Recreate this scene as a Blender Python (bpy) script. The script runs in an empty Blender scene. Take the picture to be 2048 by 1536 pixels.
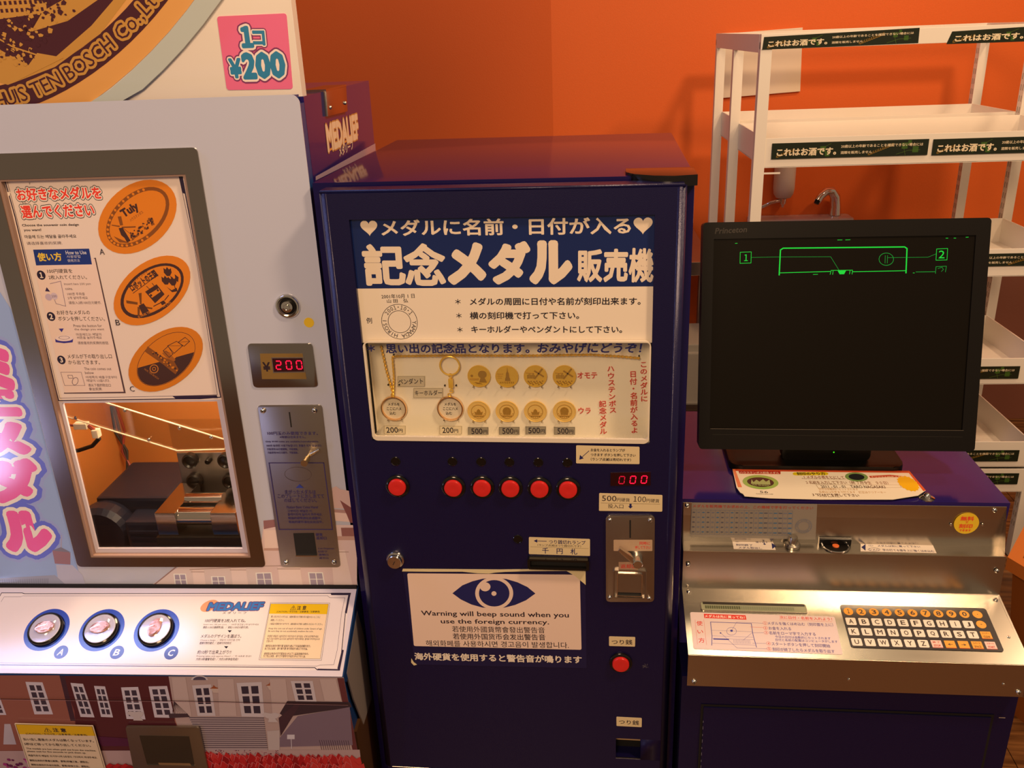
import bpy, bmesh, math, random
from mathutils import Vector, Matrix
random.seed(7)
sc = bpy.context.scene
# ---------------------------------------------------------------- camera, world, lights, exposure
cam = bpy.data.cameras.new('camera'); co = bpy.data.objects.new('camera', cam); sc.collection.objects.link(co)
cam.sensor_width = 36; cam.lens = 36*1765.7/2048; cam.clip_start = .02; cam.clip_end = 50
_m = Matrix([[0.99363, -0.004873, 0.112588], [0.106385, 0.370158, -0.922857], [-0.037178, 0.928956, 0.368319]]).to_4x4(); _m.translation = (0, -1.10, 1.47); co.matrix_world = _m
sc.camera = co
w = bpy.data.worlds.new('world'); sc.world = w; w.use_nodes = True
w.node_tree.nodes['Background'].inputs[0].default_value = (1, .70, .45, 1); w.node_tree.nodes['Background'].inputs[1].default_value = .19
def area(name, loc, tgt, size, power, col, sy=None, spread=180):
    l = bpy.data.lights.new(name, 'AREA'); l.energy = power; l.color = col; l.size = size
    if sy: l.shape = 'RECTANGLE'; l.size_y = sy
    else: l.shape = 'DISK'
    l.spread = math.radians(spread)
    o = bpy.data.objects.new(name, l); sc.collection.objects.link(o); o.location = loc
    o.rotation_euler = (Vector(tgt)-Vector(loc)).to_track_quat('-Z', 'Y').to_euler(); return o
WARM = (1, .66, .38)
area('assumed_ceiling_lamp', (1.1, -.75, 2.9), (.3, .6, .9), .30, 32, WARM)  # out of view; assumed from the warm light falling from the front right
area('assumed_ceiling_lamp', (-.4, -2.4, 2.5), (-.1, .2, .9), .8, 34, WARM)  # out of view; added low in front to brighten the upright faces
area('assumed_downlight', (.50, .98, 2.75), (.35, .2, .6), .15, 5, (1, .72, .42))  # out of view; assumed from the highlight on the keyboard steel
area('assumed_downlight', (.70, .93, 2.75), (.5, .2, .6), .12, 1.6, (1, .72, .42))  # second unseen lamp, assumed from the same keyboard highlights
area('assumed_downlight', (1.85, .75, 2.9), (.5, 2.2, 1.2), .22, 15, WARM)  # unseen lamp added to light the orange wall from the right
area('assumed_cool_tube_lamp', (-2.05, -.30, 2.5), (-.6, 0, .8), .12, 8, (.42, .50, 1), 1.2)  # unseen tube, assumed from the cool glare on the control panel
area('assumed_glare_lamp', (-1.95, -1.45, .24), (-.93, 0, .9), .07, 1.6, (.55, .58, 1), .26)  # assumed lamp out of view, placed to give the silver door's glare streak
sc.view_settings.view_transform = 'Standard'; sc.view_settings.look = 'None'; sc.view_settings.gamma = 1
sc.view_settings.use_curve_mapping = False; sc.view_settings.exposure = .30
# ---------------------------------------------------------------- materials
def lin(h):
    if isinstance(h, str):
        h = h.lstrip('#'); h = [int(h[i:i+2], 16)/255 for i in (0, 2, 4)]
    return tuple(((x/12.92) if x <= .04045 else ((x+.055)/1.055)**2.4) for x in h)
MATS = {}
def mat(name, col, rough=.5, metal=0, bump=None, emit=None, coat=0, noise=0, spec=.5):
    if name in MATS: return MATS[name]
    m = bpy.data.materials.new(name); m.use_nodes = True; nt = m.node_tree; b = nt.nodes['Principled BSDF']
    c = lin(col) if isinstance(col, str) else col
    b.inputs['Base Color'].default_value = (*c, 1); b.inputs['Roughness'].default_value = rough; b.inputs['Metallic'].default_value = metal
    b.inputs['Coat Weight'].default_value = coat; b.inputs['Coat Roughness'].default_value = .05; b.inputs['Specular IOR Level'].default_value = spec
    if emit: b.inputs['Emission Color'].default_value = (*lin(emit[0]), 1); b.inputs['Emission Strength'].default_value = emit[1]
    if bump or noise:
        tc = nt.nodes.new('ShaderNodeTexCoord'); mp = nt.nodes.new('ShaderNodeMapping'); n = nt.nodes.new('ShaderNodeTexNoise')
        nt.links.new(tc.outputs['Object'], mp.inputs[0]); nt.links.new(mp.outputs[0], n.inputs[0])
        sca, st, strch = bump or (8, 0, (1, 1, 1))
        mp.inputs['Scale'].default_value = strch; n.inputs['Scale'].default_value = sca; n.inputs['Detail'].default_value = 3
        if st:
            bp = nt.nodes.new('ShaderNodeBump'); bp.inputs['Strength'].default_value = st; bp.inputs['Distance'].default_value = .001
            nt.links.new(n.outputs[0], bp.inputs['Height']); nt.links.new(bp.outputs[0], b.inputs['Normal'])
        if noise:
            mr = nt.nodes.new('ShaderNodeMapRange'); mr.inputs[3].default_value = max(.02, rough-noise); mr.inputs[4].default_value = rough+noise
            nt.links.new(n.outputs[0], mr.inputs[0]); nt.links.new(mr.outputs[0], b.inputs['Roughness'])
    MATS[name] = m; return m
def clear(name, tint=(1, 1, 1), refl=.10, rough=.02):
    m = bpy.data.materials.new(name); m.use_nodes = True; nt = m.node_tree; nt.nodes.clear()
    o = nt.nodes.new('ShaderNodeOutputMaterial'); x = nt.nodes.new('ShaderNodeMixShader'); t = nt.nodes.new('ShaderNodeBsdfTransparent'); g = nt.nodes.new('ShaderNodeBsdfGlossy')
    t.inputs[0].default_value = (*tint, 1); g.inputs['Roughness'].default_value = rough; x.inputs[0].default_value = refl
    nt.links.new(t.outputs[0], x.inputs[1]); nt.links.new(g.outputs[0], x.inputs[2]); nt.links.new(x.outputs[0], o.inputs[0]); MATS[name] = m; return m
def printmat(name, rough, spec=.5, emit=0):
    m = bpy.data.materials.new(name); m.use_nodes = True; nt = m.node_tree; b = nt.nodes['Principled BSDF']
    a = nt.nodes.new('ShaderNodeAttribute'); a.attribute_name = 'ink'; nt.links.new(a.outputs['Color'], b.inputs['Base Color'])
    b.inputs['Roughness'].default_value = rough; b.inputs['Specular IOR Level'].default_value = spec
    if emit:
        nt.links.new(a.outputs['Color'], b.inputs['Emission Color']); b.inputs['Emission Strength'].default_value = emit
    MATS[name] = m; return m
INK = printmat('printed_ink', .45); INKG = printmat('printed_ink_gloss', .12); LIT = printmat('lit_pixels', .5, .2, .42)
NAVY = mat('navy_powder_coat', (.0064, .0050, .050), .30, .2, (900, .22, (1, 1, 1)))
NAVYTOP = mat('navy_smooth_coat', (.009, .0055, .065), .10, .1, (500, .02, (1, 1, 1)), spec=.32)
PURP = mat('purple_cabinet_paint', (.020, .012, .125), .12, 0, (400, .02, (1, 1, 1)))
BLUE = mat('blue_edge_paint', (.008, .05, .22), .35)
BLACK = mat('black_plastic', (.006, .005, .0045), .38, spec=.25); GAP = mat('black_rubber', (.004, .003, .003), .7)
BLKGLOSS = mat('black_gloss_plastic', (.006, .005, .005), .12)
STEEL = mat('brushed_steel', (.56, .52, .46), .25, 1, (220, .010, (.05, 6, 6)), noise=.03)
STEELV = mat('brushed_steel_plate', (.42, .38, .34), .33, 1, (260, .02, (.05, 6, 6)), noise=.03)
MIRROR = mat('polished_steel_frame', (.40, .36, .33), .14, 1, (3, .03, (1, 1, 1)))
CHROME = mat('chrome', (.75, .73, .70), .10, 1)
GOLD = mat('gold_plate', (1, .66, .10), .28, .45); GOLDM = mat('matte_gold_plate', (.95, .66, .20), .45, .4); GOLDR = mat('gold_relief', (.50, .29, .05), .5, .6); ROSE = mat('rose_gold_plate', (.92, .62, .36), .18, 1)
COPPER = mat('copper_medal', (.90, .42, .24), .25, 1, (90, .6, (1, 1, 1)))
RED = mat('red_button_plastic', (.62, .022, .020), .28); WHITE = mat('white_plastic', (.80, .78, .76), .3)
DOORW = mat('pale_silver_door_paint', (.58, .62, .80), .15, .1, (300, .03, (1, 1, 1)))
SIGNW = mat('cream_sign_board', (.80, .74, .70), .3); FRAMEG = mat('pale_grey_acrylic_ring', (.50, .56, .54), .25)
SHELFW = mat('white_shelf_paint', (.82, .76, .68), .42, 0, (20, .05, (1, 1, 1))); CARD = mat('cream_card', (.74, .66, .52), .6)
BOARDC = mat('cream_display_board', (.92, .85, .70), .7); ORANGE = mat('orange_wall_paint', (.74, .128, .011), .62, 0, (260, .35, (1, 1, 1)))
GLASS = clear('window_glass', (.99, .99, .98), .035); ACRYL = clear('acrylic', (.96, .95, .92), .12, .05)
# ---------------------------------------------------------------- geometry helpers
def obj(name, bm, m, parent=None, smooth=False, loc=None):
    me = bpy.data.meshes.new(name); bmesh.ops.recalc_face_normals(bm, faces=bm.faces); bm.to_mesh(me); bm.free(); me.materials.append(m)
    if smooth:
        for p in me.polygons: p.use_smooth = True
        try: me.set_sharp_from_angle(angle=math.radians(38))
        except Exception: pass
    o = bpy.data.objects.new(name, me); sc.collection.objects.link(o)
    if parent: o.parent = parent
    if loc: o.location = loc
    return o
def empty(name, label, cat, loc=(0, 0, 0), rz=0, group=None):
    o = bpy.data.objects.new(name, None); sc.collection.objects.link(o); o.location = loc; o.rotation_euler = (0, 0, rz)
    o.empty_display_size = .05; tag(o, label, cat, group); return o
def tag(o, label=None, cat=None, group=None, kind=None):
    for k, v in (('label', label), ('category', cat), ('group', group), ('kind', kind)):
        if v: o[k] = v
    return o
class Face:
    def __init__(s, o, u=(1, 0, 0), v=(0, 0, 1)):
        s.o = Vector(o); s.u = Vector(u).normalized(); s.v = Vector(v).normalized(); s.n = s.u.cross(s.v)
    def P(s, u, v, h=0): return s.o+s.u*u+s.v*v+s.n*h
    def up(s, h): return Face(s.o+s.n*h, s.u, s.v)
def box(bm, lo, hi, bev=0):
    vs = [bm.verts.new((x, y, z)) for x in (lo[0], hi[0]) for y in (lo[1], hi[1]) for z in (lo[2], hi[2])]
    fs = [bm.faces.new([vs[i] for i in q]) for q in ((0, 1, 3, 2), (4, 6, 7, 5), (0, 4, 5, 1), (2, 3, 7, 6), (0, 2, 6, 4), (1, 5, 7, 3))]
    if bev: bmesh.ops.bevel(bm, geom=list({e for f in fs for e in f.edges}), offset=bev, segments=2, affect='EDGES', profile=.7)
    return bm
def prism(bm, F, pts, h0, h1, bev=0):
    a = [bm.verts.new(F.P(u, v, h0)) for u, v in pts]; b = [bm.verts.new(F.P(u, v, h1)) for u, v in pts]
    bm.faces.new(a[::-1]); top = bm.faces.new(b); n = len(pts)
    for i in range(n): bm.faces.new((a[i], a[(i+1) % n], b[(i+1) % n], b[i]))
    if bev: bmesh.ops.bevel(bm, geom=list(top.edges), offset=bev, segments=2, affect='EDGES', profile=.7)
    return bm
def ring(bm, F, po, pi, h0, h1):
    n = len(po); L = [[bm.verts.new(F.P(u, v, h)) for u, v in q] for q in (po, pi) for h in (h0, h1)]
    for i in range(n):
        j = (i+1) % n
        for A, B in ((L[0], L[1]), (L[1], L[3]), (L[3], L[2]), (L[2], L[0])): bm.faces.new((A[i], A[j], B[j], B[i]))
    return bm
def lathe(bm, F, u, v, prof, seg=32, cap=True, sx=1):
    R = [[bm.verts.new(F.P(u+r*sx*math.cos(2*math.pi*i/seg), v+r*math.sin(2*math.pi*i/seg), h)) for i in range(seg)] for r, h in prof]
    for A, B in zip(R, R[1:]):
        for i in range(seg): bm.faces.new((A[i], A[(i+1) % seg], B[(i+1) % seg], B[i]))
    if cap: bm.faces.new(R[-1]); bm.faces.new(R[0][::-1])
    return bm
def tube(bm, pts, r, seg=8, closed=False):
    pts = [Vector(p) for p in pts]; n = len(pts); R = []
    for i, p in enumerate(pts):
        a = pts[(i-1) % n] if (closed or i) else p; b = pts[(i+1) % n] if (closed or i < n-1) else p
        t = (b-a).normalized(); x = t.orthogonal() if not R else (px - t*px.dot(t))
        x.normalize(); px = x; y = t.cross(x); rr = r[i] if isinstance(r, (list, tuple)) else r
        R.append([bm.verts.new(p+x*rr*math.cos(2*math.pi*k/seg)+y*rr*math.sin(2*math.pi*k/seg)) for k in range(seg)])
    m = n if closed else n-1
    for i in range(m):
        A, B = R[i], R[(i+1) % n]
        for k in range(seg): bm.faces.new((A[k], A[(k+1) % seg], B[(k+1) % seg], B[k]))
    if not closed: bm.faces.new(R[0][::-1]); bm.faces.new(R[-1])
    return bm
def rr(u0, v0, u1, v1, r, n=5):
    out = []
    for cx, cy, a in ((u1-r, v1-r, 0), (u0+r, v1-r, 90), (u0+r, v0+r, 180), (u1-r, v0+r, 270)):
        out += [(cx+r*math.cos(math.radians(a+90*i/n)), cy+r*math.sin(math.radians(a+90*i/n))) for i in range(n+1)]
    return out
def rq(q, r, n=5):            # quadrilateral with rounded corners
    out = []; N = len(q)
    for i in range(N):
        p = Vector(q[i]); a = (Vector(q[i-1])-p).normalized()*r; b = (Vector(q[(i+1) % N])-p).normalized()*r
        for k in range(n+1):
            t = k/n; out.append(tuple(p+a*(1-t)**2+b*t**2))
    return out
def mid(q): return (sum(p[0] for p in q)/len(q), sum(p[1] for p in q)/len(q))
def shrink(q, d):             # move a convex outline inwards by about d
    c = Vector(mid(q)); return [tuple(Vector(p)+(c-Vector(p)).normalized()*d*1.35) for p in q]
def bb(q): return min(p[0] for p in q), min(p[1] for p in q), max(p[0] for p in q), max(p[1] for p in q)
TXT = {}
try: FONT = bpy.data.fonts.load(bpy.utils.system_resource('DATAFILES')+'/fonts/Noto Sans CJK Regular.woff2')      # the sans serif face that ships with Blender
except Exception: FONT = None
def glyphs(s, bold=0, res=2):  # outline letters from the built-in font; bold > 0 strokes their contour with that half width
    k = (s, bold, res)
    if bold and k not in TXT:
        V, Fc = glyphs(s, 0, res); V = list(V); Fc = list(Fc); cnt = {}; w_ = abs(bold)
        for f in Fc:
            for a, b in zip(f, f[1:]+f[:1]): cnt[(min(a, b), max(a, b))] = cnt.get((min(a, b), max(a, b)), 0)+1
        for (a, b), c in cnt.items():
            if c != 1: continue
            p, q = Vector(V[a]), Vector(V[b]); d = q-p
            if d.length < 1e-6: continue
            d.normalize(); n = Vector((-d.y, d.x)); i = len(V)
            V += [tuple(z) for z in (p+n*w_, p+(n*.7-d*.7)*w_, p-d*w_, p-(n*.7+d*.7)*w_, p-n*w_, q-n*w_, q+(d*.7-n*.7)*w_, q+d*w_, q+(d*.7+n*.7)*w_, q+n*w_)]; Fc.append(tuple(range(i, i+10)))
        TXT[k] = (V, Fc)
    if k not in TXT:
        cu = bpy.data.curves.new('t', 'FONT'); cu.body = s; cu.size = 1; cu.resolution_u = res
        alt = FONT is not None and s.isascii() and '1' in s      # its figure one has a flag, as in the photograph
        if alt: cu.font = FONT
        cu.dimensions = '2D'; cu.fill_mode = 'FRONT'
        o = bpy.data.objects.new('t', cu); me = bpy.data.meshes.new_from_object(o)
        g = 1
        if alt: ys = [v.co.y for v in me.vertices]; g = .72/max(max(ys)-min(ys), 1e-6)
        TXT[k] = ([(v.co.x*g, v.co.y*g) for v in me.vertices], [tuple(p.vertices) for p in me.polygons])
        bpy.data.objects.remove(o); bpy.data.curves.remove(cu); bpy.data.meshes.remove(me)
    return TXT[k]
class Print:                  # flat printed artwork: coloured shapes and lettering laid on one face
    def __init__(s, F, h=.0003): s.F = F; s.h = h; s.v = []; s.f = []; s.c = []
    def add(s, pts, faces, col):
        s.h += .000004; b = len(s.v); s.v += [s.F.P(u, v, s.h) for u, v in pts]; s.f += [tuple(i+b for i in f) for f in faces]
        for j, f in enumerate(faces):
            if len(f) == 10:
                for i in f: s.v[b+i] = s.v[b+i]-s.F.n*(.000002+.0000006*(j % 37))
        s.c += [lin(col)]*len(faces)
    def poly(s, pts, col): s.add(pts, [tuple(range(len(pts)))], col); return s
    def rect(s, u0, v0, u1, v1, col): return s.poly([(u0, v0), (u1, v0), (u1, v1), (u0, v1)], col)
    def ell(s, u, v, ru, rv, col, n=28, a0=0, a1=360):
        return s.poly([(u+ru*math.cos(math.radians(a0+(a1-a0)*i/n)), v+rv*math.sin(math.radians(a0+(a1-a0)*i/n))) for i in range(n if a1-a0 >= 360 else n+1)], col)
    def band(s, po, pi, col):
        n = len(po); s.add(list(po)+list(pi), [(i, (i+1) % n, n+(i+1) % n, n+i) for i in range(n)], col); return s
    def line(s, pts, wd, col, closed=False):
        pts = [Vector(p) for p in pts]; m = len(pts); V = []; Fc = []
        for i in range(m if closed else m-1):
            a, b = pts[i], pts[(i+1) % m]; d = (b-a)
            if d.length < 1e-7: continue
            d.normalize(); nn = Vector((-d.y, d.x))*wd/2; e = d*wd*.35; k = len(V); V += [tuple(a-e+nn), tuple(b+e+nn), tuple(b+e-nn), tuple(a-e-nn)]; Fc.append((k, k+1, k+2, k+3))
        s.add(V, Fc, col); return s
    def text(s, t, p, q, h=None, col='#222222', b=0, sh=0, out=(), res=2):
        ref, _ = glyphs(t, 0, res); x0, y0, x1, y1 = min(a[0] for a in ref), min(a[1] for a in ref), max(a[0] for a in ref), max(a[1] for a in ref)
        if q is None: w_ = h*(x1-x0)/(y1-y0)/2; q = (p[0]+w_, p[1]); p = (p[0]-w_, p[1])
        hk = s.h; p, q = Vector(p), Vector(q); d = q-p; sx = d.length/(x1-x0); d.normalize(); nn = Vector((-d.y, d.x)); sy = (h/(y1-y0)) if h else sx; yc = (y0+y1)/2
        for off, c in list(out)+[(b, col)]:
            V, Fc = glyphs(t, off, res); s.h += .000028
            s.add([tuple(p+d*((x-x0)*sx+(y-yc)*sy*sh)+nn*((y-yc)*sy)) for x, y in V], Fc, c)
        s.h = hk+.000004; return s
    def arrow(s, c, h, col):      # small arrow pointing down
        return s.poly([(c[0]-h*.2, c[1]+h*.5), (c[0]+h*.2, c[1]+h*.5), (c[0]+h*.2, c[1]), (c[0]+h*.45, c[1]), (c[0], c[1]-h*.5), (c[0]-h*.45, c[1]), (c[0]-h*.2, c[1])][::-1], col)
    def vtext(s, t, p, q, wd, col, b=0, out=()):   # vertical writing
        p, q = Vector(p), Vector(q); n = len(t); st = (q-p)/(n)
        s.h += .00003
        for lay in list(out)+[(b, col)]:
            for i, ch in enumerate(t):
                if ch in ' ': continue
                c = p+st*(i+.5); V, Fc = glyphs(ch, lay[0]); R, _ = glyphs(ch, 0); xm = (min(a[0] for a in R)+max(a[0] for a in R))/2; ym = (min(a[1] for a in R)+max(a[1] for a in R))/2
                if ch == '・': pass
                k = wd; up = -st.normalized(); rt = Vector((up.y, -up.x)); sv = st.length
                s.add([tuple(c+rt*(x-xm)*k+up*(y-ym)*sv*.95) for x, y in V], Fc, lay[1])
        return s
    def arc(s, t, cu, cv, r, a0, a1, size, col, b=0, inside=False, ry=None):   # lettering round a circle; a0..a1 in degrees
        n = len(t); s.h += .00003
        for i, ch in enumerate(t):
            if ch in ' \u3000': continue
            a = math.radians(a0+(a1-a0)*(i+.5)/n); V, Fc = glyphs(ch, b); R, _ = glyphs(ch, 0); xm = (min(z[0] for z in R)+max(z[0] for z in R))/2
            up = Vector((math.cos(a), math.sin(a)*((ry or r)/r))).normalized(); c = Vector((cu+r*math.cos(a), cv+(ry or r)*math.sin(a)))
            if inside: up = -up
            rt = Vector((up.y, -up.x)); s.add([tuple(c+rt*(x-xm)*size+up*(y-.35)*size) for x, y in V], Fc, col)
        return s
    def build(s, name, parent, m=None, gain=(1, 1, 1)):
        me = bpy.data.meshes.new(name); me.from_pydata(s.v, [], s.f); me.materials.append(m or INK)
        at = me.color_attributes.new('ink', 'FLOAT_COLOR', 'CORNER'); k = 0
        for p, c in zip(me.polygons, s.c):
            for li in p.loop_indices: at.data[li].color = (*(min(.9, x*g) for x, g in zip(c, gain)), 1)
        o = bpy.data.objects.new(name, me); sc.collection.objects.link(o); o.parent = parent; return o
def plate(name, F, q, th, m, parent, r=0, bev=0, h0=0, label=None):
    o = obj(name, prism(bmesh.new(), F, rq(q, r) if r else q, h0, h0+th, bev), m, parent, smooth=bool(bev))
    if label: o['label'] = label
    return o
def screw(F, p, r, parent, m=CHROME, name='screw', h=0):
    o = obj(name, lathe(bmesh.new(), F, p[0], p[1], [(r, h), (r, h+r*.3), (r*.75, h+r*.65), (r*.3, h+r*.8)], 16), m, parent, True)
    c = bmesh.new(); a = random.uniform(0, 1.5)
    for k in (0, 1):
        d = Vector((math.cos(a+k*1.57), math.sin(a+k*1.57)))*r*.5; n = Vector((-d.y, d.x)).normalized()*r*.1
        prism(c, F, [(p[0]+x, p[1]+y) for x, y in (d+n, -d+n, -d-n, d-n)], h+r*.78, h+r*.84)
    obj('cross_slot', c, GAP, o); return o
SEG = {'0': 'abcdef', '2': 'abged'}
def digits(F, s, p, q, hh, wd, parent, cols, sl=.12):
    p, q = Vector(p), Vector(q)
    for i, ch in enumerate(s):
        c = p+(q-p)*(i/(len(s)-1)); t = hh*.11; w2 = wd/2; h2 = hh/2; bm = bmesh.new()
        seg = {'a': ((-w2, h2), (w2, h2)), 'g': ((-w2, 0), (w2, 0)), 'd': ((-w2, -h2), (w2, -h2)), 'f': ((-w2, 0), (-w2, h2)), 'e': ((-w2, -h2), (-w2, 0)), 'b': ((w2, 0), (w2, h2)), 'c': ((w2, -h2), (w2, 0))}
        for k in SEG[ch]:
            (ax, ay), (bx, by) = seg[k]; d = Vector((bx-ax, by-ay)).normalized(); n = Vector((-d.y, d.x))*t/2; g = d*t*.6
            pp = [Vector((ax, ay))+g+n, Vector((bx, by))-g+n, Vector((bx, by))-g-n, Vector((ax, ay))+g-n]
            prism(bm, F, [(c.x+z.x+sl*z.y, c.y+z.y) for z in pp], .0003, .0008)
        obj('digit', bm, cols[i], parent)
LEDR = mat('red_led', (.3, .0, .01), .4, emit=('#ff1038', 1.6)); LEDD = mat('dim_red_led', (.3, .0, .01), .4, emit=('#c01030', .8))
K1 = '#2a2130'; NB = '#1b1f5e'
# ================================================================ the room
def struct(name, bm, m): o = obj(name, bm, m); o['kind'] = 'structure'; return o
FLOORM = mat('brown_wood_floor', (.16, .065, .022), .35, 0, (5, .3, (1, 14, 1)), noise=.1)
_nt = FLOORM.node_tree; _b = _nt.nodes['Principled BSDF']; _n = [n for n in _nt.nodes if n.type == 'TEX_NOISE'][0]
_r = _nt.nodes.new('ShaderNodeValToRGB'); _r.color_ramp.elements[0].position = .35; _r.color_ramp.elements[0].color = (.07, .025, .008, 1); _r.color_ramp.elements[1].position = .7; _r.color_ramp.elements[1].color = (.26, .11, .035, 1)
_nt.links.new(_n.outputs[0], _r.inputs[0]); _nt.links.new(_r.outputs[0], _b.inputs['Base Color'])
fl = struct('floor', box(bmesh.new(), (-3.2, -2.6, -.12), (3.6, 3.0, -.012)), GAP)
for i in range(46):                                           # floorboards running away from the camera
    x = -3.2+i*.15; y = -2.6-random.random()*1.2
    while y < 2.9:
        y1 = y+1.5+random.random()*.6
        obj('floorboard', box(bmesh.new(), (x+.001, max(y, -2.6), -.012), (x+.149, min(y1, 2.9)-.002, 0)), FLOORM, fl)
        y = y1
cs, sn = math.cos(0.03720), math.sin(0.03720)
def wl(x, y, z): return (x*cs-y*sn, 2.2+x*sn+y*cs, z)
bm = bmesh.new(); v = [bm.verts.new(wl(*p)) for p in ((-.215, 0, 0), (3.6, 0, 0), (3.6, 0, 3.2), (-.215, 0, 3.2), (-.215, .1, 0), (3.6, .1, 0), (3.6, .1, 3.2), (-.215, .1, 3.2))]
for f in ((0, 1, 2, 3), (5, 4, 7, 6), (4, 0, 3, 7), (1, 5, 6, 2), (3, 2, 6, 7), (4, 5, 1, 0)): bm.faces.new([v[i] for i in f])
struct('wall_back', bm, ORANGE)
bm = bmesh.new(); v = [bm.verts.new(wl(*p)) for p in ((-.215, 0, 0), (-3.4, .95, 0), (-3.4, .95, 3.2), (-.215, 0, 3.2), (-.215, .1, 0), (-3.4, 1.05, 0), (-3.4, 1.05, 3.2), (-.215, .1, 3.2))]
for f in ((1, 0, 3, 2), (4, 5, 6, 7), (0, 4, 7, 3), (5, 1, 2, 6), (2, 3, 7, 6), (5, 4, 0, 1)): bm.faces.new([v[i] for i in f])
struct('wall_left', bm, ORANGE)  # slant made up so this stretch of wall takes less light
WF = Face((0, 2.2, 0), (cs, sn, 0))
DADO = mat('brown_wainscot', (.20, .07, .045), .45)
struct('trim_1', prism(bmesh.new(), WF, [(.45, 0), (3.6, 0), (3.6, .62), (.45, .62)], 0, .012), DADO)
struct('ceiling', box(bmesh.new(), (-3.4, 1.2, 3.05), (3.6, 4.2, 3.15)), mat('dim_ceiling', (.35, .3, .26), .8))
# ================================================================ centre: medal vending machine
C = empty('medal_vending_machine', 'dark blue metal medal vending machine between the silver machine and the monitor console', 'vending machine')
FC = Face((0, 0, 0)); FH = Face((0, .006, 0)); FW = Face((0, .035, 0))
bm = box(bmesh.new(), (-.393, .04, .02), (.102, .53, 1.298), .002)
cab = obj('cabinet', bm, NAVYTOP, C, True)
obj('door_gasket', ring(bmesh.new(), Face((0, .0405, 0)), [(-.372, .345), (.088, .345), (.088, 1.289), (-.372, 1.289)], [(-.356, .361), (.072, .361), (.072, 1.275), (-.356, 1.275)], 0, .0125), GAP, C)
# door skin with a window opening and the change opening
wo = [(-.3366,1.2575),(.0517,1.2537),(.0525,.9447),(-.3362,.9386)]
wu0, wu1 = -.3362, .0515; wv0, wv1 = .9445, 1.2565; X0, X1, Z0, Z1 = -.3747, .0905, .344, 1.294
CT = [(.0089,.4256),(.0471,.428),(.0478,.389),(.0091,.3864)]; c0, d0, c1, d1 = bb(CT)
bm = bmesh.new()
def slab(u0, v0, u1, v1): prism(bm, FC, [(u0, v0), (u1, v0), (u1, v1), (u0, v1)], -.028, 0)
slab(X0+.012, wv1, X1-.012, Z1-.004); slab(X0+.012, wv0, wu0, wv1); slab(wu1, wv0, X1-.012, wv1); slab(X0+.012, d1, X1-.012, .925); prism(bm, FC, [(X0+.012, .925), (X1-.012, .925), (X1-.012, wv0), (X0+.012, wv0)], -.004, 0)
slab(X0+.012, d0, c0, d1); slab(c1, d0, X1-.012, d1); slab(X0+.012, Z0, X1-.012, d0)
bmesh.ops.remove_doubles(bm, verts=bm.verts, dist=1e-5)
for x, s in ((X0, 1), (X1, -1)):                              # rounded vertical edges of the door
    prof = [(x+s*.012-s*.012*math.sin(a), .012-.012*math.cos(a)) for a in [i*math.pi/16 for i in range(9)]]+[(x, .028), (x+s*.012, .028)]
    A = [bm.verts.new((p[0], p[1], Z0)) for p in prof]; B = [bm.verts.new((p[0], p[1], Z1-.004)) for p in prof]
    bm.faces.new(A); bm.faces.new(B)
    for i in range(len(prof)): bm.faces.new((A[i], A[(i+1) % len(prof)], B[(i+1) % len(prof)], B[i]))
prism(bm, Face((0, 0, 0)), [(X0+.002, Z1-.004), (X1-.002, Z1-.004), (X1-.004, Z1), (X0+.004, Z1)], -.028, -.0015)
door = obj('door', bm, NAVY, C)
for p in door.data.polygons:
    if abs(p.normal.z) < .01 and p.area < .004: p.use_smooth = True
obj('kick_panel', box(bmesh.new(), (-.372, .012, .03), (.088, .0405, .338)), NAVY, C)
bm = bmesh.new(); tube(bm, [FC.P(-.36, .3455, .001), FC.P(-.30, .3455, .001), FC.P(-.18, .345, .001)], .0008, 6); obj('edge_strip', bm, STEEL, C)
# corner cap
FT = Face((0, 0, 1.298), (1, 0, 0), (0, 1, 0))
q = [(.016, .052), (.026, .034), (.050, .018), (.075, .012), (.1035, .020), (.1035, .084), (.016, .084)]
cc = obj('corner_cap', prism(bmesh.new(), FT, q, -.010, .0035, .001), BLKGLOSS, C, True); cc['label'] = 'glossy black corner cap'
# header sheet
hq = [(-.3378,1.2564),(.0516,1.2522),(.053,1.088),(-.3385,1.0879)]; hu0, hv0, hu1, hv1 = bb(hq); vb = (-.1456,1.1638)[1]
hd = plate('header_panel', FH, [(wu0, hv0), (wu1, hv0), (wu1, wv1), (wu0, wv1)], -.003, CARD, C)
P = Print(FH)
P.rect(wu0, vb, wu1, wv1, '#14265f').rect(wu0, hv0, wu1, vb, '#e9dccb')
CR = '#e6d6c3'
def heart(c, s):
    pts = []
    for i in range(40):
        t = 2*math.pi*i/40; pts.append((c[0]+s*16*math.sin(t)**3/16, c[1]+s*(13*math.cos(t)-5*math.cos(2*t)-2*math.cos(3*t)-math.cos(4*t))/16))
    P.poly(pts, CR)
heart((-.3124,1.2456), .0112); heart((.0374,1.2434), .0118)
P.text('メダルに名前・日付が入る', (-.296,1.2441), (.0219,1.2424), .0205, CR, .025)
for ch, x0, x1, y, hh in (('記', 728, 809, 530, .052), ('念', 810, 890, 529, .053), ('メ', 897, 969, 528, .050), ('ダ', 979, 1058, 525, .053), ('ル', 1060, 1142, 524, .050)): pass
P.text('記', (-.3234,1.1956), (-.2712,1.1951), .0515, CR, .038); P.text('念', (-.2686,1.1954), (-.2176,1.1949), .0525, CR, .036)
P.text('メ', (-.2096,1.1961), (-.1664,1.1956), .048, CR, .070); P.text('ダ', (-.1559,1.1965), (-.108,1.196), .050, CR, .065); P.text('ル', (-.1028,1.1966), (-.0547,1.1961), .049, CR, .070)
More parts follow.
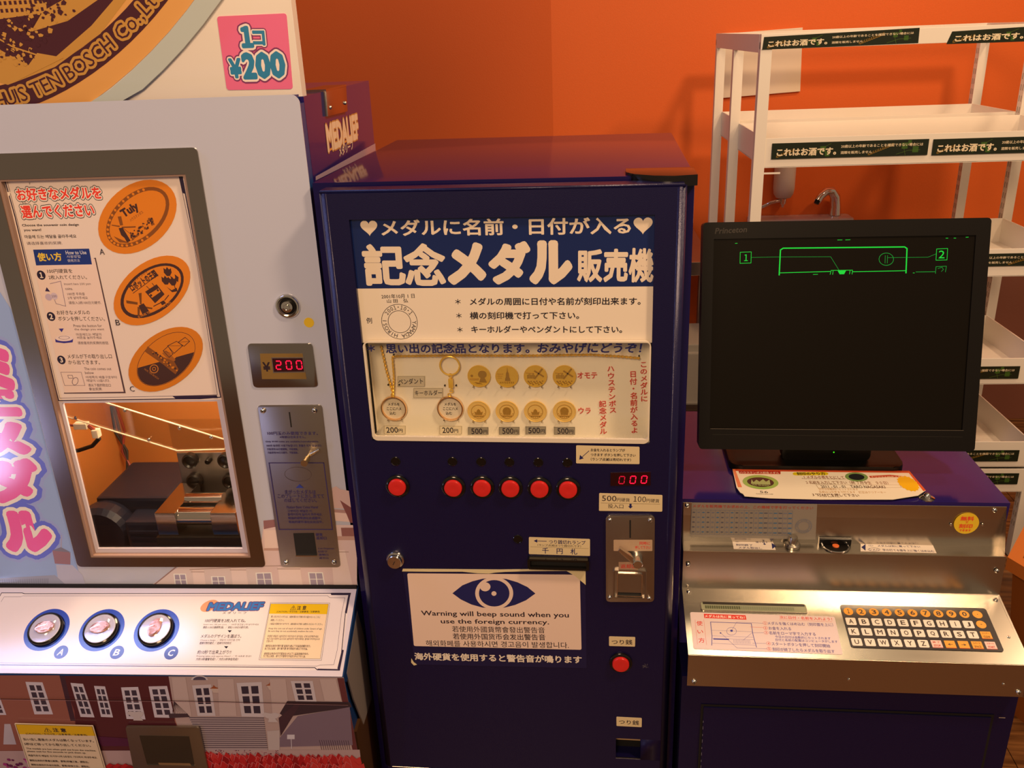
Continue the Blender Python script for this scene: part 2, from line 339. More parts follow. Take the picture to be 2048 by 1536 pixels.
P.text('販', (-.044,1.1917), (-.0141,1.1914), .040, CR, .035); P.text('売', (-.0103,1.1917), (.0182,1.1914), .040, CR, .040); P.text('機', (.0213,1.1917), (.0508,1.1914), .042, CR, .030)
DK = '#24202e'
P.text('例', (-.3284,1.1195), (-.3208,1.1194), .008, DK, .01); P.text('2001年10月 1 日', (-.3046,1.1527), (-.2599,1.1535), .006, DK, .01); P.text('山 田　弘', (-.2977,1.1465), (-.2692,1.147), .0052, DK, .01)
cx, cv = (-.2832,1.1176)
for ra in (.0247, .0158):
    P.band([(cx+ra*math.cos(i*math.pi/24), cv+ra*math.sin(i*math.pi/24)) for i in range(48)], [(cx+(ra-.0007)*math.cos(i*math.pi/24), cv+(ra-.0007)*math.sin(i*math.pi/24)) for i in range(48)], DK)
P.arc('2001・10・1', cx, cv, .0203, 150, 30, .0078, DK); P.arc('YAMADA HIROSI', cx, cv, .0203, 365, 168, .0078, DK, 0)
for t, a, b2, y in (('メダルの周囲に日付や名前が刻印出来ます。', (-.1862,1.1451), (.0359,1.1445), (-.2022,1.1452)), ('横の刻印機で打って下さい。', (-.1872,1.1259), (-.0433,1.1257), (-.202,1.126)), ('キーホルダーやペンダントにして下さい。', (-.1863,1.1068), (.0126,1.1063), (-.2018,1.1065))):
    P.text(t, a, b2, .0098, DK, .018); P.text('＊', (y[0]-.0035, y[1]), (y[0]+.0035, y[1]), .007, DK, .01)
P.build('lettering', hd, INKG)
# display box behind glass
bm = bmesh.new(); box(bm, (wu0-.02, .0355, .926), (wu1+.02, .0395, hv0+.02))
bd = obj('display_board', bm, BOARDC, C)
bm = bmesh.new()
for lo, hi in (((wu0-.004, .001, wv0), (wu0, .0355, hv0)), ((wu1, .001, wv0), (wu1+.004, .0355, hv0)), ((wu0, .0045, .926), (wu1, .0355, .9295))): box(bm, lo, hi)
obj('display_surround', bm, BOARDC, C)
bm = bmesh.new(); ring(bm, FC, rr(wu0+.001, wv0, wu1-.001, hv0+.004, .008), rr(wu0+.004, wv0+.0062, wu1-.003, hv0+.002, .004), -.004, .001)
wf = obj('window_trim', bm, mat('cream_window_trim', (.72, .64, .52), .3), C, True)
gl = obj('window_glass', prism(bmesh.new(), FC, [(wu0+.002, wv0+.004), (wu1-.002, wv0+.004), (wu1-.002, hv0), (wu0+.002, hv0)], -.006, -.0035), GLASS, C)
P = Print(Face((0, .0033, 0)))
P.text('思い出の記念品となります。', (-.3044,1.0806), (-.1096,1.0811), .0135, NB, .03); P.text('おみやげにどうぞ！', (-.0983,1.0814), (.038,1.0815), .0135, NB, .03, sh=.15); P.text('＊', (-.33,1.081), (-.3202,1.081), .009, NB, .03)
P.build('lettering', gl)
P = Print(FW, .0007)
def card(q, fill, lines, label):
    o = plate('display_card', FW, q, .0006, mat('card_'+fill[1:], fill, .5), C, 0, 0, .0002, label); Q = Print(FW, .0009); Q.line(shrink(q, .0005), .0003, '#6a6254', True)
    for t, a, b2, hh in lines: Q.text(t, a, b2, hh, DK, .012)
    Q.build('lettering', o)
card([(-.3004,1.0283),(-.261,1.0285),(-.2622,1.0126),(-.3018,1.0123)], '#d6cbb2', [('ペンダント', (-.2997,1.02), (-.2644,1.0213), .0085)], 'small card lettered pendant'); card([(-.2789,1.0102),(-.2365,1.0104),(-.2375,.9956),(-.2801,.9952)], '#d6cbb2', [('キーホルダー', (-.2773,1.0029), (-.2384,1.0036), .0078)], 'small card lettered key holder')
for q, t, a, b2, g in (([(-.327,.9515),(-.2949,.9519),(-.296,.9384),(-.3283,.938)], '200', (-.3239,.9448), (-.3069,.945), 0), ([(-.2455,.952),(-.2128,.9524),(-.2136,.9394),(-.2464,.939)], '200', (-.2416,.9454), (-.2256,.9455), 0),
    ([(-.2042,.9505),(-.1747,.9508),(-.1752,.9391),(-.2049,.9387)], '500', (-.1995,.9443), (-.1836,.9445), 1), ([(-.1595,.9514),(-.1302,.9517),(-.1306,.9396),(-.1601,.9393)], '500', (-.1548,.9452), (-.139,.9454), 1),
    ([(-.1216,.9526),(-.0925,.9529),(-.0928,.9405),(-.122,.9401)], '500', (-.1175,.9464), (-.1012,.9466), 1), ([(-.0812,.9523),(-.0516,.9526),(-.0517,.9406),(-.0814,.9402)], '500', (-.0763,.9461), (-.0608,.9463), 1)):
    card(q, '#9a9486' if g else '#ecdfc2', [(t, a, b2, .0088), ('円', (b2[0]+.001, b2[1]-.001), (b2[0]+.0068, b2[1]-.001), .0055)], ('grey 500 yen price card' if g else 'cream 200 yen price card'))
RD = '#cf3b32'
P.text('オモテ', (-.0473,1.0305), (-.0206,1.0306), .0092, RD, .02); P.text('ウラ', (-.0464,.9776), (-.0297,.9778), .009, RD, .02)
P.vtext('このメダルに', (.0422,1.0515), (.0443,.9912), .0105, RD, .02); P.vtext('日付・名前が入るよ', (.0283,1.0377), (.0316,.9432), .0105, RD, .02)
P.vtext('ハウステンボス', (-.0022,1.0456), (.0015,.9735), .0105, RD, .02); P.vtext('記念メダル', (-.013,.9938), (-.0116,.9411), .0105, RD, .02)
P.build('lettering', bd)
# gold medals on pegs
def pegs(c, R, parent, F=FW):
    for s in (-1, 1):
        a = math.radians(270+s*30); bm = bmesh.new(); p = (c[0]+(R+.0012)*math.cos(a), c[1]+(R+.0012)*math.sin(a)); lathe(bm, F, p[0], p[1], [(.0010, 0), (.0010, .006), (.0006, .0065)], 8); obj('peg', bm, CHROME, parent)
def medal(c, front, kind, label, group):
    R = .0162; F = Face((c[0], .0342, c[1]), (1, 0, 0), (0, -math.sin(.05), math.cos(.05))); m = GOLD if front else GOLDM
    e = empty('gold_medal', label, 'medal', (c[0], .0342, c[1]), 0, group); F = Face((0, 0, 0), (1, 0, 0), (0, 0, 1))
    obj('disc', lathe(bmesh.new(), F, 0, 0, [(R*.985, 0), (R, .0004), (R, .0018), (R*.985, .0022), (R*.94, .0022), (R*.92, .0017)], 48), m, e, True)
    bm = bmesh.new(); h = .0017
    def sh(pts, t=.0005): prism(bm, F, [(x*R, y*R) for x, y in pts], h, h+t, .0001)
    def ln(a, b, w_, t=.0005):
        a, b = Vector(a), Vector(b); n = (b-a).normalized(); n = Vector((-n.y, n.x))*w_/2; sh([tuple(a+n), tuple(b+n), tuple(b-n), tuple(a-n)][::-1], t)
    if not front:
        ring(bm, F, [(.66*R*math.cos(i*.2618), .66*R*math.sin(i*.2618)) for i in range(24)], [(.62*R*math.cos(i*.2618), .62*R*math.sin(i*.2618)) for i in range(24)], h, h+.0004)
        sh([(-.3, -.3), (.3, -.3), (.36, .02), (.2, -.08), (.12, .16), (0, .26), (-.12, .16), (-.2, -.08), (-.36, .02)], .0007); ln((-.4, -.42), (.4, -.42), .09)
        for k in range(9):
            a = math.radians(200+k*17.5); ln((.5*math.cos(a), .5*math.sin(a)), (.58*math.cos(a), .58*math.sin(a)), .05)
        if kind: sh([(.38*math.cos(i*.5236), .05+.38*math.sin(i*.5236)) for i in range(12)], .0003)
    elif kind == 0:
        ln((-.8, -.22), (0, -.22), .05); ln((-.78, -.32), (-.05, -.32), .04); sh([(.3+.38*math.cos(i*.45), .18+.36*math.sin(i*.45)) for i in range(14)], .0005); sh([(.12, -.15), (.5, -.15), (.66, -.55), (0, -.55)], .0006)
        sh([(-.45, -.5), (.1, -.62), (.3, -.72), (-.2, -.7)], .0004); sh([(-.62+.12*math.cos(i*.7854), .05+.12*math.sin(i*.7854)) for i in range(8)], .0004)
    elif kind == 1:
        sh([(-.10, -.1), (.22, -.1), (.17, .35), (.10, .45), (.06, .86), (.02, .45), (-.05, .35)], .0008); sh([(-.18, -.4), (.30, -.4), (.26, -.1), (-.14, -.1)], .0006)
        for k, (a, b) in enumerate(((-.8, -.3), (-.82, -.38), (-.8, -.42))): ln((a, .25-.18*k), (b, .25-.18*k), .05)
        for k in range(8): ln((-.6+k*.16, -.62), (-.56+k*.16, -.45), .06)
    else:
        ln((-.08, .52), (.72, -.02), .13, .0008); ln((.62, .72), (-.08, -.22), .13, .0008); ln((-.8, .32), (-.1, .30), .05)
        for k in range(7): sh([(-.7+k*.1, -.2), (-.63+k*.1, -.2), (-.63+k*.1, .1+.06*(k % 3)), (-.665+k*.1, .18+.05*(k % 3)), (-.7+k*.1, .1+.06*(k % 3))], .0004)
        for k in range(16):
            x = -.62+.082*k; y = -.45-.12*(k % 3)+.05*math.sin(k); sh([(x+.07*math.cos(i*1.047), y+.07*math.sin(i*1.047)) for i in range(6)], .0005)
    obj('relief', bm, GOLDR, e)
    pegs((0, 0), R, e, F.up(-.0008))
names = ['a dress figure and banner', 'a tall pointed tower', 'a bright windmill crossed sails', 'a dull windmill with crossed sails']
for i, (a, b2) in enumerate((((-.184,1.0292), (-.1872,.9757)), ((-.145,1.0289), (-.1469,.9761)), ((-.1053,1.0295), (-.1067,.9765)), ((-.0652,1.0296), (-.066,.9768)))):
    lab = ['gold medal with figure relief, upper row beside the split key ring', 'gold medal with tall tower relief in the upper row', 'shiny gold medal with dark crossed windmill sails in the upper row', 'dull gold medal with faint windmill relief beside red upper row lettering'][i]
    medal(a, True, min(i, 2), lab, 'gold medals in the upper row')
    lab = ['matte gold medal, lower row, beside the key holder ring', 'matte gold medal, lower row, directly under the tower medal', 'matte gold medal, lower row, directly under the shiny windmill medal', 'matte gold medal with dark centre, lower row, beside red lettering'][i]
    medal(b2, False, i % 2, lab, 'gold medals in the lower row')
def holder(c, e):
    F = Face((0, 0, 0)); R = .0192
    obj('holder_ring', lathe(bmesh.new(), F, 0, 0, [(R, 0), (R+.0002, .002), (R-.0008, .004), (R-.0024, .004), (R-.0030, .002), (R-.0030, 0)], 48, False), ROSE, e, True)
    bk = obj('backing_disc', lathe(bmesh.new(), F, 0, 0, [(R-.0028, 0), (R-.0028, .0006)], 40), CARD, e)
    P = Print(F, .0007)
    for k, (t, x0, x1) in enumerate((('メダルを', -.008, .0085), ('ここにハメ', -.0105, .0105), ('込む', -.007, .002))): P.text(t, (x0, .0065-k*.0070), (x1, .0065-k*.0070), .0046, '#201c1c', .02)
    P.build('lettering', bk)
    obj('top_loop', tube(bmesh.new(), [(0+.0022*math.cos(i*.785), -.002, R+.0022+.0022*math.sin(i*.785)) for i in range(8)], .0007, 6, True), GOLD, e, True)
    pegs((0, 0), R, e, F.up(-.0005))
pc = (-.3094,.9792); e = empty('gold_pendant', 'gold round pendant frame on a long twisted neck chain, above the 200 yen card', 'pendant', (pc[0], .0342, pc[1])); holder(pc, e)
def chain(pts, parent, link=.0042, r=.00085):
    pts = [Vector(p) for p in pts]; k = 0; bm = bmesh.new()
    for a, b in zip(pts, pts[1:]):
        n = max(1, int((b-a).length/(link*.62)))
        for i in range(n):
            c = a+(b-a)*((i+.5)/n); d = (b-a).normalized(); s = Vector((0, 1, 0)) if k % 2 else d.cross(Vector((0, 1, 0))); s = (s+Vector((0, .5, 0))).normalized(); k += 1
            tube(bm, [c+d*math.cos(t*1.2566)*link*.5+s*math.sin(t*1.2566)*link*.30 for t in range(5)], r, 4, True)
    o = obj('chain', bm, GOLD, parent, True); o['kind'] = 'stuff'; return o
def cw(p, y=-.004): return Vector((p[0]-pc[0], y, p[1]-pc[1]))
chain([cw((-.3188,1.0745)), cw((-.3141,1.0365)), cw((-.3083,1.0047)), cw((-.3077,.9985))], e)
chain([cw((-.3081,.9985)), cw((-.3046,1.0298)), cw((-.3042,1.0583)), cw((-.2977,1.0597)), cw((-.2233,1.0609)), cw((-.1189,1.0607)), cw((-.03,1.0622)), cw((.0072,1.0601)), cw((.0368,1.0573))], e)
kc = (-.2277,.9799); e = empty('key_holder', 'gold key holder with twisted split ring and swivel clasp hanging in the window', 'key ring', (kc[0], .0342, kc[1])); holder(kc, e)
rc = (-.2239,1.0458); rc = (rc[0]-kc[0], rc[1]-kc[1])
obj('split_ring', tube(bmesh.new(), [(rc[0]+(.0134+.0004*(i % 2))*math.cos(i*math.pi/32), -.004, rc[1]+(.0134+.0004*(i % 2))*math.sin(i*math.pi/32)) for i in range(64)], .0013, 8, True), GOLD, e, True)
bm = bmesh.new(); zt = rc[1]-.0135
tube(bm, [(rc[0]+.0025*math.cos(i*.785), -.004, zt-.001+.0028*math.sin(i*.785)) for i in range(8)], .0008, 6, True)
box(bm, (rc[0]-.0032, -.007, zt-.019), (rc[0]+.0032, -.001, zt-.006), .001); tube(bm, [(rc[0], -.004, zt-.004), (rc[0], -.004, zt-.0235)], .0016, 8)
tube(bm, [(rc[0]+.0024*math.cos(i*.785), -.004, zt-.0245+.0024*math.sin(i*.785)) for i in range(8)], .0008, 6, True)
obj('swivel_clasp', bm, GOLD, e, True)
for p in [(-.3183,1.0723),(-.3026,1.0609),(-.3145,1.0157),(-.2986,1.0158),(-.2334,1.015),(-.2173,1.0151),(.0361,1.0594),(-.0232,1.0766)]: obj('pin', lathe(bmesh.new(), FW, p[0], p[1], [(.0011, 0), (.0011, .003), (.0005, .0035)], 8), GAP, C)
# buttons and lamp holes
def button(F, p, parent, r=.0128):
    b = obj('push_button', lathe(bmesh.new(), F, p[0], p[1], [(r, .002), (r, .0070), (r-.0008, .0082), (r-.0025, .0086), (r*.3, .0080)], 40), RED, parent, True); b['label'] = 'red push button'
    obj('button_collar', lathe(bmesh.new(), F, p[0], p[1], [(r+.0045, 0), (r+.0045, .0030), (r+.0030, .0042), (r+.0008, .0044), (r+.0006, .001)], 40, False), BLKGLOSS, b, True)
for p in ((-.3051,.873),(-.2238,.873),(-.1823,.8738),(-.1419,.8739),(-.1007,.8739),(-.0605,.8739),(.0152,.5767)): button(FC, p, C)
for p in ((-.3051,.912),(-.2231,.913),(-.1822,.9133),(-.1423,.9135),(-.1017,.9137),(-.061,.9139),(-.1345,.7888)):
    o = obj('indicator_lamp', lathe(bmesh.new(), FC, p[0], p[1], [(.0070, 0), (.0070, .0008), (.0062, .0012), (.0058, .0004), (.001, .0003)], 28), BLKGLOSS, C, True)
def sticker(name, F, q, fill, parent, r=.0015, th=.0004, m=None, rim=None):
    o = plate(name, F, q, th, m or mat('sticker_'+fill[1:], fill, .4), parent, r); return o
YL = '#d9c79f'
sk = sticker('sticker', FC, [(-.0487,.9406),(.0377,.9396),(.0381,.9133),(-.049,.913)], YL, C); P = Print(FC, .0005)
for k, (t, a, b2) in enumerate((('お金を入れるとランプが', (-.0287,.9341), (.0181,.934)), ('つきます ボタンを押して下さい', (-.0287,.9268), (.0325,.9266)), ('（ランプ点滅は売切れです）', (-.0287,.9199), (.0264,.9196)))): P.text(t, a, b2, .0045, K1, .02)
a = [(-.0311,.9325),(-.0429,.9208)]; P.line(a, .0009, NB); P.poly([(-.0446,.9188),(-.0435,.9262),(-.0384,.9209)], NB); P.build('lettering', sk)
dp = plate('price_display', FC, [(-.0015,.8994),(.0533,.9016),(.0538,.881),(-.0014,.8791)], .0012, mat('smoked_window', (.02, .002, .004), .12), C, label='black display window with red digits'); digits(FC.up(.0012), '000', (.0141,.8888), (.0447,.8902), .0112, .0072, dp, [LEDD, LEDR, LEDR])
sk = sticker('sticker', FC, [(-.0172,.8669),(.0705,.8656),(.0709,.8394),(-.0175,.8385)], YL, C); P = Print(FC, .0005)
P.text('500', (-.0132,.859), (.007,.8587), .0088, K1); P.text('円硬貨', (.0077,.8571), (.0255,.8569), .0060, K1); P.text('100', (.0307,.8588), (.048,.8584), .0088, K1); P.text('円硬貨', (.0487,.8568), (.0664,.8564), .0060, K1)
P.line([(-.0146,.8514),(.0675,.8513)], .0004, '#6a5a40'); P.text('投入口', (-.0048,.8468), (.0167,.8465), .0068, K1); P.arrow((.0266,.8471), .0075, NB); P.build('lettering', sk)
# coin mechanism plate
cp = plate('coin_plate', FC, [(-.0079,.8324),(.0606,.8341),(.0627,.6896),(-.0073,.6869)], .003, STEELV, C, .006, .001, label='steel coin slot plate')
F3 = FC.up(.003)
for p in [(-.0021,.8255),(.0544,.8269),(-.0016,.695),(.0554,.6959)]: screw(F3, p, .0032, cp)
obj('coin_slot', prism(bmesh.new(), F3, [(.0253,.8262),(.0275,.8262),(.0278,.7972),(.0257,.7971)], 0, .0003), GAP, cp)
P = Print(F3, .0003); P.poly(rq([(.0033,.7936),(.058,.7952),(.0584,.7765),(.0034,.7749)], .0012), '#b59a80').text('同時に', (.0401,.7889), (.0549,.7893), .0052, RD, .02).text('押して下さい', (.0338,.7816), (.0558,.7823), .0052, RD, .02)
P.poly([(.0107,.7568),(.0384,.7577),(.0386,.7444),(.0108,.7434)], '#b08e74').text('返却口', (.0135,.7495), (.0364,.7502), .0068, RD, .02); P.build('lettering', cp)
lv = (.0377,.7604); lw = (.0118,.7814); bm = bmesh.new()
lathe(bm, F3, lv[0], lv[1]+.004, [(.0075, 0), (.0072, .012), (.0070, .0175), (.0060, .0185)], 28)
prism(bm, F3, [(lv[0]-.004, lv[1]+.010), (lw[0], lw[1]+.006), (lw[0]-.002, lw[1]+.001), (lw[0]+.004, lw[1]-.005), (lv[0]-.002, lv[1]-.003)], .006, .013, .001)
obj('return_lever', bm, CHROME, cp, True)
bm = bmesh.new(); ro = [(.0026,.7429),(.0505,.7445),(.0513,.6988),(.0028,.697)]; ring(bm, F3, rr(*bb(ro), .003), rr(*[x+d for x, d in zip(bb(ro), (.0016, .0016, -.0016, -.0016))], .002), 0, .004); obj('return_frame', bm, STEELV, cp, True)
ri = bb([(.0085,.7374),(.0445,.7386),(.0451,.7012),(.0088,.6998)]); bm = bmesh.new(); ring(bm, F3, rr(*ri, .002), rr(*[x+d for x, d in zip(ri, (.0012, .0012, -.0012, -.0012))], .0015), 0, .003); obj('return_rim', bm, CHROME, cp, True)
obj('return_cup', prism(bmesh.new(), F3, [(ri[0]+.001, ri[1]+.001), (ri[2]-.001, ri[1]+.001), (ri[2]-.001, ri[1]+.006), (ri[0]+.001, ri[1]+.006)], 0, .0006), GAP, cp)
obj('return_flap', prism(bmesh.new(), F3, [(ri[0]+.0012, ri[1]+.006), (ri[2]-.0012, ri[1]+.006), (ri[2]-.0012, ri[3]-.001), (ri[0]+.0012, ri[3]-.001)], 0, .0018, .0004), STEELV, cp)
sk = sticker('sticker', FC, [(-.1185,.7927),(-.0304,.7918),(-.0305,.7635),(-.1194,.7641)], YL, C); P = Print(FC, .0005)
P.line([(-.1083,.7867),(-.0931,.7865)], .0009, NB); P.poly([(-.1116,.7867),(-.1065,.7896),(-.1066,.7838)], NB)
P.text('つり銭切れランプ', (-.0895,.7859), (-.0369,.7854), .0068, NB, .01); P.text('（ランプ点滅はつり銭切れです）', (-.1063,.78), (-.0434,.7795), .0036, K1); P.line([(-.1166,.7767),(-.0326,.7761)], .0003, '#6a5a40'); P.text('千　円　札', (-.0997,.7709), (-.0489,.7703), .0098, NB, .01); P.build('lettering', sk)
q = [(-.1205,.7588),(-.0316,.7616),(-.0317,.7472),(-.1209,.7442)]; u0, v0, u1, v1 = bb(q); bm = bmesh.new()
ring(bm, FC, rr(u0, v0, u1, v1, .003), rr(u0+.004, v0+.003, u1-.004, v1-.003, .001), 0, .010); o = obj('banknote_slot', bm, BLKGLOSS, C, True); obj('slot_mouth', prism(bmesh.new(), FC, rr(u0+.003, v0+.002, u1-.003, v1-.002, .001), .0003, .003), GAP, o)
def keylock(F, p, R, parent):
    k = obj('key_lock', lathe(bmesh.new(), F, p[0], p[1], [(R, 0), (R, .002), (R*.93, .004), (R*.80, .0045), (R*.80, .009), (R*.72, .0105), (R*.1, .0108)], 36), CHROME, parent, True)
    obj('keyhole', prism(bmesh.new(), F, [(p[0]-.0006-.002, p[1]-.0035), (p[0]+.0006-.002, p[1]-.0035), (p[0]+.0006+.001, p[1]+.0025), (p[0]-.0006+.001, p[1]+.0025)], .0108, .0111), GAP, k)
keylock(FC, (-.3192,.7491), .0140, C)
# warning sticker
wq = [(-.3103,.7314),(-.0375,.7405),(-.0364,.5628),(-.3052,.5565)]; ws = sticker('warning_sticker', FC, wq, '#151243', C, .002, .0006); P = Print(FC, .0007)
P.poly(rq([(-.3037,.725),(-.0455,.7314),(-.0441,.5971),(-.304,.592)], .003), '#e8cfc2')
P.poly([(-.237,.6919),(-.2209,.7067),(-.2053,.7144),(-.19,.7193),(-.1719,.7217),(-.154,.7201),(-.1378,.715),(-.1232,.7072),(-.1116,.6962),(-.1261,.6836),(-.143,.6745),(-.1583,.6694),(-.1744,.6665),(-.1926,.668),(-.2091,.6728),(-.2247,.6812)], NB)
P.poly([(-.1449,.6954),(-.1451,.7003),(-.1462,.7051),(-.1482,.7096),(-.1509,.7136),(-.1542,.717),(-.1582,.7197),(-.1626,.7216),(-.1673,.7227),(-.1722,.723),(-.1772,.7224),(-.1821,.7209),(-.1867,.7187),(-.1909,.7157),(-.1946,.712),(-.1977,.7078),(-.2,.7032),(-.2016,.6983),(-.2023,.6932),(-.2021,.6882),(-.2011,.6833),(-.1992,.6788),(-.1965,.6747),(-.1931,.6713),(-.1891,.6685),(-.1847,.6665),(-.1798,.6654),(-.1748,.6651),(-.1698,.6658),(-.1649,.6673),(-.1602,.6696),(-.156,.6727),(-.1523,.6765),(-.1493,.6807),(-.147,.6854),(-.1455,.6903)], '#e8cfc2').poly([(-.1505,.6952),(-.1507,.6992),(-.1516,.7031),(-.1531,.7068),(-.1553,.71),(-.158,.7128),(-.1612,.715),(-.1647,.7166),(-.1685,.7175),(-.1725,.7177),(-.1765,.7172),(-.1804,.716),(-.1841,.7142),(-.1875,.7117),(-.1904,.7088),(-.1929,.7053),(-.1948,.7015),(-.196,.6975),(-.1966,.6934),(-.1965,.6893),(-.1956,.6854),(-.1941,.6817),(-.192,.6784),(-.1892,.6755),(-.186,.6733),(-.1825,.6717),(-.1786,.6708),(-.1746,.6706),(-.1705,.6711),(-.1666,.6723),(-.1629,.6742),(-.1595,.6767),(-.1565,.6798),(-.1541,.6832),(-.1522,.687),(-.151,.691)], NB).poly([(-.1786,.7056),(-.1787,.707),(-.179,.7083),(-.1795,.7096),(-.1803,.7107),(-.1812,.7116),(-.1823,.7124),(-.1835,.7129),(-.1848,.7132),(-.1862,.7133),(-.1876,.7131),(-.1889,.7127),(-.1902,.7121),(-.1914,.7112),(-.1924,.7102),(-.1932,.7091),(-.1939,.7078),(-.1943,.7064),(-.1945,.705),(-.1945,.7037),(-.1942,.7023),(-.1936,.7011),(-.1929,.7),(-.192,.699),(-.1909,.6983),(-.1897,.6977),(-.1883,.6974),(-.187,.6973),(-.1856,.6975),(-.1842,.6979),(-.1829,.6986),(-.1818,.6994),(-.1807,.7004),(-.1799,.7016),(-.1793,.7029),(-.1788,.7042)], '#e8cfc2').poly([(-.1701,.694),(-.1702,.6947),(-.1703,.6954),(-.1706,.696),(-.1709,.6966),(-.1713,.6971),(-.1719,.6974),(-.1724,.6977),(-.1731,.6979),(-.1737,.6979),(-.1744,.6978),(-.175,.6976),(-.1756,.6973),(-.1762,.6969),(-.1767,.6964),(-.1771,.6958),(-.1774,.6951),(-.1776,.6944),(-.1777,.6937),(-.1777,.693),(-.1775,.6923),(-.1773,.6917),(-.1769,.6911),(-.1765,.6906),(-.176,.6902),(-.1754,.6899),(-.1748,.6898),(-.1741,.6897),(-.1734,.6898),(-.1728,.69),(-.1722,.6904),(-.1716,.6908),(-.1711,.6913),(-.1707,.6919),(-.1704,.6926),(-.1702,.6933)], '#e8cfc2')
P.text('Warning will beep sound when you', (-.2875,.6528), (-.0627,.6584), .0112, K1, .016); P.text('use the foreign currency.', (-.2581,.6393), (-.0926,.6445), .0105, K1, .016)
P.text('若使用外國貨幣會發出警告音', (-.2415,.6267), (-.0993,.6306), .0112, K1, .005); P.text('若使用外国货币会发出警告音', (-.2412,.6132), (-.0989,.6177), .0112, K1, .01); P.text('해외화폐를 사용하시면 경고음이 발생합니다.', (-.2845,.5985), (-.0634,.6046), .0112, K1, .005)
P.text('海外硬貨を使用すると警告音が鳴ります', (-.3043,.5724), (-.0443,.5785), .0135, '#e8dccd', .03)
P.build('lettering', ws)
bm = bmesh.new(); prism(bm, FC, [(-.3111,.7283),(-.3096,.7328),(-.2381,.7346),(-.1631,.7364),(-.0927,.74),(-.0371,.7417),(-.037,.7142),(-.0526,.7293),(-.0649,.7375),(-.1186,.7352),(-.1558,.7327),(-.1707,.7309),(-.1798,.7288),(-.197,.7289),(-.2195,.7309),(-.2687,.7292)], .0006, .0011)
prism(bm, FC, [(-.3099,.5683),(-.3065,.5608),(-.302,.5566),(-.3069,.5549),(-.3109,.5605)], .0006, .0011)
o = obj('torn_paper_edge', bm, mat('torn_paper', '#d8c9a0', .8), ws)
for q, a, b2 in (([(-.0027,.6234),(.0364,.6238),(.0363,.6065),(-.0026,.606)], (.0015,.6136), (.0321,.6145)), ([(.0093,.4712),(.0487,.4709),(.0488,.453),(.0096,.4531)], (.0134,.4618), (.0445,.4612))):
    sk = sticker('sticker', FC, q, YL, C); P = Print(FC, .0005); P.text('つり銭', a, b2, .0088, K1, .01); P.build('lettering', sk)
P = Print(FC, .0002); sc0 = (.0533,.5711)
for k in range(15):
    a = random.uniform(0, 6.28); r0 = random.uniform(0, .003); r1 = r0+random.uniform(.001, .004); P.line([(sc0[0]+r0*math.cos(a), sc0[1]+r0*math.sin(a)), (sc0[0]+r1*math.cos(a+.3), sc0[1]+r1*math.sin(a+.3))], .0005, '#5a5660')
P.build('scratch_mark', C)
# change tray
bm = bmesh.new(); box(bm, (c0-.01, .0275, d0-.01), (c1+.01, .0300, d1+.01)); tr = obj('change_tray', bm, GAP, C)
obj('tray_flap', prism(bmesh.new(), FC, [(c0, d0+.024), (c1, d0+.024), (c1, d1), (c0, d1)], -.020, -.016), mat('tan_board', (.48, .32, .17), .6), tr)
obj('tray_lip', box(bmesh.new(), (c0, .001, d0-.001), (c1, .003, d0+.0008)), STEEL, tr)
# ================================================================ left: souvenir coin press
L = empty('souvenir_coin_press', 'tall white and silver coin pressing machine with picture door and oval medal sign', 'vending machine', (-0.4000,0.0504,0), 0.04700)
FL = Face((0, 0, 0)); FLW = Face((0, .008, 0)); FS = Face((0, .03, 0)); FX = Face((0, 0, 0), (0, 1, 0), (0, 0, 1))
WDT = .66
# body with a chamber behind the window
bm = bmesh.new(); zt = 1.4045; wc0, wc1, wz0, wz1 = -.452, -.144, .700, 1.347
for lo, hi in (((-WDT, .02, 1.352), (0, .4235, zt)), ((-WDT, .02, .10), (-.541, .4235, 1.352)), ((-.125, .02, .10), (0, .4235, 1.352)), ((-.541, .02, .10), (-.125, .4235, .63)), ((-.541, .36, .63), (-.125, .4235, 1.352))): box(bm, lo, hi)
bmesh.ops.remove_doubles(bm, verts=bm.verts, dist=1e-5)
lb = obj('cabinet', bm, PURP, L)
P = Print(FX, .0004)
P.text('MEDALIEF', (.1108,1.3416), (.3091,1.3398), .034, '#e8d8c0', .05, out=((.09, '#b98d50'),)); P.poly([(.1153,1.3265),(.3055,1.3279),(.3041,1.3249),(.1138,1.3232)], '#e0a050'); P.text('メダリーフ', (.1712,1.3154), (.2605,1.316), .014, '#e8d8c0', .03)
P.poly([(.0315,1.3002),(.4285,1.2988),(.4272,1.2865),(.0292,1.2952)], '#a894ad'); P.build('side_lettering', L, INKG)
hb = plate('hinge_bracket', FX, [(.1198,1.4054),(.2425,1.4061),(.2349,1.3685),(.1155,1.3713)], .004, MIRROR, L, 0, .001, label='bent steel bracket over the top edge'); box(bmb := bmesh.new(), (-.03, (.1198,1.4054)[0], zt), (.004, (.2425,1.4061)[0], zt+.003)); obj('bracket_top', bmb, MIRROR, hb)
for p in ((.1332,1.3821), (.2234,1.3818)): screw(FX.up(.004), p, .0028, hb)
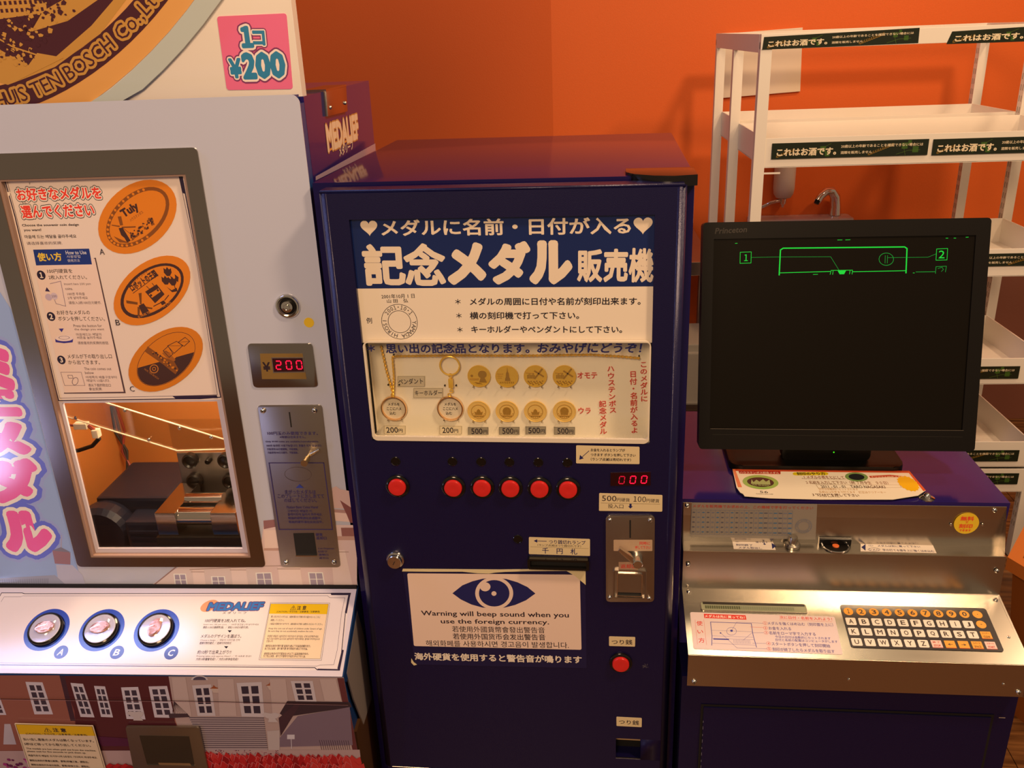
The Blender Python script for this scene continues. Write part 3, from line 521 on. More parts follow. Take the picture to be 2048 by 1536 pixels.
# sign board on top
SG = obj('sign_board', prism(bmesh.new(), FS, rr(-WDT, 1.395, -.0043, 1.95, .01), -.02, 0, .0015), SIGNW, L, True)
def ov(c, a, b, dg, n=72, a0=0, a1=360):
    s_, c_ = math.sin(math.radians(dg)), math.cos(math.radians(dg)); return [(c[0]+a*math.cos(t)*c_-b*math.sin(t)*s_, c[1]+a*math.cos(t)*s_+b*math.sin(t)*c_) for t in [math.radians(a0+(a1-a0)*i/n) for i in range(n)]]
SCN = (-.329, 1.681)
def clipb(q, lo=1.4055, left=-WDT+.002): return [(max(min(u, -.006), left), max(v, lo)) for u, v in q]
md = obj('oval_medal_sign', prism(bmesh.new(), FS, clipb(ov(SCN, .43, .25, 40)), 0, .001), mat('copper_print', (.72, .36, .10), .35), SG)
rg = bmesh.new(); ring(rg, FS, clipb(ov(SCN, .462, .277, 40)), clipb(ov(SCN, .44, .252, 40)), 0, .006); rgo = obj('oval_ring', rg, FRAMEG, SG, True)
P = Print(FS, .0012); BR = '#4a2430'; TN = '#c49248'
P.band(clipb(ov(SCN, .362, .226, 40, 96)), clipb(ov(SCN, .3165, .195, 40, 96)), BR)
rnd = random.Random(3)
P.poly(clipb([(-.60, 1.50), (-.40, 1.432), (-.33, 1.452), (-.26, 1.49), (-.20, 1.545), (-.16, 1.62), (-.60, 1.75)]), TN)
P.poly([(-.60, 1.53), (-.44, 1.50), (-.36, 1.452), (-.33, 1.462), (-.27, 1.50), (-.215, 1.545), (-.2, 1.62), (-.60, 1.72)], BR)
P.poly([(-.352, 1.496), (-.30, 1.507), (-.255, 1.53), (-.23, 1.56), (-.27, 1.545), (-.33, 1.52)], TN)
P.poly([(-.48, 1.505), (-.325, 1.518), (-.322, 1.545), (-.48, 1.56)], TN)
for r_ in range(3):
    for k in range(22): P.rect(-.475+k*.0068, 1.520+r_*.009, -.4715+k*.0068, 1.5245+r_*.009, BR)
hb_ = P.h
for k in range(420):
    P.h = hb_+(k % 50)*.000003
    u = rnd.uniform(-.46, -.17); v = 1.455+(u+.37)*.78*(1 if u > -.37 else -.25)+rnd.uniform(0, .055); s = rnd.uniform(.0012, .0042); a = rnd.uniform(0, 3)
    P.poly([(u+s*rnd.uniform(.5, 1.4)*math.cos(a+t), max(1.407, v+s*rnd.uniform(.5, 1.2)*math.sin(a+t))) for t in (0, 1.2, 2.5, 3.9, 5.1)], BR if k % 2 else TN)
P.poly([(-.385, 1.437), (-.315, 1.463), (-.35, 1.47)], TN); P.line([(-.41, 1.497), (-.38, 1.478), (-.352, 1.468)], .002, TN); P.line([(-.41, 1.492), (-.38, 1.473), (-.355, 1.464)], .001, BR)
def oval_text(t, a, b, t0, t1, size, col, bo):
    n = len(t); c_, s_ = math.cos(math.radians(40)), math.sin(math.radians(40)); ws = []
    for ch in t:
        g_ = [z[0] for z in glyphs(ch, 0)[0]] if ch != ' ' else [0, .22]; ws.append(max(g_)-min(g_)+.16)
    for i, ch in enumerate(t):
        if ch == ' ': continue
        th = math.radians(t0+(t1-t0)*(sum(ws[:i])+ws[i]/2)/sum(ws)); x, y = a*math.cos(th), b*math.sin(th); tx, ty = -a*math.sin(th), b*math.cos(th)
        p = Vector((SCN[0]+x*c_-y*s_, SCN[1]+x*s_+y*c_)); d = Vector((tx*c_-ty*s_, tx*s_+ty*c_)).normalized(); n_ = Vector((-d.y, d.x))
        if p.y < 1.413: continue
        V, Fc = glyphs(ch, bo); R, _ = glyphs(ch, 0); xm = (min(z[0] for z in R)+max(z[0] for z in R))/2
        P.add([(lambda w_: (w_.x, max(w_.y, 1.4056)))(p+d*(x2-xm)*size+n_*(y2-.36)*size) for x2, y2 in V], Fc, col)
for col, bo in ((TN, .13), (BR, .0)): oval_text('ORIGINAL HUIS TEN BOSCH Co.,Ltd. All rights', .339, .2095, 202, 296, .0262, col, bo)
P.build('sign_print', SG, INKG)
screw(FS, (-.2008,1.4418), .0062, SG)
pk = plate('price_sticker', FS, [(-.1029,1.5048),(-.0121,1.5051),(-.0157,1.4137),(-.1041,1.4154)], .0006, mat('pink_sticker', (.80, .15, .32), .35), SG, .004); P = Print(FS, .0008)
BT = '#1d7fae'
P.text('1', (-.0675,1.479), None, .023, BT, .06, out=((.20, '#7a2a66'), (.14, '#f0e2da'))); P.text('コ', (-.0592,1.4775), (-.0448,1.477), .016, BT, .05, out=((.18, '#7a2a66'), (.12, '#f0e2da')))
P.text('¥', (-.0952,1.4418), (-.0811,1.4419), .022, BT, .05, out=((.17, '#7a2a66'), (.11, '#f0e2da')))
for ch, a, b2 in (('2', (-.0774,1.4442), (-.0621,1.444)), ('0', (-.0594,1.4442), (-.0429,1.4439)), ('0', (-.0402,1.4442), (-.0236,1.4439))): P.text(ch, a, b2, .0290, BT, .055, out=((.17, '#7a2a66'), (.12, '#f0e2da')))
P.build('lettering', pk)
# door: pale silver front with window opening
bm = bmesh.new()
def lslab(u0, v0, u1, v1): prism(bm, FL, [(u0, v0), (u1, v0), (u1, v1), (u0, v1)], -.0016, 0)
dz0 = .665; lslab(-WDT, wz1-.006, -.012, 1.4085); prism(bm, FL, [(-.012, wz1-.006), (-.0002, wz1-.006), (-.0002, 1.3965)]+[(-.012+.012*math.cos(math.radians(a)), 1.3965+.012*math.sin(math.radians(a))) for a in range(10, 91, 10)], -.0016, 0)
lslab(-WDT, dz0, wc0+.006, wz1-.006); lslab(wc1-.006, dz0, -.0002, wz1-.006); lslab(wc0+.006, dz0, wc1-.006, wz0+.006); bmesh.ops.remove_doubles(bm, verts=bm.verts, dist=1e-5)
ld = obj('front_door', bm, DOORW, L)
bm = bmesh.new()
for lo, hi in (((-.012, .0017, .66), (-.0002, .0195, 1.397)), ((-WDT, .0017, 1.380), (-.006, .0195, 1.4075)), ((-WDT, .0017, .66), (-.012, .0195, .695)), ((-WDT, .0017, .695), (-.456, .0195, 1.380))): box(bm, lo, hi)
obj('door_edge', bm, BLUE, L)
# pictures printed on the door
P = Print(FL, .0002)
DP = '#ec5a96'; P.poly([(-WDT+.002, .668), (-.455, .668), (-.455, 1.13), (-.50, 1.25), (-WDT+.002, 1.33)], '#8c9ee6')
out = ((.34, '#8f98f2'), (.27, '#6068ea'), (.17, '#e3e8fb'))
for lay in range(4):
    for ch, a, b2, hh in (('ミ', (-.518,1.0426), (-.4813,1.0421), .060), ('ニ', (-.5395,.9861), (-.485,.9855), .034), ('メ', (-.5616,.9252), (-.4878,.9245), .050), ('ダ', (-.5645,.8548), (-.4861,.8544), .066), ('ル', (-.5579,.7643), (-.49,.7642), .062)):
        ly = (list(out)+[(.09, DP)])[lay]; P.text(ch, a, b2, hh, ly[1], ly[0])
# palace photograph, upper part
P.poly([(-.4893,.7292),(-.4735,.7329),(-.4604,.7245),(-.4654,.703),(-.4909,.7048)], '#8f6a70').poly([(-.4897,.7029),(-.4623,.702),(-.4498,.6831),(-.4486,.662),(-.4943,.6619)], '#aaa6b4').poly([(-.4749,.7338),(-.4685,.7578),(-.4672,.7578),(-.4724,.7338)], '#9a97a8').poly([(-.4901,.7292),(-.4736,.7357),(-.4586,.7255)], '#77727f')
P.poly([(-.6169,.6749),(-.4961,.683),(-.4799,.6619),(-.6205,.6614)], '#8f90a0')
for k in range(34): P.line([((-.6157,.673)[0]+k*.0031, (-.5946,.6624)[1]), ((-.6157,.673)[0]+k*.0031+.004, (-.5918,.6731)[1]+k*.0001)], .0009, '#6f7286')
P.poly([(-.1375,.7737),(-.099,.7772),(.0102,.7752),(-.0014,.6638),(-.1756,.6631),(-.1507,.7211)], '#cdb0a5')
P.poly([(-.3412,.6625),(-.2936,.6948),(-.266,.7117),(-.151,.7193),(-.1592,.6632)], '#cbb4a8'); P.line([(-.337,.6625),(-.2913,.6986)], .002, '#8f6f68')
P.poly([(-.1361,.7835),(-.1112,.7861),(-.1129,.7737),(-.1375,.7683)], '#8a5f5c').poly([(-.0252,.8017),(.0135,.7999),(.0114,.7797),(-.025,.7833)], '#d4b3a2').poly([(-.0258,.8035),(.0143,.8007),(.0137,.7946),(-.0264,.7982)], '#a47d72').poly([(-.0217,.8398),(-.0151,.8432),(-.0095,.8381),(.0146,.8328),(.0138,.8034),(-.0225,.8052)], '#c09e92').poly([(-.0116,.8191),(-.0036,.7929),(-.0003,.7797),(.0121,.7788),(.0141,.7981)], '#7a4844')
P.poly([(-.1378,.7665),(-.1123,.7665),(-.1166,.7349),(-.1408,.7339)], '#d8bba9').poly([(-.1424,.7339),(-.1128,.734),(-.1134,.7294),(-.1431,.7294)], '#b48d7c').poly([(-.0281,.7556),(.0097,.7556),(.009,.7484),(-.0274,.7485)], '#b48d7c')
for k in range(5): P.poly([(u+.012*0, v) for u, v in [((-.1143,.7165)[0]+k*.0002, 0)]]*3, '#cbb4a8') if 0 else None
for x0, x1 in ((348, 374), (420, 448), (510, 545), (620, 650)):
    pass
for q in ([(-.2977,.6864),(-.277,.6864),(-.278,.6627),(-.2995,.6626)], [(-.2367,.6818),(-.2137,.6819),(-.2143,.663),(-.2382,.6629)], [(-.1628,.6886),(-.1366,.6896),(-.1371,.6633),(-.1641,.6631)], [(-.0775,.6898),(-.0533,.6898),(-.0523,.6636),(-.0775,.6635)]):
    P.poly(q, '#e8d8cc'); P.poly(shrink(q, .002), '#9a8a93'); m1 = mid(q); P.rect(m1[0]-.0008, bb(q)[1], m1[0]+.0008, bb(q)[3], '#e8d8cc'); P.rect(bb(q)[0]+.002, m1[1]-.0006, bb(q)[2]-.002, m1[1]+.0006, '#e8d8cc')
for q in ([(-.2652,.693),(-.2463,.6931),(-.2481,.6628),(-.268,.6627)], [(-.2015,.6969),(-.177,.697),(-.1781,.6631),(-.2036,.663)], [(-.1248,.699),(-.0892,.699),(-.0889,.6634),(-.1264,.6633)], [(-.0358,.7303),(-.0135,.7304),(-.0078,.6638),(-.0386,.6636)]): P.poly(q, '#d9bfb0'); P.rect(bb(q)[0], bb(q)[3]-.004, bb(q)[2], bb(q)[3]-.0025, '#a98d80')
for q in ([(-.0154,.7708),(.0113,.7708),(.0097,.7556),(-.0155,.7556)],): P.poly(q, '#8a5a52')
P.line([(-.2691,.694),(-.1537,.7008),(-.1212,.7017),(-.0891,.7)], .0016, '#a98d80')
P.build('picture_print', ld, INKG, (1.25, 1.4, 1.7))
# window frame
fo = [(-.4189,1.3464),(-.146,1.3457),(-.1464,.7008),(-.4493,.7002)]
bm = bmesh.new(); fi = (wc0+.0245, wz0+.0170, wc1-.0215, wz1-.034); ring(bm, FL, rr(wc0-.001, wz0, wc1, wz1, .007), rr(*fi, .001), -.001, .0022); o = obj('window_frame', bm, MIRROR, L, True); o['label'] = 'polished steel window frame'
bm = bmesh.new(); ring(bm, FL, rr(*fi, .001), rr(fi[0]+.004, fi[1]+.003, fi[2]-.004, fi[3]-.003, .001), -.016, .0005); obj('window_seal', bm, mat('tan_seal', (.34, .22, .18), .5), L)
wp = [(-.4233,1.3217),(-.1723,1.3198),(-.1723,.9856),(-.427,.9839)]; pu0, pv0, pu1, pv1 = fi[0]+.004, (-.2978,.9839)[1], fi[2]-.004, fi[3]-.003
lc = [(-.4184,.981),(-.1794,.9796),(-.1806,.7291),(-.419,.7279)]; lu0, lv0, lu1, lv1 = bb(lc); lu1 = (-.1806,.7344)[0]; lu0 = (-.4182,.978)[0]
bm = bmesh.new(); ring(bm, FLW, [(pu0, fi[1]+.003), (pu1, fi[1]+.003), (pu1, pv0), (pu0, pv0)], [(lu0, lv0), (lu1, lv0), (lu1, lv1), (lu0, lv1)], -.004, 0); obj('window_panel', bm, mat('lilac_panel', (.62, .58, .72), .25), L)
po = plate('instruction_poster', FLW, [(pu0, pv0), (pu1, pv0), (pu1, pv1), (pu0, pv1)], .0006, mat('poster_paper', (.86, .74, .70), .35), L)
P = Print(FLW, .0007); PB = '#3c2e5e'
def frame(q, wd, col): P.line(q, wd, col, True)
P.line([(-.4228,1.3183),(-.3923,1.3185),(-.2144,1.3164),(-.2106,1.3182),(-.1747,1.3182),(-.1727,1.1943),(-.174,1.0031),(-.1735,.988),(-.2057,.986),(-.2476,.9861),(-.4227,.9854)], .0016, '#332a48'); P.line([(-.4228,1.3183),(-.4206,1.2632),(-.4217,1.1266),(-.423,1.004),(-.4227,.9854)], .0016, '#332a48')
P.line([(-.4196,1.3142),(-.3948,1.3142),(-.3915,1.3161),(-.2113,1.3143),(-.2089,1.3123),(-.1791,1.3127),(-.1745,1.2084),(-.1779,1.0071),(-.1781,.992),(-.2506,.9906),(-.4202,.9894)], .0006, PB); P.line([(-.4196,1.3142),(-.4186,1.2597),(-.4203,1.0056),(-.4202,.9894)], .0006, PB)
P.poly([(-.2106,1.3182),(-.1747,1.3182),(-.1741,1.3139),(-.2073,1.3139)], '#332a48').poly([(-.1799,1.316),(-.1749,1.3172),(-.1736,1.2853),(-.1776,1.2868)], '#332a48').poly([(-.2467,.9905),(-.2422,.9864),(-.1783,.9865),(-.179,.9913)], '#332a48')
P.poly([(-.4232,1.2948),(-.4182,1.2947),(-.426,1.284)], '#f8e8e0')
TR = '#f2453a'; to = ((.17, '#2a2233'), (.12, '#f6ece8'))
P.text('お好きなメダルを', (-.4106,1.2911), (-.2916,1.2905), .0165, TR, .03, out=to); P.text('選んでください', (-.4095,1.2671), (-.3066,1.2672), .0165, TR, .03, out=to)
P.text('す', (-.3899,1.3054), (-.3871,1.3053), .003, K1); P.text('えら', (-.4062,1.2801), (-.3998,1.2799), .003, K1)
P.text('Choose the souvenir coin design', (-.4135,1.2485), (-.3324,1.2475), .0042, K1, .02); P.text('you want!', (-.4126,1.2418), (-.3877,1.2416), .0042, K1, .02)
P.text('마음에 드는 메달을 골라주세요', (-.4138,1.2328), (-.3395,1.232), .0048, K1, .01); P.text('请选择喜欢的奖牌.', (-.4132,1.2236), (-.3618,1.223), .0045, '#6a5a66')
P.poly([(-.3182,1.2011),(-.3168,.9962),(-.4123,.9966),(-.41,.9998),(-.3206,1.0003),(-.3212,1.2005)], '#5a4650'); P.poly([(-.411,1.191),(-.3199,1.1997),(-.3194,.9986),(-.4104,.9982)], '#f4dcd6')
P.poly([(-.4061,1.2145),(-.325,1.2141),(-.3257,1.1916),(-.4072,1.192)], '#223a8c'); P.text('使い方', (-.402,1.2038), (-.3677,1.2037), .0115, '#ffd24a', .03); P.text('How to Use', (-.3599,1.2092), (-.3302,1.2089), .0052, '#e8e8f4', .01); P.text('사용방법', (-.3598,1.2035), (-.3402,1.2033), .0042, '#d0d0e4'); P.text('使用方法', (-.36,1.1978), (-.3422,1.1977), .0042, '#d0d0e4')
for n, c in (('1', (-.4032,1.1778)), ('2', (-.4033,1.1167)), ('3', (-.4034,1.0501))):
    P.ell(c[0], c[1], .0062, .0068, '#2d2440'); P.text(n, c, None, .0076, '#f4e4e0', .03)
for t, a, b2, hh in (('100円硬貨を', (-.393,1.1834), (-.3565,1.183), .0062), ('2枚入れてください。', (-.393,1.1745), (-.3374,1.1735), .0062), ('お好きなメダルの', (-.3935,1.1224), (-.3444,1.1218), .0064), ('ボタンを押してください。', (-.3934,1.1133), (-.3243,1.1118), .0066), ('メダルが下の取り出し口', (-.3929,1.0554), (-.326,1.0546), .0068), ('から出てきます。', (-.3938,1.0464), (-.3461,1.0455), .0068)): P.text(t, a, b2, hh, K1, .005)
for t, a, b2, hh in (('Insert two 100 yen', (-.3727,1.1638), (-.3338,1.1633), .0040), ('coins.', (-.3726,1.1575), (-.3616,1.1572), .0040), ('100엔 주화를', (-.3712,1.1496), (-.3457,1.1492), .0042), ('2개 넣어주세요', (-.3721,1.1438), (-.3426,1.1434), .0042), ('请投入2枚100日元硬币.', (-.3723,1.1367), (-.3243,1.1359), .0045),
    ('Press the button for', (-.373,1.1022), (-.331,1.1016), .0042), ('the design you want', (-.3729,1.0964), (-.3285,1.0958), .0042), ('마음에드는 메달의', (-.372,1.0889), (-.3345,1.0885), .0042), ('버튼을 눌러주세요', (-.3716,1.084), (-.3349,1.0835), .0042), ('请按喜欢的奖牌的按钮.', (-.3727,1.076), (-.3261,1.0753), .0046),
    ('The coin comes out', (-.3718,1.0359), (-.3308,1.0353), .0042), ('below', (-.3721,1.0296), (-.3587,1.0294), .0042), ('아래쪽의 배출구로부터', (-.3725,1.0225), (-.3253,1.0218), .0044), ('메달이 나옵니다.', (-.3722,1.0171), (-.337,1.0166), .0044), ('请从下面的取出口', (-.3715,1.0099), (-.337,1.0094), .0048), ('拿出奖牌.', (-.3716,1.0037), (-.3514,1.0035), .0048)): P.text(t, a, b2, hh, '#5c4c5c')
P.poly([(-.403,1.1544),(-.3993,1.1602),(-.3958,1.1535)], PB).line([(-.393,1.1652),(-.3767,1.1685),(-.3779,1.1317),(-.3911,1.1357),(-.3931,1.1461)], .0007, '#8a7a9a').ell(*(-.3999,1.1455), .005, .005, '#c8b8d8').ell(*(-.3914,1.1468), .005, .0052, '#d8c8e0').text('100', (-.3951,1.1469), (-.3877,1.1467), .0035, PB)
P.poly([(-.3962,1.0982),(-.3886,1.0984),(-.3929,1.0928)], '#4038a0').poly([(-.4049,1.0838),(-.3778,1.0834),(-.3799,1.0772),(-.3931,1.0759),(-.4056,1.0777)], '#4038a0').poly([(-.3778,1.0834),(-.3778,1.0842),(-.3782,1.0849),(-.3791,1.0857),(-.3803,1.0863),(-.3818,1.0869),(-.3836,1.0874),(-.3857,1.0878),(-.3879,1.088),(-.3902,1.0882),(-.3926,1.0881),(-.3949,1.088),(-.3972,1.0877),(-.3992,1.0872),(-.401,1.0867),(-.4025,1.0861),(-.4037,1.0854),(-.4045,1.0846),(-.4049,1.0838),(-.4048,1.083),(-.4044,1.0822),(-.4036,1.0815),(-.4024,1.0808),(-.4008,1.0802),(-.399,1.0797),(-.397,1.0793),(-.3947,1.0791),(-.3924,1.079),(-.39,1.079),(-.3877,1.0792),(-.3855,1.0795),(-.3834,1.0799),(-.3816,1.0805),(-.3801,1.0811),(-.379,1.0818),(-.3782,1.0826)], '#f4e0e4').band([(-.3829,1.0842),(-.3829,1.0847),(-.3832,1.0851),(-.3837,1.0855),(-.3844,1.0859),(-.3854,1.0862),(-.3865,1.0865),(-.3877,1.0867),(-.3891,1.0869),(-.3905,1.0869),(-.392,1.0869),(-.3934,1.0868),(-.3947,1.0867),(-.396,1.0864),(-.3971,1.0861),(-.398,1.0858),(-.3987,1.0854),(-.3992,1.0849),(-.3994,1.0845),(-.3994,1.084),(-.3991,1.0836),(-.3986,1.0832),(-.3979,1.0828),(-.3969,1.0824),(-.3958,1.0822),(-.3945,1.082),(-.3932,1.0818),(-.3917,1.0817),(-.3903,1.0818),(-.3889,1.0819),(-.3875,1.082),(-.3863,1.0823),(-.3852,1.0826),(-.3843,1.0829),(-.3836,1.0833),(-.3831,1.0838)], [(-.3836,1.0842),(-.3836,1.0846),(-.3839,1.085),(-.3844,1.0853),(-.385,1.0857),(-.3859,1.086),(-.3869,1.0862),(-.3881,1.0864),(-.3893,1.0865),(-.3906,1.0866),(-.3919,1.0865),(-.3932,1.0865),(-.3944,1.0863),(-.3956,1.0861),(-.3966,1.0859),(-.3974,1.0856),(-.398,1.0852),(-.3985,1.0849),(-.3987,1.0845),(-.3986,1.0841),(-.3984,1.0837),(-.3979,1.0833),(-.3972,1.083),(-.3964,1.0827),(-.3953,1.0825),(-.3942,1.0823),(-.3929,1.0822),(-.3916,1.0821),(-.3903,1.0821),(-.389,1.0822),(-.3878,1.0824),(-.3867,1.0826),(-.3857,1.0828),(-.3849,1.0831),(-.3842,1.0835),(-.3838,1.0838)], PB)
P.line([(-.4089,1.0309),(-.3776,1.0305),(-.3766,1.0094),(-.4077,1.0098)], .0006, '#8a7a8a', True).band([(-.3861,1.0147),(-.3855,1.0157),(-.3851,1.0168),(-.3849,1.0179),(-.3848,1.0189),(-.3848,1.0198),(-.3851,1.0207),(-.3854,1.0214),(-.3859,1.0219),(-.3866,1.0223),(-.3873,1.0225),(-.3881,1.0225),(-.389,1.0223),(-.3899,1.022),(-.3908,1.0215),(-.3917,1.0208),(-.3925,1.02),(-.3933,1.0191),(-.394,1.018),(-.3945,1.017),(-.3949,1.0159),(-.3952,1.0149),(-.3953,1.0138),(-.3952,1.0129),(-.395,1.0121),(-.3946,1.0113),(-.3941,1.0108),(-.3935,1.0104),(-.3927,1.0102),(-.3919,1.0102),(-.391,1.0104),(-.3901,1.0107),(-.3892,1.0112),(-.3883,1.0119),(-.3875,1.0127),(-.3867,1.0137)], [(-.3866,1.0149),(-.3861,1.0158),(-.3857,1.0168),(-.3855,1.0178),(-.3854,1.0187),(-.3854,1.0195),(-.3856,1.0203),(-.3859,1.0209),(-.3864,1.0214),(-.3869,1.0217),(-.3875,1.0219),(-.3883,1.0219),(-.389,1.0217),(-.3898,1.0214),(-.3906,1.0209),(-.3914,1.0203),(-.3922,1.0196),(-.3928,1.0187),(-.3934,1.0178),(-.3939,1.0169),(-.3943,1.0159),(-.3945,1.015),(-.3946,1.014),(-.3946,1.0132),(-.3944,1.0125),(-.3941,1.0118),(-.3937,1.0113),(-.3931,1.011),(-.3925,1.0108),(-.3918,1.0108),(-.391,1.011),(-.3902,1.0113),(-.3894,1.0118),(-.3886,1.0124),(-.3879,1.0132),(-.3872,1.014)], PB).line([(-.3993,1.026),(-.3924,1.0259),(-.392,1.0212),(-.3989,1.0213)], .0005, PB, True)
OR = '#e5882a'; BN = '#4a3030'
P.poly([(-.1927,1.2932),(-.1974,1.2984),(-.2035,1.3023),(-.2109,1.3048),(-.2194,1.3059),(-.2287,1.3055),(-.2386,1.3036),(-.2487,1.3003),(-.2589,1.2957),(-.2687,1.2899),(-.2779,1.283),(-.2862,1.2753),(-.2934,1.267),(-.2992,1.2584),(-.3035,1.2496),(-.306,1.241),(-.3067,1.2328),(-.3056,1.2253),(-.3027,1.2187),(-.2981,1.2133),(-.2919,1.2092),(-.2842,1.2066),(-.2754,1.2055),(-.2658,1.2059),(-.2556,1.208),(-.2451,1.2115),(-.2348,1.2164),(-.2248,1.2225),(-.2156,1.2297),(-.2074,1.2376),(-.2004,1.246),(-.1949,1.2547),(-.191,1.2634),(-.1888,1.2718),(-.1884,1.2798),(-.1897,1.287)], OR).band([(-.2016,1.2884),(-.2053,1.2921),(-.2102,1.2946),(-.2162,1.296),(-.2231,1.2962),(-.2308,1.2952),(-.2389,1.293),(-.2472,1.2897),(-.2556,1.2854),(-.2637,1.2801),(-.2714,1.2741),(-.2783,1.2676),(-.2843,1.2606),(-.2891,1.2535),(-.2927,1.2464),(-.2949,1.2396),(-.2957,1.2333),(-.2949,1.2276),(-.2926,1.2228),(-.2889,1.219),(-.2839,1.2163),(-.2777,1.2149),(-.2706,1.2147),(-.2627,1.2158),(-.2544,1.2182),(-.2459,1.2217),(-.2374,1.2262),(-.2292,1.2316),(-.2215,1.2378),(-.2147,1.2444),(-.2089,1.2514),(-.2042,1.2585),(-.2009,1.2655),(-.1989,1.2722),(-.1984,1.2783),(-.1993,1.2838)], [(-.2058,1.2854),(-.209,1.2884),(-.2132,1.2904),(-.2185,1.2914),(-.2246,1.2914),(-.2313,1.2902),(-.2385,1.2881),(-.246,1.285),(-.2536,1.281),(-.2609,1.2762),(-.2678,1.2708),(-.2742,1.2649),(-.2797,1.2587),(-.2842,1.2524),(-.2876,1.2462),(-.2897,1.2403),(-.2906,1.2348),(-.29,1.23),(-.2882,1.226),(-.285,1.2228),(-.2807,1.2207),(-.2753,1.2197),(-.2691,1.2198),(-.2621,1.221),(-.2547,1.2233),(-.2471,1.2266),(-.2394,1.2307),(-.232,1.2357),(-.2251,1.2412),(-.2189,1.2471),(-.2135,1.2533),(-.2092,1.2596),(-.206,1.2657),(-.204,1.2715),(-.2033,1.2768),(-.2039,1.2815)], '#8a5228')
for k, pt in enumerate([(-.2037,1.2869),(-.2072,1.2902),(-.2117,1.2926),(-.2174,1.2938),(-.2239,1.2938),(-.2311,1.2928),(-.2387,1.2906),(-.2467,1.2874),(-.2546,1.2832),(-.2624,1.2782),(-.2696,1.2725),(-.2763,1.2663),(-.282,1.2597),(-.2867,1.253),(-.2902,1.2464),(-.2924,1.24),(-.2931,1.2341),(-.2925,1.2288),(-.2904,1.2244),(-.287,1.2209),(-.2823,1.2185),(-.2765,1.2173),(-.2698,1.2172),(-.2624,1.2184),(-.2545,1.2207),(-.2464,1.224),(-.2383,1.2284),(-.2305,1.2336),(-.2233,1.2394),(-.2167,1.2457),(-.2111,1.2523),(-.2066,1.259),(-.2034,1.2656),(-.2014,1.2718),(-.2008,1.2776),(-.2016,1.2826)]):
    if 4 < k < 27: P.ell(pt[0], pt[1], .0019, .0019, OR, 8)
P.poly([(-.2064,1.285),(-.2095,1.2879),(-.2137,1.2899),(-.2189,1.2909),(-.2249,1.2909),(-.2316,1.2898),(-.2387,1.2877),(-.2461,1.2846),(-.2535,1.2806),(-.2607,1.2759),(-.2675,1.2706),(-.2738,1.2648),(-.2792,1.2587),(-.2836,1.2525),(-.287,1.2464),(-.2891,1.2406),(-.2899,1.2352),(-.2894,1.2304),(-.2876,1.2264),(-.2845,1.2233),(-.2802,1.2213),(-.2749,1.2202),(-.2687,1.2203),(-.2619,1.2215),(-.2546,1.2237),(-.247,1.227),(-.2395,1.2311),(-.2322,1.2359),(-.2254,1.2414),(-.2193,1.2472),(-.214,1.2533),(-.2097,1.2595),(-.2065,1.2655),(-.2046,1.2713),(-.2039,1.2765),(-.2046,1.2811)], OR)
P.text('Tuly', (-.2671,1.2593), (-.2436,1.271), .013, BN, .05); P.text('ハウステンボス', (-.2581,1.2515), (-.238,1.2633), .0042, BN)
P.poly([(-.2746,1.2574),(-.2695,1.258),(-.2692,1.2456),(-.2736,1.245)], '#8a5228').poly([(-.2854,1.2467),(-.2743,1.245),(-.2748,1.2429),(-.2857,1.2453)], '#8a5228').poly([(-.2718,1.2436),(-.2518,1.2438),(-.2522,1.2417),(-.2722,1.2415)], '#8a5228').poly([(-.2765,1.2416),(-.2707,1.2421),(-.263,1.2238),(-.2685,1.2212),(-.2708,1.2275),(-.2749,1.2318)], BN).poly([(-.2707,1.2421),(-.2557,1.2279),(-.2601,1.2238)], OR).line([(-.2707,1.2421),(-.2557,1.2279),(-.2616,1.2238)], .0006, BN)
rnd = random.Random(5)
for k in range(46):
    c = (0, 0); t = rnd.random(); a = ((-.2611,1.2329), (-.2257,1.2541)); u = a[0][0]+(a[1][0]-a[0][0])*t; v = a[0][1]+(a[1][1]-a[0][1])*t-rnd.uniform(-.002, .008); s = rnd.uniform(.0008, .0022)
    P.poly([(u-s, v-s), (u+s, v-s*.6), (u+s*.6, v+s), (u-s*.7, v+s*.8)], BN if k % 3 else '#8a5228')
for k in range(8): P.poly([(x+.0005*k, y) for x, y in [(-.2859,1.2307),(-.2742,1.2248),(-.2637,1.2204),(-.2791,1.2221)]], '#8a5228') if k == 0 else None
P.text('A', (-.3106,1.2095), (-.3038,1.2093), .0082, K1)
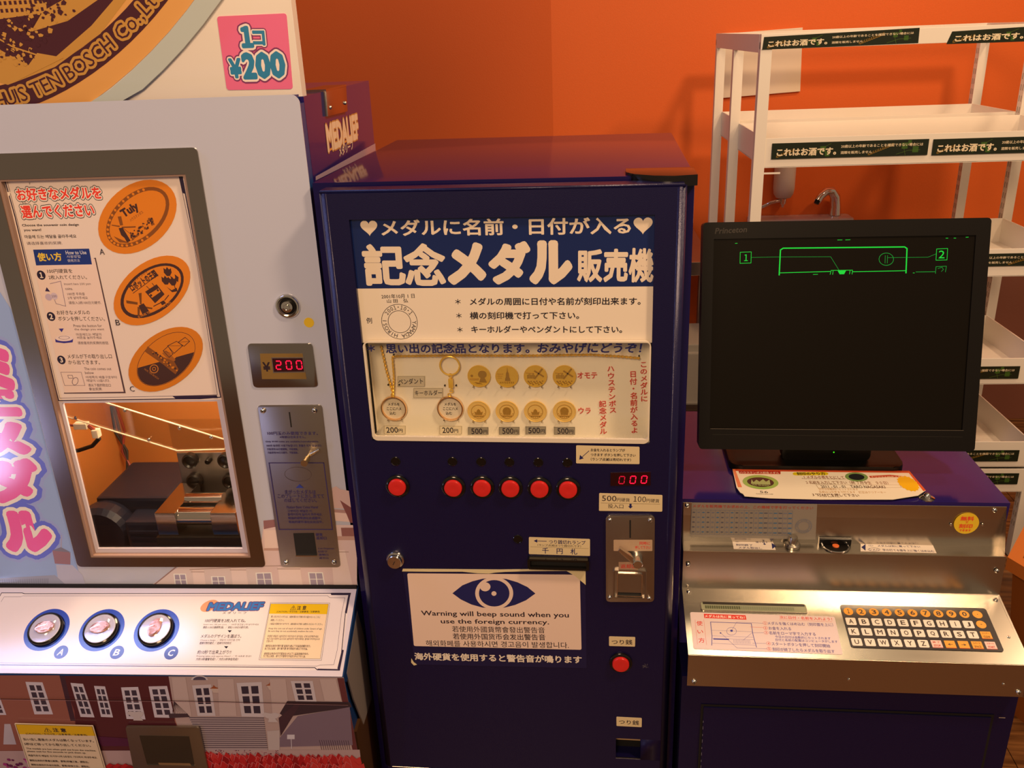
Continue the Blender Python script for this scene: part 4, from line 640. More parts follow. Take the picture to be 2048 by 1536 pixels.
P.poly([(-.1899,1.1905),(-.1941,1.1954),(-.1998,1.1989),(-.207,1.2011),(-.2153,1.2018),(-.2245,1.201),(-.2344,1.1988),(-.2448,1.1951),(-.2551,1.1902),(-.2653,1.1841),(-.275,1.177),(-.2838,1.1691),(-.2916,1.1607),(-.298,1.1519),(-.3029,1.1431),(-.306,1.1346),(-.3074,1.1266),(-.3069,1.1193),(-.3045,1.113),(-.3003,1.1079),(-.2944,1.1041),(-.2871,1.1019),(-.2785,1.1012),(-.2689,1.1021),(-.2586,1.1045),(-.248,1.1084),(-.2374,1.1136),(-.2271,1.12),(-.2174,1.1274),(-.2087,1.1354),(-.2012,1.144),(-.195,1.1527),(-.1905,1.1614),(-.1877,1.1697),(-.1866,1.1775),(-.1874,1.1845)], OR).band([(-.1988,1.1813),(-.202,1.1853),(-.2064,1.1883),(-.212,1.1903),(-.2187,1.1911),(-.2262,1.1907),(-.2343,1.1891),(-.2428,1.1864),(-.2514,1.1827),(-.2598,1.178),(-.2679,1.1726),(-.2754,1.1665),(-.282,1.1599),(-.2875,1.153),(-.2919,1.1461),(-.2948,1.1393),(-.2962,1.1329),(-.2962,1.127),(-.2945,1.1219),(-.2914,1.1177),(-.2869,1.1146),(-.2812,1.1126),(-.2743,1.1118),(-.2666,1.1122),(-.2583,1.1139),(-.2496,1.1167),(-.2408,1.1206),(-.2323,1.1255),(-.2241,1.1311),(-.2167,1.1374),(-.2103,1.144),(-.2049,1.1509),(-.2008,1.1578),(-.1981,1.1644),(-.1969,1.1707),(-.1971,1.1764)], [(-.2026,1.179),(-.2054,1.1825),(-.2093,1.1852),(-.2144,1.1868),(-.2204,1.1874),(-.2272,1.1869),(-.2345,1.1854),(-.2422,1.1829),(-.25,1.1794),(-.2577,1.1752),(-.2651,1.1702),(-.2719,1.1646),(-.2779,1.1587),(-.283,1.1526),(-.287,1.1464),(-.2897,1.1403),(-.2911,1.1347),(-.2911,1.1295),(-.2897,1.125),(-.287,1.1214),(-.2829,1.1187),(-.2778,1.117),(-.2716,1.1164),(-.2647,1.1169),(-.2572,1.1185),(-.2493,1.1212),(-.2414,1.1248),(-.2336,1.1292),(-.2262,1.1343),(-.2194,1.1399),(-.2135,1.1459),(-.2085,1.152),(-.2048,1.1582),(-.2022,1.1641),(-.201,1.1697),(-.2011,1.1747)], BN)
P.text('ハウステンボス', (-.2733,1.1656), (-.2485,1.181), .005, BN, .01); P.text('ロボットの王国', (-.2768,1.1555), (-.2354,1.1778), .0098, BN, .05); P.line([(-.2745,1.1489),(-.233,1.1749)], .0009, BN)
P.poly([(-.2566,1.1507),(-.2378,1.1612),(-.229,1.1465),(-.2453,1.1336)], BN).poly([(-.2522,1.1469),(-.236,1.1554),(-.2341,1.1502),(-.2481,1.1417)], OR).ell(*(-.2489,1.1454), .0017, .0017, BN, 12).ell(*(-.2377,1.1525), .0017, .0017, BN, 12).line([(-.2493,1.1542),(-.2529,1.1586)], .0009, BN).line([(-.2418,1.1591),(-.244,1.1628)], .0009, BN).poly([(-.2377,1.1349),(-.2321,1.1377),(-.2292,1.1333),(-.2356,1.1304)], BN).line([(-.2371,1.1342),(-.2483,1.1292)], .0012, BN).line([(-.2306,1.1377),(-.2234,1.1449)], .0012, BN)
for q in ([(-.2665,1.1487),(-.262,1.1493),(-.2653,1.1325),(-.2675,1.1325)], [(-.2868,1.1388),(-.2706,1.1355),(-.2713,1.1319),(-.287,1.1344)], [(-.2658,1.1303),(-.2502,1.127),(-.2514,1.1248),(-.2656,1.1273)], [(-.2719,1.1289),(-.2684,1.1281),(-.2715,1.1163),(-.2744,1.1163)]): P.poly(q, '#7a4a24')
P.poly([(-.2701,1.1304),(-.2621,1.1339),(-.2547,1.1189),(-.2669,1.1169)], BN)
for c in ((-.2185,1.1789), (-.2237,1.1667), (-.2139,1.1651)): P.poly([(c[0]+x*.0056, c[1]+y*.0062) for x, y in ((-.9, .9), (-.4, .5), (0, 1.1), (.45, .5), (.95, .8), (1, -.2), (.4, -1), (-.4, -1), (-1, -.2))], BN)
P.poly([(-.2091,1.1751),(-.2042,1.1707),(-.2062,1.1635),(-.2093,1.1664)], BN).poly([(-.224,1.1573),(-.2177,1.1521),(-.2098,1.1556),(-.2093,1.1505),(-.2175,1.1492)], BN).line([(-.2154,1.1723),(-.2112,1.152)], .001, BN)
tx = 'c HUIS TEN BOSCH Co. LTD. All rights reserved'
P.text('© HUIS TEN BOSCH Co. LTD.', (-.2743,1.1133), (-.2209,1.1346), .0035, OR, .01)
P.text('B', (-.3091,1.1061), (-.3028,1.106), .0084, K1)
P.poly([(-.1889,1.0851),(-.1927,1.0903),(-.1981,1.0942),(-.2049,1.0968),(-.213,1.0979),(-.222,1.0975),(-.2318,1.0957),(-.242,1.0925),(-.2523,1.0879),(-.2625,1.0822),(-.2723,1.0754),(-.2813,1.0678),(-.2892,1.0596),(-.2959,1.051),(-.3011,1.0422),(-.3046,1.0337),(-.3063,1.0255),(-.3062,1.0181),(-.3042,1.0115),(-.3004,1.0061),(-.2949,1.002),(-.2879,.9993),(-.2796,.9982),(-.2702,.9986),(-.2601,1.0006),(-.2496,1.0041),(-.239,1.0089),(-.2287,1.0149),(-.2189,1.0219),(-.21,1.0298),(-.2022,1.0381),(-.1958,1.0467),(-.191,1.0554),(-.1878,1.0638),(-.1864,1.0717),(-.1867,1.0789)], '#d98226').band([(-.2005,1.0817),(-.2039,1.0856),(-.2085,1.0883),(-.2142,1.0899),(-.2209,1.0902),(-.2283,1.0894),(-.2362,1.0873),(-.2443,1.084),(-.2526,1.0797),(-.2606,1.0745),(-.2682,1.0684),(-.2751,1.0618),(-.2811,1.0547),(-.2861,1.0474),(-.2898,1.0402),(-.2922,1.0332),(-.2931,1.0266),(-.2925,1.0208),(-.2905,1.0157),(-.2871,1.0117),(-.2824,1.0089),(-.2765,1.0073),(-.2697,1.0069),(-.2621,1.0079),(-.2539,1.0101),(-.2456,1.0135),(-.2372,1.0181),(-.2291,1.0235),(-.2215,1.0297),(-.2147,1.0364),(-.2088,1.0436),(-.2041,1.0508),(-.2006,1.058),(-.1984,1.0649),(-.1977,1.0712),(-.1984,1.0769)], [(-.2011,1.0813),(-.2044,1.085),(-.209,1.0877),(-.2146,1.0892),(-.2212,1.0895),(-.2284,1.0887),(-.2362,1.0866),(-.2443,1.0834),(-.2524,1.0791),(-.2603,1.0739),(-.2677,1.068),(-.2745,1.0614),(-.2805,1.0545),(-.2854,1.0473),(-.2891,1.0402),(-.2914,1.0333),(-.2923,1.0269),(-.2918,1.0212),(-.2898,1.0162),(-.2865,1.0123),(-.2819,1.0095),(-.2761,1.008),(-.2693,1.0077),(-.2619,1.0086),(-.2539,1.0108),(-.2457,1.0142),(-.2374,1.0187),(-.2294,1.024),(-.222,1.0301),(-.2152,1.0368),(-.2094,1.0438),(-.2047,1.0509),(-.2013,1.058),(-.1991,1.0647),(-.1984,1.071),(-.1991,1.0765)], BN)
P.poly([(-.2902,1.0361),(-.2913,1.0316),(-.2919,1.0274),(-.2917,1.0234),(-.2909,1.0198),(-.2895,1.0166),(-.2874,1.0139),(-.2847,1.0116),(-.2815,1.0099),(-.2777,1.0088),(-.2735,1.0082),(-.2689,1.0081),(-.2639,1.0087),(-.2587,1.0098),(-.2533,1.0115),(-.2477,1.0138),(-.2422,1.0165),(-.2367,1.0196),(-.2313,1.0232),(-.2262,1.0271),(-.2213,1.0313),(-.2168,1.0358),(-.2126,1.0404),(-.209,1.0451),(-.2058,1.0499),(-.2032,1.0547),(-.2012,1.0593)], BN).poly([(-.25,1.0582),(-.2308,1.077),(-.2332,1.0801),(-.2198,1.0807),(-.2185,1.0753),(-.2066,1.0835),(-.2023,1.0788),(-.2277,1.0532),(-.2409,1.0426)], '#d98226')
P.poly([(-.2493,1.0582),(-.2424,1.0627),(-.2381,1.058),(-.2309,1.0478),(-.2372,1.0425)], '#a8642a').poly([(-.2688,1.0693),(-.2495,1.0528),(-.2336,1.0455),(-.2291,1.033),(-.2351,1.0253),(-.2402,1.03),(-.251,1.0411),(-.2742,1.0609)], '#8a5228')
for q in ([(-.247,1.062),(-.2383,1.0688),(-.233,1.0571),(-.2399,1.0518)], [(-.2389,1.0695),(-.2243,1.0762),(-.2166,1.0692),(-.2313,1.0579)], [(-.2223,1.0746),(-.2106,1.082),(-.205,1.0759),(-.2145,1.0684)]): P.line(q, .0009, BN, True); P.line([q[0], q[2]], .0005, BN)
for k in range(26):
    t = rnd.random(); u, v = [a+(b-a)*t for a, b in zip((-.2667,1.0646), (-.2312,1.0299))]; u += rnd.uniform(-.003, .004); s = rnd.uniform(.0006, .0016); P.poly([(u-s, v-s), (u+s, v-s), (u+s, v+s), (u-s, v+s)], '#d98226' if k % 2 else BN)
P.band([(-.259,1.0342),(-.2589,1.0355),(-.259,1.0366),(-.2593,1.0378),(-.2598,1.0388),(-.2604,1.0396),(-.2613,1.0404),(-.2622,1.0409),(-.2633,1.0412),(-.2645,1.0413),(-.2657,1.0413),(-.2669,1.041),(-.268,1.0405),(-.2691,1.0398),(-.2701,1.0389),(-.271,1.0379),(-.2717,1.0368),(-.2723,1.0357),(-.2726,1.0344),(-.2727,1.0332),(-.2727,1.032),(-.2724,1.0309),(-.2719,1.0299),(-.2712,1.029),(-.2704,1.0283),(-.2694,1.0278),(-.2683,1.0274),(-.2672,1.0273),(-.266,1.0274),(-.2648,1.0277),(-.2636,1.0282),(-.2625,1.0289),(-.2615,1.0297),(-.2606,1.0307),(-.2599,1.0318),(-.2594,1.033)], [(-.2606,1.0343),(-.2605,1.0352),(-.2605,1.0361),(-.2607,1.037),(-.2611,1.0378),(-.2616,1.0385),(-.2623,1.039),(-.263,1.0394),(-.2639,1.0397),(-.2648,1.0398),(-.2657,1.0397),(-.2666,1.0395),(-.2675,1.0391),(-.2684,1.0386),(-.2692,1.0379),(-.2699,1.0371),(-.2704,1.0363),(-.2708,1.0354),(-.2711,1.0344),(-.2712,1.0335),(-.2711,1.0325),(-.2709,1.0317),(-.2705,1.0309),(-.27,1.0302),(-.2694,1.0296),(-.2686,1.0292),(-.2678,1.029),(-.2669,1.0289),(-.2659,1.0289),(-.265,1.0292),(-.2641,1.0296),(-.2632,1.0301),(-.2625,1.0308),(-.2618,1.0315),(-.2612,1.0324),(-.2608,1.0333)], '#c07838').band([(-.2628,1.0343),(-.2628,1.0348),(-.2628,1.0354),(-.2629,1.0359),(-.2631,1.0363),(-.2634,1.0367),(-.2638,1.037),(-.2642,1.0373),(-.2647,1.0374),(-.2652,1.0375),(-.2658,1.0374),(-.2663,1.0373),(-.2668,1.0371),(-.2673,1.0368),(-.2677,1.0364),(-.2681,1.0359),(-.2684,1.0354),(-.2687,1.0349),(-.2688,1.0344),(-.2689,1.0338),(-.2689,1.0333),(-.2687,1.0328),(-.2685,1.0324),(-.2682,1.032),(-.2679,1.0317),(-.2674,1.0314),(-.2669,1.0313),(-.2664,1.0312),(-.2659,1.0313),(-.2654,1.0314),(-.2648,1.0316),(-.2643,1.0319),(-.2639,1.0323),(-.2635,1.0327),(-.2632,1.0332),(-.263,1.0338)], [(-.2639,1.0343),(-.2639,1.0346),(-.2639,1.035),(-.264,1.0353),(-.2641,1.0356),(-.2643,1.0358),(-.2646,1.036),(-.2648,1.0362),(-.2651,1.0363),(-.2654,1.0363),(-.2658,1.0363),(-.2661,1.0362),(-.2664,1.036),(-.2667,1.0359),(-.267,1.0356),(-.2673,1.0353),(-.2675,1.035),(-.2676,1.0347),(-.2677,1.0344),(-.2677,1.034),(-.2677,1.0337),(-.2676,1.0334),(-.2675,1.0331),(-.2673,1.0329),(-.2671,1.0327),(-.2668,1.0325),(-.2665,1.0324),(-.2662,1.0324),(-.2659,1.0324),(-.2655,1.0325),(-.2652,1.0326),(-.2649,1.0328),(-.2646,1.0331),(-.2644,1.0333),(-.2642,1.0336),(-.264,1.034)], '#c07838').text('HUIS TEN BOSCH', (-.2801,1.0345), (-.262,1.0186), .003, '#c07838')
P.text('C', (-.3088,1.0033), (-.302,1.0032), .0084, K1)
P.build('lettering', po, INKG)
obj('window_glass', prism(bmesh.new(), FLW, [(lu0, lv0), (lu1, lv0), (lu1, lv1), (lu0, lv1)], -.004, -.002), GLASS, L)
# chamber behind the window
CHM = mat('orange_chamber_paint', (.46, .17, .04), .4); bm = bmesh.new()
for lo, hi in (((-.54, .352, .63), (-.125, .36, 1.10)), ((-.541, .021, .63), (-.535, .352, 1.10)), ((-.129, .021, .63), (-.123, .352, 1.10)), ((-.535, .021, .63), (-.129, .352, .636)), ((-.535, .021, 1.09), (-.129, .352, 1.10))): box(bm, lo, hi)
ch = obj('chamber', bm, CHM, L)
cl_ = area('assumed_chamber_lamp', (0, 0, 0), (0, 0, -1), .10, 2.0, (1, .74, .45), .20); cl_.parent = L; cl_.location = (-.30, .14, 1.085); cl_.rotation_euler = (0, 0, 0)  # lamp not seen; assumed from the bright inside of the chamber
pm = bmesh.new(); box(pm, (-.480, .13, .64), (-.350, .27, .752), .006); box(pm, (-.412, .085, .64), (-.348, .16, .731), .006)
for k in range(6): box(pm, (-.405, .081, .655+k*.011), (-.355, .086, .660+k*.011))
lathe(pm, Face((-.462, .13, .700)), 0, 0, [(.046, -.01), (.050, .01), (.050, .03), (.042, .04)], 28)
mo = obj('press_motor', pm, mat('black_motor_paint', (.012, .014, .03), .35, .3), ch, False)
gb = bmesh.new()
for k in range(15):
    a = math.radians(190+k*9); box(gb, (-.462+.045*math.cos(a)-.0006, .088, .700+.045*math.sin(a)-.0006), (-.462+.045*math.cos(a)+.0009, .091, .700+.045*math.sin(a)+.0020))
o = obj('gear_marks', gb, CARD, mo); o['kind'] = 'stuff'
pb = bmesh.new(); box(pb, (-.342, .06, .720), (-.308, .165, .762), .001); box(pb, (-.249, .06, .720), (-.206, .165, .762), .001)
rb = obj('roller_block', pb, MIRROR, ch); obj('block_base', box(bmesh.new(), (-.345, .055, .64), (-.200, .19, .7195), .002), mat('dark_oiled_steel', (.05, .045, .045), .25, .8), rb)
pb = bmesh.new(); box(pb, (-.345, .178, .64), (-.200, .183, .814), .001); obj('wheel_plate', pb, STEELV, rb)
tb = bmesh.new(); tube(tb, [(-.310, .078, .747), (-.246, .078, .747)], .0150, 32); obj('press_roller', tb, CHROME, rb, True)
tb = bmesh.new(); tube(tb, [(-.310, .115, .757), (-.246, .115, .757)], .012, 28); obj('press_roller', tb, CHROME, rb, True)
for x, z, r_ in ((-.320, .802, .0135), (-.257, .802, .0135), (-.319, .763, .0135), (-.255, .762, .0135), (-.288, .801, .005)): obj('guide_wheel', lathe(bmesh.new(), Face((x, .178, z)), 0, 0, [(r_, 0), (r_, .010), (r_*.8, .012), (r_*.6, .008), (r_*.2, .010)], 28), BLACK, rb, True)
bm = bmesh.new(); prism(bm, Face((0, .10, 0)), [(-.500, .928), (-.302, .857), (-.222, .859), (-.222, .878), (-.397, .941), (-.50, .975)], 0, .0025); cu_ = obj('coin_chute', bm, ACRYL, ch)
RL = mat('pale_plastic', (.62, .50, .38), .35)
for pts in ([(-.50, .098, .978), (-.397, .098, .941), (-.215, .098, .875)], [(-.50, .098, .929), (-.302, .098, .857), (-.222, .098, .859), (-.215, .098, .875)]): obj('chute_rail', tube(bmesh.new(), pts, .0014, 6), RL, cu_)
for x, z in ((-.375, .930), (-.29, .898), (-.24, .882), (-.46, .918), (-.345, .878)): obj('chute_bolt', lathe(bmesh.new(), Face((x, .0975, z)), 0, 0, [(.003, 0), (.003, .002), (.0015, .003)], 10), CHROME, cu_, True)
obj('clear_guard', prism(bmesh.new(), Face((0, .14, 0)), [(-.329, .895), (-.240, .895), (-.215, .865), (-.215, .835), (-.329, .835)], 0, .002), ACRYL, ch)
for i, off in enumerate((0, .005, -.005)):
    bm = bmesh.new(); tube(bm, [(-.528+off, .33, .84), (-.524+off*2, .325, .79), (-.520-off, .32, .75), (-.512+off, .31, .715), (-.50, .28, .70)], .0026, 6); obj('wire', bm, mat('wire_%d' % i, [(.05, .02, .02), (.25, .03, .02), (.02, .02, .02)][i], .5), ch, True)
bm = bmesh.new(); tube(bm, [(-.495, .10, .855), (-.470, .10, .858), (-.445, .10, .866), (-.430, .10, .880)], .0035, 8); obj('wire', bm, BLACK, ch, True)
bm = bmesh.new(); box(bm, (-.466, .094, .898), (-.444, .106, .908), .001); obj('connector', bm, CARD, ch); bm = bmesh.new(); box(bm, (-.438, .094, .882), (-.428, .106, .896), .001); obj('connector', bm, CARD, ch)
bm = bmesh.new(); tube(bm, [(-.490, .10, .905), (-.466, .10, .903)], .002, 6); tube(bm, [(-.444, .10, .903), (-.434, .10, .893)], .003, 6); obj('wire', bm, MATS['wire_1'], ch, True)
# lock, dot, display, coin plate
p = (-.0515,1.1278); lk = obj('door_lock', lathe(bmesh.new(), FL, p[0], p[1], [(.0178, 0), (.0178, .0015), (.0160, .0038), (.0138, .0040), (.0125, .0015), (.0112, .0006)], 44), CHROME, L, True)
obj('lock_well', lathe(bmesh.new(), FL, p[0], p[1], [(.0118, .0002), (.0118, .0012), (.008, .0014)], 36), BLACK, lk)
obj('lock_barrel', lathe(bmesh.new(), FL, p[0], p[1], [(.0082, .001), (.0080, .006), (.0046, .0065), (.0046, .0048), (.0038, .0048), (.0036, .0068), (.001, .007)], 32), CHROME, lk, True)
p = (-.0246,1.1031); o = obj('round_sticker', lathe(bmesh.new(), FL, p[0], p[1], [(.0072, 0), (.0072, .0004)], 28), mat('yellow_dot', (.80, .55, .02), .5), L); o['label'] = 'yellow dot sticker'
dq = [(-.1173,1.0737),(-.0233,1.0725),(-.0228,1.0059),(-.1182,1.0064)]; dp = plate('price_display', FL, rr(*bb([(-.1163,1.073),(-.0249,1.0714),(-.0233,1.0059),(-.1173,1.0072)])[:0], .004) if 0 else dq, .0022, MIRROR, L, .006, .0005, label='polished price display plate')
iq = [(-.1009,1.0587),(-.0389,1.0577),(-.038,1.0186),(-.1036,1.0195)]; F2 = FL.up(.0022); pl = plate('display_recess', F2, iq, .0002, mat('brass_backing', (.42, .26, .08), .3, .6), dp)
plate('display_bezel', F2, [(-.085,1.0527),(-.0382,1.0524),(-.0385,1.029),(-.0856,1.0289)], .0005, STEELV, pl); plate('display_screen', F2, [(-.084,1.0512),(-.0398,1.0509),(-.0402,1.0306),(-.0843,1.0306)], .0008, mat('dark_red_screen', (.03, .002, .006), .2), pl)
P = Print(F2, .0002); P.text('¥', (-.0991,1.0383), (-.0891,1.0382), .0135, '#28141e', .03); P.build('lettering', pl)
digits(F2.up(.0008), '200', (-.0758,1.041), (-.0456,1.0409), .0125, .0075, pl, [LEDR]*3, .0)
cq = [(-.117,.9779),(-.0206,.9777),(-.0235,.6996),(-.1188,.6994)]; cp = plate('coin_plate', FL, cq, .0015, STEELV, L, .006, .0004, label='tall brushed steel coin plate'); F2 = FL.up(.0015)
for p in [(-.1099,.9694),(-.0323,.9689),(-.11,.7082),(-.0327,.7093)]: screw(F2, p, .0040, cp)
obj('coin_slot', prism(bmesh.new(), F2, [(-.0714,.9667),(-.0695,.9667),(-.0698,.9424),(-.0716,.9424)], 0, .0003), GAP, cp)
P = Print(F2, .0003); VB = '#3a3170'
for t, a, b2, hh in (('100円玉のみ使用できます。', (-.1082,.9328), (-.0322,.9321), .0058), ('※両替は出来ません。', (-.0904,.9265), (-.0511,.9261), .0040), ('Only ¥100 coins are available./nonrefundable.', (-.1128,.919), (-.0324,.9183), .0036), ('100엔 동전만 사용가능합니다. 환불은 되지 않습니다.', (-.1122,.9125), (-.0286,.912), .0038), ('只能使用100日圓硬幣，不能退款。', (-.1123,.9066), (-.065,.9062), .0038), ('只能使用100日元硬币，不能退款。', (-.1123,.9009), (-.0657,.9005), .0038),
    ('まがったメダルは', (-.095,.8343), (-.0471,.8341), .0072), ('このプレートにおしあてて', (-.1071,.8271), (-.0352,.8268), .0068), ('のばしてください。', (-.098,.8198), (-.0476,.8196), .0068), ('Flatten Bent Coins Here!', (-.0957,.8077), (-.0468,.8076), .0044), ('구부러진 메달은 이', (-.0954,.8011), (-.0574,.801), .0046), ('플레이트에 눌러서 펴주세요.', (-.0958,.7951), (-.0417,.7949), .0046), ('彎曲的硬幣請在此處壓平。', (-.0959,.7886), (-.0432,.7884), .0046), ('弯曲的硬币请在此处压平。', (-.096,.7818), (-.0417,.7817), .0046), ('硬貨', (-.0563,.7591), (-.0456,.7591), .0052), ('返却口', (-.0562,.7528), (-.0398,.7528), .0052), ('Coin Dispenser', (-.0557,.7337), (-.0298,.7337), .0034), ('반환구', (-.0559,.7285), (-.0416,.7285), .0036), ('退幣口', (-.0558,.7226), (-.0406,.7226), .0036), ('退币口', (-.0557,.7166), (-.0413,.7166), .0036)): P.text(t, a, b2, hh, VB, .012)
P.line([(-.1127,.8838),(-.0289,.8833),(-.0288,.7684),(-.1128,.7685)], .0013, VB, True); P.band([(-.0501,.863),(-.05,.8651),(-.0506,.8673),(-.0518,.8693),(-.0536,.8712),(-.0558,.8728),(-.0586,.8742),(-.0616,.8754),(-.065,.8761),(-.0685,.8765),(-.0721,.8766),(-.0757,.8763),(-.0791,.8756),(-.0823,.8745),(-.0851,.8732),(-.0874,.8716),(-.0893,.8698),(-.0906,.8678),(-.0913,.8656),(-.0914,.8635),(-.0908,.8614),(-.0897,.8593),(-.0879,.8574),(-.0856,.8557),(-.0829,.8543),(-.0798,.8532),(-.0764,.8524),(-.0729,.852),(-.0692,.852),(-.0657,.8523),(-.0622,.853),(-.0591,.8541),(-.0563,.8554),(-.0539,.857),(-.0521,.8589),(-.0508,.8609)], [(-.0506,.863),(-.0505,.8651),(-.0511,.8671),(-.0522,.8691),(-.054,.8709),(-.0562,.8725),(-.0589,.8738),(-.0619,.8749),(-.0652,.8756),(-.0686,.876),(-.0721,.8761),(-.0756,.8758),(-.0789,.8751),(-.082,.8741),(-.0848,.8729),(-.0871,.8713),(-.0889,.8696),(-.0902,.8676),(-.0909,.8656),(-.0909,.8636),(-.0904,.8615),(-.0892,.8596),(-.0875,.8577),(-.0853,.8561),(-.0826,.8548),(-.0796,.8537),(-.0763,.8529),(-.0728,.8525),(-.0692,.8525),(-.0657,.8528),(-.0624,.8535),(-.0593,.8545),(-.0566,.8558),(-.0543,.8573),(-.0525,.8591),(-.0512,.861)], '#5a4c52'); P.poly([(-.0705,.8475),(-.0772,.8411),(-.0648,.8411)], '#2c3c9c')
P.build('lettering', cp)
oq = [(-.0914,.7615),(-.0586,.7621),(-.0585,.7212),(-.092,.7212)]; bm = bmesh.new(); prism(bm, F2, oq, 0, .0004); oo = obj('return_opening', bm, GAP, cp); obj('opening_lip', prism(bmesh.new(), F2, [(-.0918,.723),(-.0586,.723),(-.0585,.7212),(-.092,.7212)], .0004, .003), CHROME, oo)
p = (-.0494,.8966); bm = bmesh.new(); tube(bm, [F2.P(p[0], p[1], 0), F2.P(p[0], p[1], .016)], .0032, 16); tube(bm, [F2.P(p[0], p[1], .014), F2.P(p[0], p[1], .028)], .0052, 20); tube(bm, [F2.P(p[0], p[1], .003), F2.P((-.0323,.9064)[0], (-.0323,.9064)[1], .003)], [.0028, .0014], 12); obj('return_lever', bm, mat('brass_lever', (.70, .56, .34), .25, 1), cp, True)
# control panel
ua = Vector((0, .1298, .0681)).normalized(); FP = Face((0, -.1298, .5935), (1, 0, 0), tuple(ua)); PL = .1466
bm = bmesh.new(); prof = [(.0, .6616), (-.1298, .5935), (-.1298, .5885), (-.118, .575), (.02, .575), (.02, .6616)]
A = [bm.verts.new((-WDT, y, z)) for y, z in prof]; B = [bm.verts.new((0, y, z)) for y, z in prof]; bm.faces.new(A[::-1]); bm.faces.new(B)
for i in range(6): bm.faces.new((A[i], A[(i+1) % 6], B[(i+1) % 6], B[i]))
bmesh.ops.translate(bm, verts=bm.verts, vec=(0, 0, -.0015)); obj('panel_housing', bm, BLUE, L)
obj('panel_gap', box(bmesh.new(), (-WDT, -.004, .6605), (-.001, .0018, .6665)), GAP, L)
cpn = plate('control_panel', FP, [(-WDT, 0), (-.0015, 0), (-.0015, PL-.003), (-WDT, PL-.003)], .0012, mat('lilac_white_panel', (.70, .66, .80), .14), L)
P = Print(FP, .0013)
P.poly([(-.5868,.1339),(-.0097,.1355),(-.0065,.0095),(-.5904,.0063)], '#e7dfe6')
P.line([(-.5919,.0094),(-.5898,.0868),(-.5858,.1335),(-.551,.1336),(-.5463,.1323),(-.0433,.1351),(-.0401,.1354),(-.0099,.1355),(-.0128,.1005),(-.0087,.0418),(-.0069,.0098),(-.0407,.0099),(-.0451,.0133),(-.5853,.0127)], .0012, '#332a48')
P.line([(-.5871,.0166),(-.583,.0997),(-.5785,.1264),(-.5506,.1266),(-.5472,.1283),(-.0466,.131),(-.042,.1276),(-.0179,.1273),(-.0188,.0988),(-.0157,.0418),(-.0171,.0182),(-.0382,.0173),(-.0425,.0157),(-.5787,.0159)], .0005, PB)
P.poly([(-.0425,.1354),(-.0099,.1355),(-.0106,.132),(-.0403,.1319)], '#332a48').poly([(-.0132,.1329),(-.0098,.1346),(-.0104,.1005),(-.0138,.1022)], '#332a48').poly([(-.0087,.0418),(-.0055,.0411),(-.0065,.0099),(-.0107,.0121)], '#332a48').poly([(-.0403,.0118),(-.0068,.0114),(-.0068,.0091),(-.0414,.0095)], '#332a48')
P.poly([(-.5808,.0064),(-.582,.0784),(-.5853,.1304),(-.581,.1304),(-.5774,.0869),(-.5728,.0064)], '#e7dfe6')
for q, c, t in (((-.4837,.0698), (-.4472,.034), 'A'), ((-.3942,.0699), (-.3582,.0344), 'B'), ((-.3057,.0701), (-.2725,.0344), 'C')):
    P.ell(q[0]-.001, q[1]+.001, .0352, .0352, '#1f3fb8', 48); P.ell(c[0], c[1], .0108, .0108, '#2a2870'); P.text(t, (c[0]-.0042, c[1]), (c[0]+.0042, c[1]), .0098, '#ece6f2', .02, sh=.2)
P.poly([(-.2213,.1194),(-.2224,.1207),(-.2239,.1217),(-.2257,.1224),(-.2277,.1228),(-.2299,.1229),(-.2322,.1227),(-.2345,.1221),(-.2368,.1213),(-.239,.1202),(-.241,.1189),(-.2428,.1174),(-.2444,.1157),(-.2455,.1139),(-.2463,.1121),(-.2468,.1103),(-.2468,.1086),(-.2464,.1069),(-.2456,.1055),(-.2445,.1043),(-.243,.1033),(-.2412,.1026),(-.2393,.1022),(-.2371,.1021),(-.2348,.1023),(-.2325,.1028),(-.2302,.1036),(-.228,.1047),(-.226,.106),(-.2242,.1075),(-.2227,.1092),(-.2215,.111),(-.2207,.1128),(-.2202,.1146),(-.2202,.1163),(-.2205,.118)], '#d8a078'); P.text('MEDALIEF', (-.234,.1112), (-.1469,.1125), .0125, '#3a78c8', .05, sh=.15, out=((.11, '#70406e'),)); P.text('メ ダ リ ー フ', (-.2086,.1007), (-.1708,.1009), .0042, K1, .01)
for t, a, b2, hh, bo in (('100円硬貨を2枚入れてね。', (-.2333,.0874), (-.1685,.0878), .0058, .01), ('Insert two 100 yen coins. ／ 100엔 동전을 2개 넣어주세요', (-.2342,.0809), (-.1462,.0813), .0034, 0), ('請投入100日圓硬幣2個。／ 请投入100日元硬币2枚。', (-.2336,.0762), (-.1611,.0767), .0038, .01), ('メダルのデザインを選ぼう。', (-.233,.0617), (-.1692,.0622), .0060, .01), ('Choose a design. ／ 메달의 디자인을 선택', (-.2325,.0551), (-.1703,.0556), .0038, 0), ('選擇代幣的樣式 ／ 选择代币的样式', (-.2323,.0504), (-.1825,.0508), .0040, .01), ('約10秒で出来上がり!!', (-.2315,.0359), (-.1789,.0364), .0064, .01), ('Pressing takes only approx.10sec!! ／ 약 10초로 완성!!', (-.2312,.0295), (-.1462,.03), .0036, 0), ('大約10秒鐘會完成!! ／ 大约10秒钟会完成!!', (-.2306,.0248), (-.1653,.0252), .0042, .01)): P.text(t, a, b2, hh, K1, bo)
P.poly([(-.1936,.0716),(-.1865,.0717),(-.1891,.0678)], K1).poly([(-.1926,.0457),(-.1856,.0457),(-.1881,.0419)], K1)
